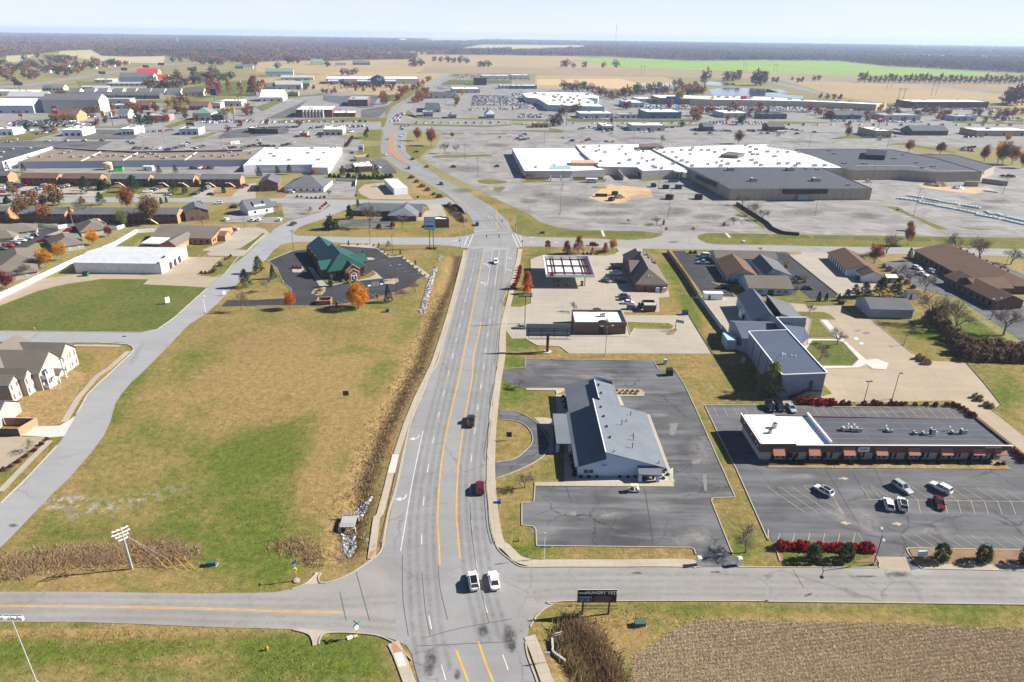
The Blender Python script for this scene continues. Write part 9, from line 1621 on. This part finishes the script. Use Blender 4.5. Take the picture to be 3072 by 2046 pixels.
for i,(a,c,ks)in enumerate(((1,3,(.72,.88)),(0,2,(.42,.62)),(1,0,()),(3,2,()))):
 (ea,pa,ha),(ec,pc,hc)=sg[a],sg[c];A1,C1_=pa+UZ(7.6),pc+UZ(7.6);q=MB();pts=[A1 .lerp(C1_,k/10)-UZ(1.2*sin(pi*k/10))for k in range(11)]
 for u,v in zip(pts[:-1],pts[1:]):q.tube(u,v,.03,n=4,cap=False)
 tag(q.obj('span_wire',M.black),['span wire across the far side of the crossing','span wire across the near side of the crossing','span wire along the left side of the crossing','span wire along the right side of the crossing'][i],'wire')
 for j,k in enumerate(ks):
  p=A1 .lerp(C1_,k)-UZ(1.2*sin(pi*k));e=emp('traffic_signal',p,'black traffic signal hanging on the %s span wire, %s one'%(['far','near'][i],['left','right'][j]),'traffic light','hanging traffic signals')
  BX('housing',M.black,e)(p+UZ(-1.35),.4,.35,1.2)
  for z,c_ in((-.35,(.3,.02,.02)),(-.72,(.3,.2,.02)),(-1.1,(.02,.25,.08))):TB('lens',flat('signal_lens',c_,.3),e)(p+VV((0,-.18,z)),p+VV((0,-.22,z)),.13,n=10)
p=A('E0',1218,528);e=emp('utility_pole',p,'grey timber utility pole with three crossarms in the rough grass','utility pole');TB('pole',M.pole_wood,e)(p,p+UZ(9.8),.17,.12,8);TB('conduit',M.galv,e)(p+VV((-.3,-.1,0)),p+VV((-.3,-.1,6.6)),.11,n=6)
dv=VV((.72,.70,0)).normalized()
for z,L_ in((9.5,3.2),(8.7,3.6),(8.0,2.6),(7.2,1.8)):
 BR('crossarm',M.white,e)(p+dv*L_/2*.75+UZ(z),p-dv*L_/2+UZ(z),.14,.16)
 for k in(-.45,-.2,.3):
  i_=MB();i_.tube(p+dv*L_*k+UZ(z+.08),p+dv*L_*k+UZ(z+.32),.06,n=6);i_.obj('insulator',M.white_m,e)
for i,(x0,y0,x1,y1)in enumerate(((1440,475,1540,530),(1540,485,1620,535),(1610,468,1715,535),(1690,475,1795,535))):
 a,c=A('E0',x0,y0),A('E0',x1,y1);q=MB();q.tube(c+UZ(.05),c.lerp(a,.9)+UZ(1.5),.05,n=6);q.tube(c.lerp(a,.9)+UZ(1.5),p+UZ(9.0-i*.6),.008,n=3,m=1)
 tag(q.obj('guy_wire',[M.yl_,M.galv]),'yellow guarded guy wire of the timber pole, %s from the left'%ORD[i],'guy wire','guy wires of the timber pole')
def posts(e,pts,z1,m,r=.12,name='post'):
 for p in pts:TB(name,m,e)(p,p+UZ(z1),r,n=8)
a,c=A('E2',645,945),A('E2',885,942);e=emp('billboard',(a+c)/2,'black HUNGRY YET billboard on two posts beside the crossroads','billboard');posts(e,(a,c),5.4,M.black,.17)
pl_=[A('E2',598,830,3.05),A('E2',955,830,3.05)];u=(pl_[1]-pl_[0]).normalized();L_=(pl_[1]-pl_[0]).length;rz=atan2(u.y,u.x);nf=VV((u.y,-u.x,0));o0=pl_[0]+nf*.05
BR('panel',pln('black_poster',(.016,.013,.018),.5,.3,.5),e)(o0+nf*.1+UZ(1.42),o0+nf*.1+u*L_+UZ(1.42),.1,2.85)
q=MB();q.bar(o0+UZ(2.8),o0+u*L_+UZ(2.8),.06,.1);q.bar(o0+UZ(1.42)-u*.04,o0+UZ(1.42)+u*.02,.1,2.9);q.obj('frame',M.white_m,e)
def bp_(x,z,d=.0):return o0+u*(x*L_)+UZ(z*2.85)+nf*(.17+d)
bt=flat('poster_white',(.72,.80,.90),.5)
text(e,'HUNGRY YET?',bp_(.60,.80),.86,bt,rz,bold=.022,sx=1.0)
q=MB()
for k in range(13):q.bar(bp_(.035+k*.026,.45),bp_(.05+k*.026,.45),.02,.17)
for k in range(8):q.bar(bp_(.03+k*.023,.76+.03*sin(k*2)),bp_(.044+k*.023,.79+.03*sin(k)),.02,.2 if k%3 else .34)
q.obj('lettering',bt,e)
q=MB();n=20
for k in range(n):
 t0,t1=2*pi*k/n,2*pi*(k+1)/n;c0=bp_(.115,.21);f0=lambda t,r:c0+u*cos(t)*r*1.45+UZ(sin(t)*r)
 if k%5:q.face([f0(t0,.40),f0(t1,.40),f0(t1,.47),f0(t0,.47)])
sp=[(sin(k*pi/5)*(.36 if k%2==0 else .14),cos(k*pi/5)*(.36 if k%2==0 else .14))for k in range(10)]
for k in range(10):q.face([c0,c0+u*sp[k][0]*1.1+UZ(sp[k][1]),c0+u*sp[(k+1)%10][0]*1.1+UZ(sp[(k+1)%10][1])])
c1=bp_(.275,.23);sh=[(-.6,.25),(0,.42),(.6,.25),(.42,-.2),(0,-.45),(-.42,-.2)]
for k in range(6):(x0,z0),(x1,z1)=sh[k],sh[(k+1)%6];q.face([c1+u*x0+UZ(z0),c1+u*x1+UZ(z1),c1+u*x1*.85+UZ(z1*.82),c1+u*x0*.85+UZ(z0*.82)])
q.face([c1+u*(.17*cos(t))+UZ(.2*sin(t))for t in np.linspace(0,6.2,10)]);q.obj('emblem',flat('poster_blue',(.28,.42,.68),.5),e)
q=MB();rr=random.Random(3);q.face([bp_(.63+.24*cos(t)*(1+.12*rr.random()),.33+.26*sin(t)*(.75+.4*rr.random()))for t in np.linspace(0,6.1,26)]);q.obj('poster_picture',pln('grilled_meat_picture',(.105,.058,.085),.5,.7,4.0),e)
q=MB()
for k in range(9):q.face([bp_(.36+k*.07,.02,.004),bp_(.385+k*.07,.02,.004),bp_(.375+k*.07+.01*(k%3),.2,.004)])
q.obj('poster_mark',flat('poster_tan',(.34,.27,.10),.6),e)
BR('poster_flame',flat('poster_red',(.42,.09,.06),.6),e)(bp_(.88,.70,.002),bp_(.98,.66,.002),.01,.5)
q=MB();z=2.45
for d in(.3,1.0):q.bar(o0-u*.2+nf*d+UZ(z-3.05),o0+u*(L_+.2)+nf*d+UZ(z-3.05),.08,.08)
for k in(-.2,L_*.22,L_*.82,L_+.2):q.bar(o0+u*k+UZ(z-3.05),o0+u*k+nf*1.0+UZ(z-3.05),.08,.08)
q.obj('catwalk',M.black,e)
p=A('C2',325,1270);e=emp('billboard',p,'large grey billboard seen from its ribbed back, on one thick maroon post','billboard');TB('post',flat('post_brown',(.09,.04,.035),.6),e)(p,p+UZ(6.2),.5,.46,12);TB('base',M.gravel,e)(p,p+UZ(.12),1.4,n=10)
a,c=A('C2',128,1128,5.4),A('C2',533,1132,5.4);u=(c-a).normalized();L_=(c-a).length;nf=VV((u.y,-u.x,0))
BR('panel',ribbed('billboard_back',(.27,.28,.28),atan2(u.y,u.x),.62,.4,.6),e)(a-nf*0+UZ(2.2),c+UZ(2.2),.12,4.3)
q=MB()
for z in(.5,2.1,2.9):q.bar(a+nf*.45+UZ(z),c+nf*.45+UZ(z),.16,.2)
for k in range(4):x=a+u*L_*(.06+.29*k)+nf*.3;q.bar(x+UZ(-.2),x+UZ(3.0),.16,.2)
q.obj('frame',M.dgrey,e);q=MB()
for d in(.5,1.3):q.bar(a+nf*d+UZ(-.45)-u*-.7,c+nf*d+UZ(-.45)-u*.4,.1,.1)
for k in range(5):x=a+u*(L_*k/4);q.bar(x+nf*.2+UZ(-.45),x+nf*1.3+UZ(-.45),.1,.1)
q.obj('catwalk',M.dgrey,e)
p=A('C2',118,1010);e=emp('pole_sign',p,'long green sandwich shop sign on a tall thin pole by the road','sign');posts(e,(p,),10.2,M.dgrey,.14,'pole');a,c=A('C2',60,772,9.9),A('C2',186,768,9.9);u=(c-a).normalized();rz=atan2(u.y,u.x);nf=VV((u.y,-u.x,0));L_=(c-a).length
BR('panel',flat('sign_green',(.012,.075,.04),.5),e)(a+UZ(.7),c+UZ(.7),.3,1.35);text(e,'SUB',a+u*L_*.27+nf*.18+UZ(.7),1.15,flat('sign_yellow',(.75,.58,.03),.5),rz,bold=.03,sx=1.15);text(e,'WAY',a+u*L_*.71+nf*.18+UZ(.7),1.15,M.white,rz,bold=.03,sx=1.15)
a,c=A('C2',314,380),A('C2',338,380);e=emp('pole_sign',(a+c)/2,'house shaped maroon station sign on two thin posts','sign');posts(e,(a,c),4.2,M.black,.07);m_=(a+c)/2;BX('board',M.black,e)(m_+UZ(3.85),2.7,.35,.75);BX('panel',flat('sign_tan',(.40,.24,.05),.5),e)(m_+UZ(4.6),2.4,.35,1.35)
q=MB();q.face([m_+VV((x,-.2,z))for x,z in((-1.35,5.9),(1.35,5.9),(1.2,6.2),(0,6.95),(-1.2,6.2))]);q.face([m_+VV((x,.2,z))for x,z in((-1.2,6.2),(0,6.95),(1.2,6.2),(1.35,5.9),(-1.35,5.9))]);q.bar(m_+VV((-1.3,0,6.05)),m_+UZ(6.95),.5,.12);q.bar(m_+VV((1.3,0,6.05)),m_+UZ(6.95),.5,.12);q.obj('roof',M.maroon,e);text(e,"CASEY'S",m_+VV((0,-.2,5.4)),.55,M.maroon,bold=.01);text(e,'GENERAL STORE',m_+VV((0,-.2,4.9)),.26,M.maroon)
q=MB()
for k in range(8):q.box(m_+VV((-1.1+k*.31,-.19,4.08)),.2,.03,.28)
q.obj('lettering',flat('sign_cream',(.45,.40,.20),.5),e)
a,c=A('C1',1598,330),A('C1',1632,318);e=emp('pole_sign',(a+c)/2,'tall pale blue panel sign on two black posts beside the bank','sign');posts(e,(a,c),9.6,M.black,.16);m_=(a+c)/2;z=9.2;W_=5.0
BX('panel',flat('sign_frame_blue',(.12,.20,.32),.5),e)(m_+VV((-.6,0,z)),W_,.5,6.0);BX('face',flat('sign_face_blue',(.36,.50,.72),.5),e)(m_+VV((-.6,-.28,z+.3)),W_-.6,.08,5.4);BX('face_band',M.blue_m,e)(m_+VV((-.6,-.34,z+1.2)),W_-.9,.06,1.0)
q=MB()
for k in range(8):q.box(m_+VV((-2.35+k*.45,-.34,z+3.7)),.28,.06,.35)
q.obj('lettering',M.blue_m,e)
for k in range(5):
 p=m_+VV((-2+k*1.0,-1+(k%2)*.6,0));plant('shrub','round tan shrub at the foot of the blue panel sign, %s from the left'%ORD[k],None,p.x,p.y,1.3,M.lf_tan,'shrub',.8,'shrubs at the blue sign','shrub')
def board(label,t,x,y,w,h,z,m,name='sign',rz=0.0,cat='sign',pm=None,tilt=None):
 p=A(t,x,y);e=emp(name,p,label,cat);f=Fr(p.x,p.y,degrees(rz));BR('panel',m,e)(f(-w/2,0,z+h/2),f(w/2,0,z+h/2),.1,h)
 for k in((-.4,.4)if w>.9 else(0,)):TB('post',pm or M.galv,e)(f(k*w,.08,0),f(k*w,.08,z+h*.9),.045,n=6)
 return e,p,f
board('dark notice board in the vacant field','D1',828,222,1.6,1.5,.6,M.dgrey,rz=.1);board('white notice board on the green lot','C0',1545,832,1.6,2.2,.5,M.white,rz=.9);board('white post sign by the bank drive mouth','C0',2065,755,1.2,1.6,.4,M.white,rz=.5);board('small black framed sign in the loop lawn','D1',2325,615,1.3,1.4,1.0,M.black,rz=0)
e,p,f=board('white and green street corner signs above a warning panel','E1',935,1165,.75,.75,2.1,M.white,rz=.9);q=MB();q.bar(f(-.7,0,3.2),f(.7,0,3.2),.05,.28);q.bar(f(0,-.7,3.5),f(0,.7,3.5),.05,.28);q.obj('street_name_plate',flat('street_sign_green',(.01,.20,.13),.5),e)
e,p,f=board('solar powered warning sign with orange panel by the side road','E1',375,640,.5,.7,1.2,flat('sign_orange',(.75,.24,.08),.5),rz=.3);BR('solar_panel',M.blue_m,e)(f(-.4,0,4.2),f(.4,.2,4.6),.6,.06);TB('pole',M.galv,e)(f(0,0,0),f(0,0,4.3),.06,n=6);BX('beacon',flat('lime',(.45,.75,.05),.5),e)(f(0,-.1,2.7),.5,.2,.5);TB('base',M.kerb,e)(f(0,0,0),f(0,0,.25),.6,n=12)
p=A('E1',885,1165);e=emp('ground_sign',p,'white and orange sign lying on the grass corner','sign');BX('panel',M.white,e)(p+VV((-.4,0,.1)),.9,.7,.08,.5);BX('warning_panel',flat('sign_orange2',(.75,.32,.18),.5),e)(p+VV((.5,.3,.1)),.7,.6,.08,.5)
e,p,f=board('blue bus stop style sign on a white post by the office lot','E2',295,440,.35,.9,5.6,M.white,pm=M.white_m);BR('street_name_plate',flat('street_sign_teal',(.05,.25,.28),.5),e)(f(-.9,0,3.0),f(1.2,0,3.0),.05,.25)
board('green street name sign at the left junction','C0',1155,1185,1.4,.35,2.0,flat('street_sign_green2',(.03,.30,.22),.5),pm=M.galv)
for x,wh in((1412,'left'),(1660,'right')):
 p=A('C2',x,175);e=emp('road_work_sign',p,'orange diamond road work sign at the closed mall drive, %s one'%wh,'sign','orange signs at the mall drive');q=MB();k=1.1;c_=p+VV((0,-.1,2.0));q.face([c_+UZ(-k),c_+VV((k,0,0)),c_+UZ(k),c_+VV((-k,0,0))]);q.face([c_+VV((0,.05,-k)),c_+VV((-k,.05,0)),c_+VV((0,.05,k)),c_+VV((k,.05,0))]);q.obj('panel',flat('work_orange',(.85,.16,.03),.5),e);posts(e,(p,),1.6,M.galv,.05)
for x,y,wh in((1712,495,'left'),(2080,498,'right')):
 p=A('E2',x,y);e=emp('gate_pillar',p,'white square pillar at the office lot entrance, %s of the pair'%wh,'pillar','white entrance pillars');BX('shaft',M.white,e)(p,.72,.72,1.75,.05);q=MB();q.box(p+UZ(1.75),.85,.85,.22,.05);q.box(p+UZ(1.97),.6,.6,.12,.05);q.obj('cap',M.white,e)
for t,x,y,lb in(('E1',105,1275,'yellow hydrant in the lower left grass'),('C0',320,1068,'yellow hydrant on the green lot edge'),('E2',68,272,'yellow hydrant in the office verge')):
 p=A(t,x,y);e=emp('fire_hydrant',p,lb,'hydrant');TB('barrel',M.yl_,e)(p,p+UZ(.75),.16,.14,8);TB('cap',M.yl_,e)(p+UZ(.75),p+UZ(.95),.2,.05,8);TB('nozzle',M.yl_,e)(p+VV((-.28,0,.5)),p+VV((.28,0,.5)),.08,n=6)
p=A('E3',1410,420);e=emp('ground_sign',p,'low white and blue sign in the planted kerb bed','sign');BR('panel',flat('sign_pale_blue',(.50,.62,.78),.5),e)(p+VV((-.9,0,.9)),p+VV((.9,0,1.0)),.3,1.2);BR('stripe',M.white,e)(p+VV((-.9,-.17,1.0)),p+VV((.9,-.17,1.1)),.02,.35)
p=A('D1',2235,1190);e=emp('recycling_bin',p,'small blue bin on the verge by the loop drive','bin');BX('body',flat('bin_blue',(.02,.16,.55),.5),e)(p,.75,.7,.75);BX('lid',M.blue_m,e)(p+UZ(.75),.8,.75,.08)
p=A('C2',1498,1075);e=emp('menu_board',p,'drive through menu board on a post by the empty restaurant','sign');posts(e,(p,),3.6,M.dgrey,.12,'post');BR('panel',flat('menu_navy',(.05,.08,.14),.5),e)(p+UZ(3.6),p+VV((2.6,-.3,3.2)),.1,1.0);q=MB()
for k in range(4):q.bar(p+VV((.2+k*.6,-.1-k*.07,3.55-k*.09)),p+VV((.6+k*.6,-.13-k*.07,3.5-k*.09)),.1,.7)
q.obj('poster',M.pglass,e)
pa=PL('D1 800,1330 935,1332 905,1440 768,1440');e=emp('footbridge',pa[0],'concrete slab footbridge over the stony ditch','bridge');PM('deck',pln('bridge_concrete',(.30,.30,.29),.9,.12),e)(pa,.55,.8,bottom=True)
for i,(a,c)in enumerate(((0,1),(3,2))):
 q=MB()
 for z in(1.3,1.8):q.bar(pa[a]+UZ(z),pa[c]+UZ(z),.06,.06)
 for k in range(5):x=pa[a].lerp(pa[c],k/4);q.tube(x+UZ(.8),x+UZ(1.8),.04,n=5)
 q.obj('railing',M.galv,e)
for x in(pa[0],pa[1],pa[2],pa[3]):BX('abutment',M.kerb,e)(x+UZ(-1),.5,.5,1.6)
for lb,s_ in(('galvanised railing at the ditch outlet by the side road','E1 755,440 860,425 895,370'),('white railing at the culvert of the near right ditch','E2 392,1165 455,1150')):
 pl=PL(s_);e=emp('railing',pl[0],lb,'railing');q=MB();k=MB()
 for a,c in zip(pl[:-1],pl[1:]):
  for z in(.6,1.1):q.bar(a+UZ(z),c+UZ(z),.06,.07)
  for j in range(4):x=a.lerp(c,j/3);k.tube(x,x+UZ(1.1),.04,n=5)
 q.obj('rail',M.galv if 'galv' in lb else M.white,e);k.obj('post',M.galv,e)
pl=PL('E2 370,1170 375,1290 400,1310 490,1375');e=emp('culvert_headwall',pl[1],'pale concrete culvert headwall in the near right ditch','headwall');q=MB()
for a,c in zip(pl[:-1],pl[1:]):q.bar(a+UZ(-.4),c+UZ(-.4),.35,1.3)
q.obj('wall',M.white_walk,e);q=MB();a=A('E2',440,1240,-.6);q.tube(a+VV((-.6,0,0)),a+VV((.9,0,0)),.75,n=14);q.obj('pipe',M.black,e)
e,p,f=board('round scalloped road sign by the near right pavement','E2',322,1395,.8,.9,1.6,pln('sign_silver',(.55,.60,.65),.4),rz=0);e2=board('small square sign back by the left pavement','E1',1030,330,.6,.7,1.5,M.galv,rz=.4)
for i,s_ in enumerate(('D1 2195,100 2180,180 2168,260 2178,310','D1 2165,450 2150,530 2135,640 2120,750 2135,805','D1 2120,990 2120,1060 2130,1180 2150,1400 2180,1530 E1 2195,300','C1 2330,640 2290,720 2270,770 2265,830','C1 2245,1060 2225,1250 2210,1390')):
 pl=smooth(PL(s_),3);q=MB()
 for a,c in zip(pl[:-1],pl[1:]):q.bar(a+UZ(.55),c+UZ(.55),.06,.06)
 k=MB()
 for x in rsamp(pl,3.0):k.tube(x,x+UZ(.55),.035,n=5)
 e=emp('handrail',pl[0],'low dark handrail on the right kerb of the main road, %s from the near end'%['third','second','nearest piece,','fifth','fourth'][i].replace('nearest piece,','first'),'railing','handrails on the right kerb');q.obj('rail',M.black,e);k.obj('post',M.black,e)
def rolloff(t,x,y,sx,sy,h,rz,m,label):
 p=A(t,x,y);e=emp('skip_container',p,label,'skip','skips on the mall lot',rz);q=MB();W2,D2=sx/2,sy/2
 for a,c in(((-W2,-D2),(W2,-D2)),((W2,-D2),(W2,D2)),((W2,D2),(-W2,D2)),((-W2,D2),(-W2,-D2))):q.bar((*a,h/2+.15),(*c,h/2+.15),.12,h)
 q.box((0,0,.15),sx,sy,.1);q.obj('body',m,e,local=True);k=MB()
 for s in np.linspace(-W2+.3,W2-.3,6):k.box((s,-D2-.1,.2),.12,.1,h-.1)
 k.obj('rib',m,e,local=True)
DB=flat('skip_brown',(.05,.03,.03),.7);DBL=flat('skip_blue',(.03,.05,.09),.6)
for a in((820,672,7.4,2.4,1.4,0,DBL,'long low dark skip on the sandy patch'),(945,660,3.4,2.6,2.2,.3,DBL,'dark skip behind the dirt pile'),(915,712,3.4,2.8,2.0,.9,DBL,'dark skip in front of the dirt pile'),(1300,585,2.4,3.4,2.2,.2,DBL,'small tilted skip near the round canopy'),(1415,600,4.2,3.0,2.2,-.4,DBL,'dark skip with ramp near the round canopy'),(1530,600,4.6,3.2,2.2,-.3,flat('skip_steel',(.05,.10,.17),.6),'blue skip in the row before the round canopy'),(1482,540,6.5,2.4,1.5,0,flat('skip_bright',(.04,.17,.36),.6),'bright blue long skip before the round canopy'),(1448,698,4.6,3.0,2.6,-.5,DB,'dark brown skip in the open lot'),(1716,698,4.6,3.0,2.8,-.5,DB,'dark brown skip near the store shadow')):rolloff('M2',*a)
p=A('M2',732,545);e=emp('motorhome',p,'white motorhome parked before the mall entrance','motorhome');q=MB();q.box(p+UZ(.6),8.2,2.6,2.4);q.box(p+VV((-4.4,0,.6)),.8,2.4,1.6);q.obj('body',M.white,e);BX('window',M.glass,e)(p+VV((-.6,-1.32,1.7)),5.6,.06,.7);BX('stripe',M.blue_m,e)(p+VV((0,-1.33,1.0)),8.0,.05,.25)
for x in(-2.6,2.4):
 for s in(-1,1):TB('wheel',M.tyre,e)(p+VV((x,s*1.1,.45)),p+VV((x,s*1.32,.45)),.45,n=10)
def heap(label,t,x,y,r,h,m,name='debris_heap',cat='heap'):
 p=A(t,x,y);b=MB();n=14;rr=random.Random(x);rg=[[p+VV((cos(k/n*6.283)*r*q*(1+rr.gauss(0,.12)),sin(k/n*6.283)*r*.7*q*(1+rr.gauss(0,.12)),h*z*(1+rr.gauss(0,.15))))for k in range(n)]for q,z in((1,0),(.75,.45),(.45,.8),(.15,1))]
 for a,c in zip(rg[:-1],rg[1:]):
  for k in range(n):j=(k+1)%n;b.face([a[k],a[j],c[j],c[k]])
 b.face(rg[-1]);tag(b.obj(name,m),label,cat)
heap('brown dirt heap between the dark skips','M2',985,685,4.2,1.8,M.soil,'dirt_heap');heap('grey brown rubble heap before the far black roofed store','M3',1545,570,9,2.8,pln('rubble',(.16,.12,.09),.95,.5,1.0));heap('pale scrap heap beside the rubble','M3',1745,600,4.5,2.0,pln('scrap_metal',(.35,.40,.44),.6,.5,2.0));heap('low dry brush heap near the mall entrance','M2',805,590,6,.7,M.soil,'brush_heap')
M.frame=pln('pale_steel_frame',(.42,.52,.56),.6,.2,.5)
for i,(x0,y0,x1,y1)in enumerate(((1190,695,1390,722),(1280,670,1410,690),(1390,735,1560,762),(1440,695,1570,720),(1545,765,1700,792),(1600,728,1745,752),(1720,795,1910,835),(1785,760,1940,785),(1910,845,2120,885),(1990,812,2040,840),(2080,830,2140,858),(2145,890,2352,938),(2190,868,2352,905),(1985,625,2110,640))):
 a,c=A('M3',x0,y0),A('M3',x1,y1);d=(c-a).normalized();nn=VV((-d.y,d.x,0))*2.6;q=MB()
 for k in(0,.5,1):q.bar(a+nn*k+UZ(.5),c+nn*k+UZ(.5),.35,.5)
 for k in range(6):x=a.lerp(c,k/5);q.bar(x+UZ(.6),x+nn+UZ(.6),.6,.4)
 tag(q.obj('steel_frame',M.frame),'pale blue steel frame lying on the mall lot, %s from the left'%ORD[i],'steel frame','steel frames on the lot')
p=A('M0',1000,425);e=emp('storage_tank',p,'pale tank behind the strip centre','tank');TB('body',M.cream,e)(p,p+UZ(5),3.0,n=14);TB('lid',M.cream,e)(p+UZ(5),p+UZ(5.6),3.0,.5,14)
dmpst(A('M0',1095,440),.3,flat('lime_bin',(.06,.50,.06),.5),'bright green bin behind the strip centre',(6,4,2.8));bxth('box_trailer','white box trailer behind the strip centre','trailer','M0',1360,435,7,3,3,M.white,M.white)
for x,y,wh in((2165,190,'red and white'),):bxth('delivery_truck','red and white delivery truck crossing the strip centre lot','truck','M0',x,y,8,2.6,3,M.white,M.red_roof,.7)
bxth('box_van','white box van behind the dark restaurant','van','M3',120,98,8,3,3.2,M.white,M.white)
def psign(label,t,x,yb,yt,w,h,m,m2=None):
 if t[0]=='F':w,h=w*.62,h*.62
 p=A(t,x,yb);z=1.0
 for _ in range(400):
  if proj((p.x,p.y,z))[1]<=src(t,x,yt)[1]:break
  z+=.25
 e=emp('pole_sign',p,label,'sign');TB('pole',M.dgrey,e)(p,p+UZ(z-h*.5),.35,n=6);BX('panel',m,e)(p+VV((0,-.3,z-h)),w,.8,h)
 if m2:BX('face_band',m2,e)(p+VV((0,-.75,z-h*.65)),w*.7,.1,h*.35)
for a in(('red hardware store sign on a tall pole, tilted white lettering','F3',1015,985,880,9,12,M.red_w,M.white),('dark blue sign on a very tall pole','F0',1985,810,632,12,13,flat('deep_blue',(.01,.02,.22),.5)),('red arrow shaped sign on a tall pole','F0',545,980,790,10,12,M.red_roof,M.white),('small red sign on a pole at the far left','F0',205,930,840,7,8,M.red_roof,M.white),('yellow sign on a tall pole','F0',2160,960,800,6,11,flat('sign_yel',(.8,.5,.02),.5)),('cream petrol sign on a tall pole','F0',965,950,835,6,12,M.cream,M.red_roof),('white pole sign by the petrol canopy','F0',1040,975,845,4,9,M.white,M.blue_m),('white high sign by the lawn','F0',2215,640,555,4,9,M.white),('blue and white store sign beside the curve','M1',968,262,195,4.5,7,M.white,M.blue_w),('black and yellow bank branch sign','M0',1755,40,-8,8,7,M.black,flat('sign_yel2',(.8,.55,.02),.5)),('white sign on a tall post beside the highway, mall side','F2',500,975,850,3,6,M.white),('dark pole sign beside the highway','F2',912,948,900,4,8,M.black)):psign(*a)
for i,(x,yb,yt)in enumerate(((945,515,472),(1150,490,440),(1350,475,415),(1495,470,393),(180,630,570))):psign(['hoarding beside the interstate, red one','hoarding beside the interstate, dark red one','hoarding beside the interstate, brown one','hoarding beside the interstate, tall navy one','hoarding beside the interstate at the far left'][i],'F0',x,yb,yt,24,9,[M.dgrey,M.bkd,M.dgrey,M.blue_m,M.bkd][i],[M.red_w,None,None,None,None][i])
for lb,t,x,y,h in(('thin guyed radio mast in the green field','F2',938,415,130),):
 p=A(t,x,y);e=emp('radio_mast',p,lb,'mast');q=MB()
 for k in range(3):a=k*2.094;q.tube(p+VV((cos(a)*1.2,sin(a)*1.2,0)),p+VV((cos(a)*.8,sin(a)*.8,h)),.22,n=4)
 for k in range(30):z=h*k/30;q.bar(p+VV((-1,0,z)),p+VV((1,0,z+3)),.2,.2)
 q.obj('lattice',M.galv,e);BX('base',M.kerb,e)(p,4,4,1)
for lb,t,x,y in(('pale water tower far beyond the green field','F2',1555,205),('pale blue water tower over the left woods','F0',1635,215)):
 p=A(t,x,y);e=emp('water_tower',p,lb,'water tower');TB('stem',M.white,e)(p,p+UZ(34),2.0,n=8);q=MB();q.tube(p+UZ(30),p+UZ(36),3,9,12);q.tube(p+UZ(36),p+UZ(44),9,4,12);q.obj('tank',M.pglass,e)
def pylon(t,x,y,h,lb):
 p=A(t,x,y);e=emp('power_pole',p,lb,'power pole','twin power poles in the fields');q=MB()
 for s in(-4,4):q.tube(p+VV((s,0,0)),p+VV((s,0,h)),.35,n=5)
 q.obj('pole',M.bark,e);k=MB();k.bar(p+VV((-8,0,h-2)),p+VV((8,0,h-2)),.5,.5);k.obj('crossarm',M.bark,e)
for i,(t,x,y)in enumerate((('F3',65,485),('F3',1110,640),('F3',1520,695),('F3',1210,770),('F2',1200,510),('F2',2140,470))):pylon(t,x,y,24,'twin pole power line support in the far fields, number %s from the left'%ORD[[2,3,5,4,0,1][i]])
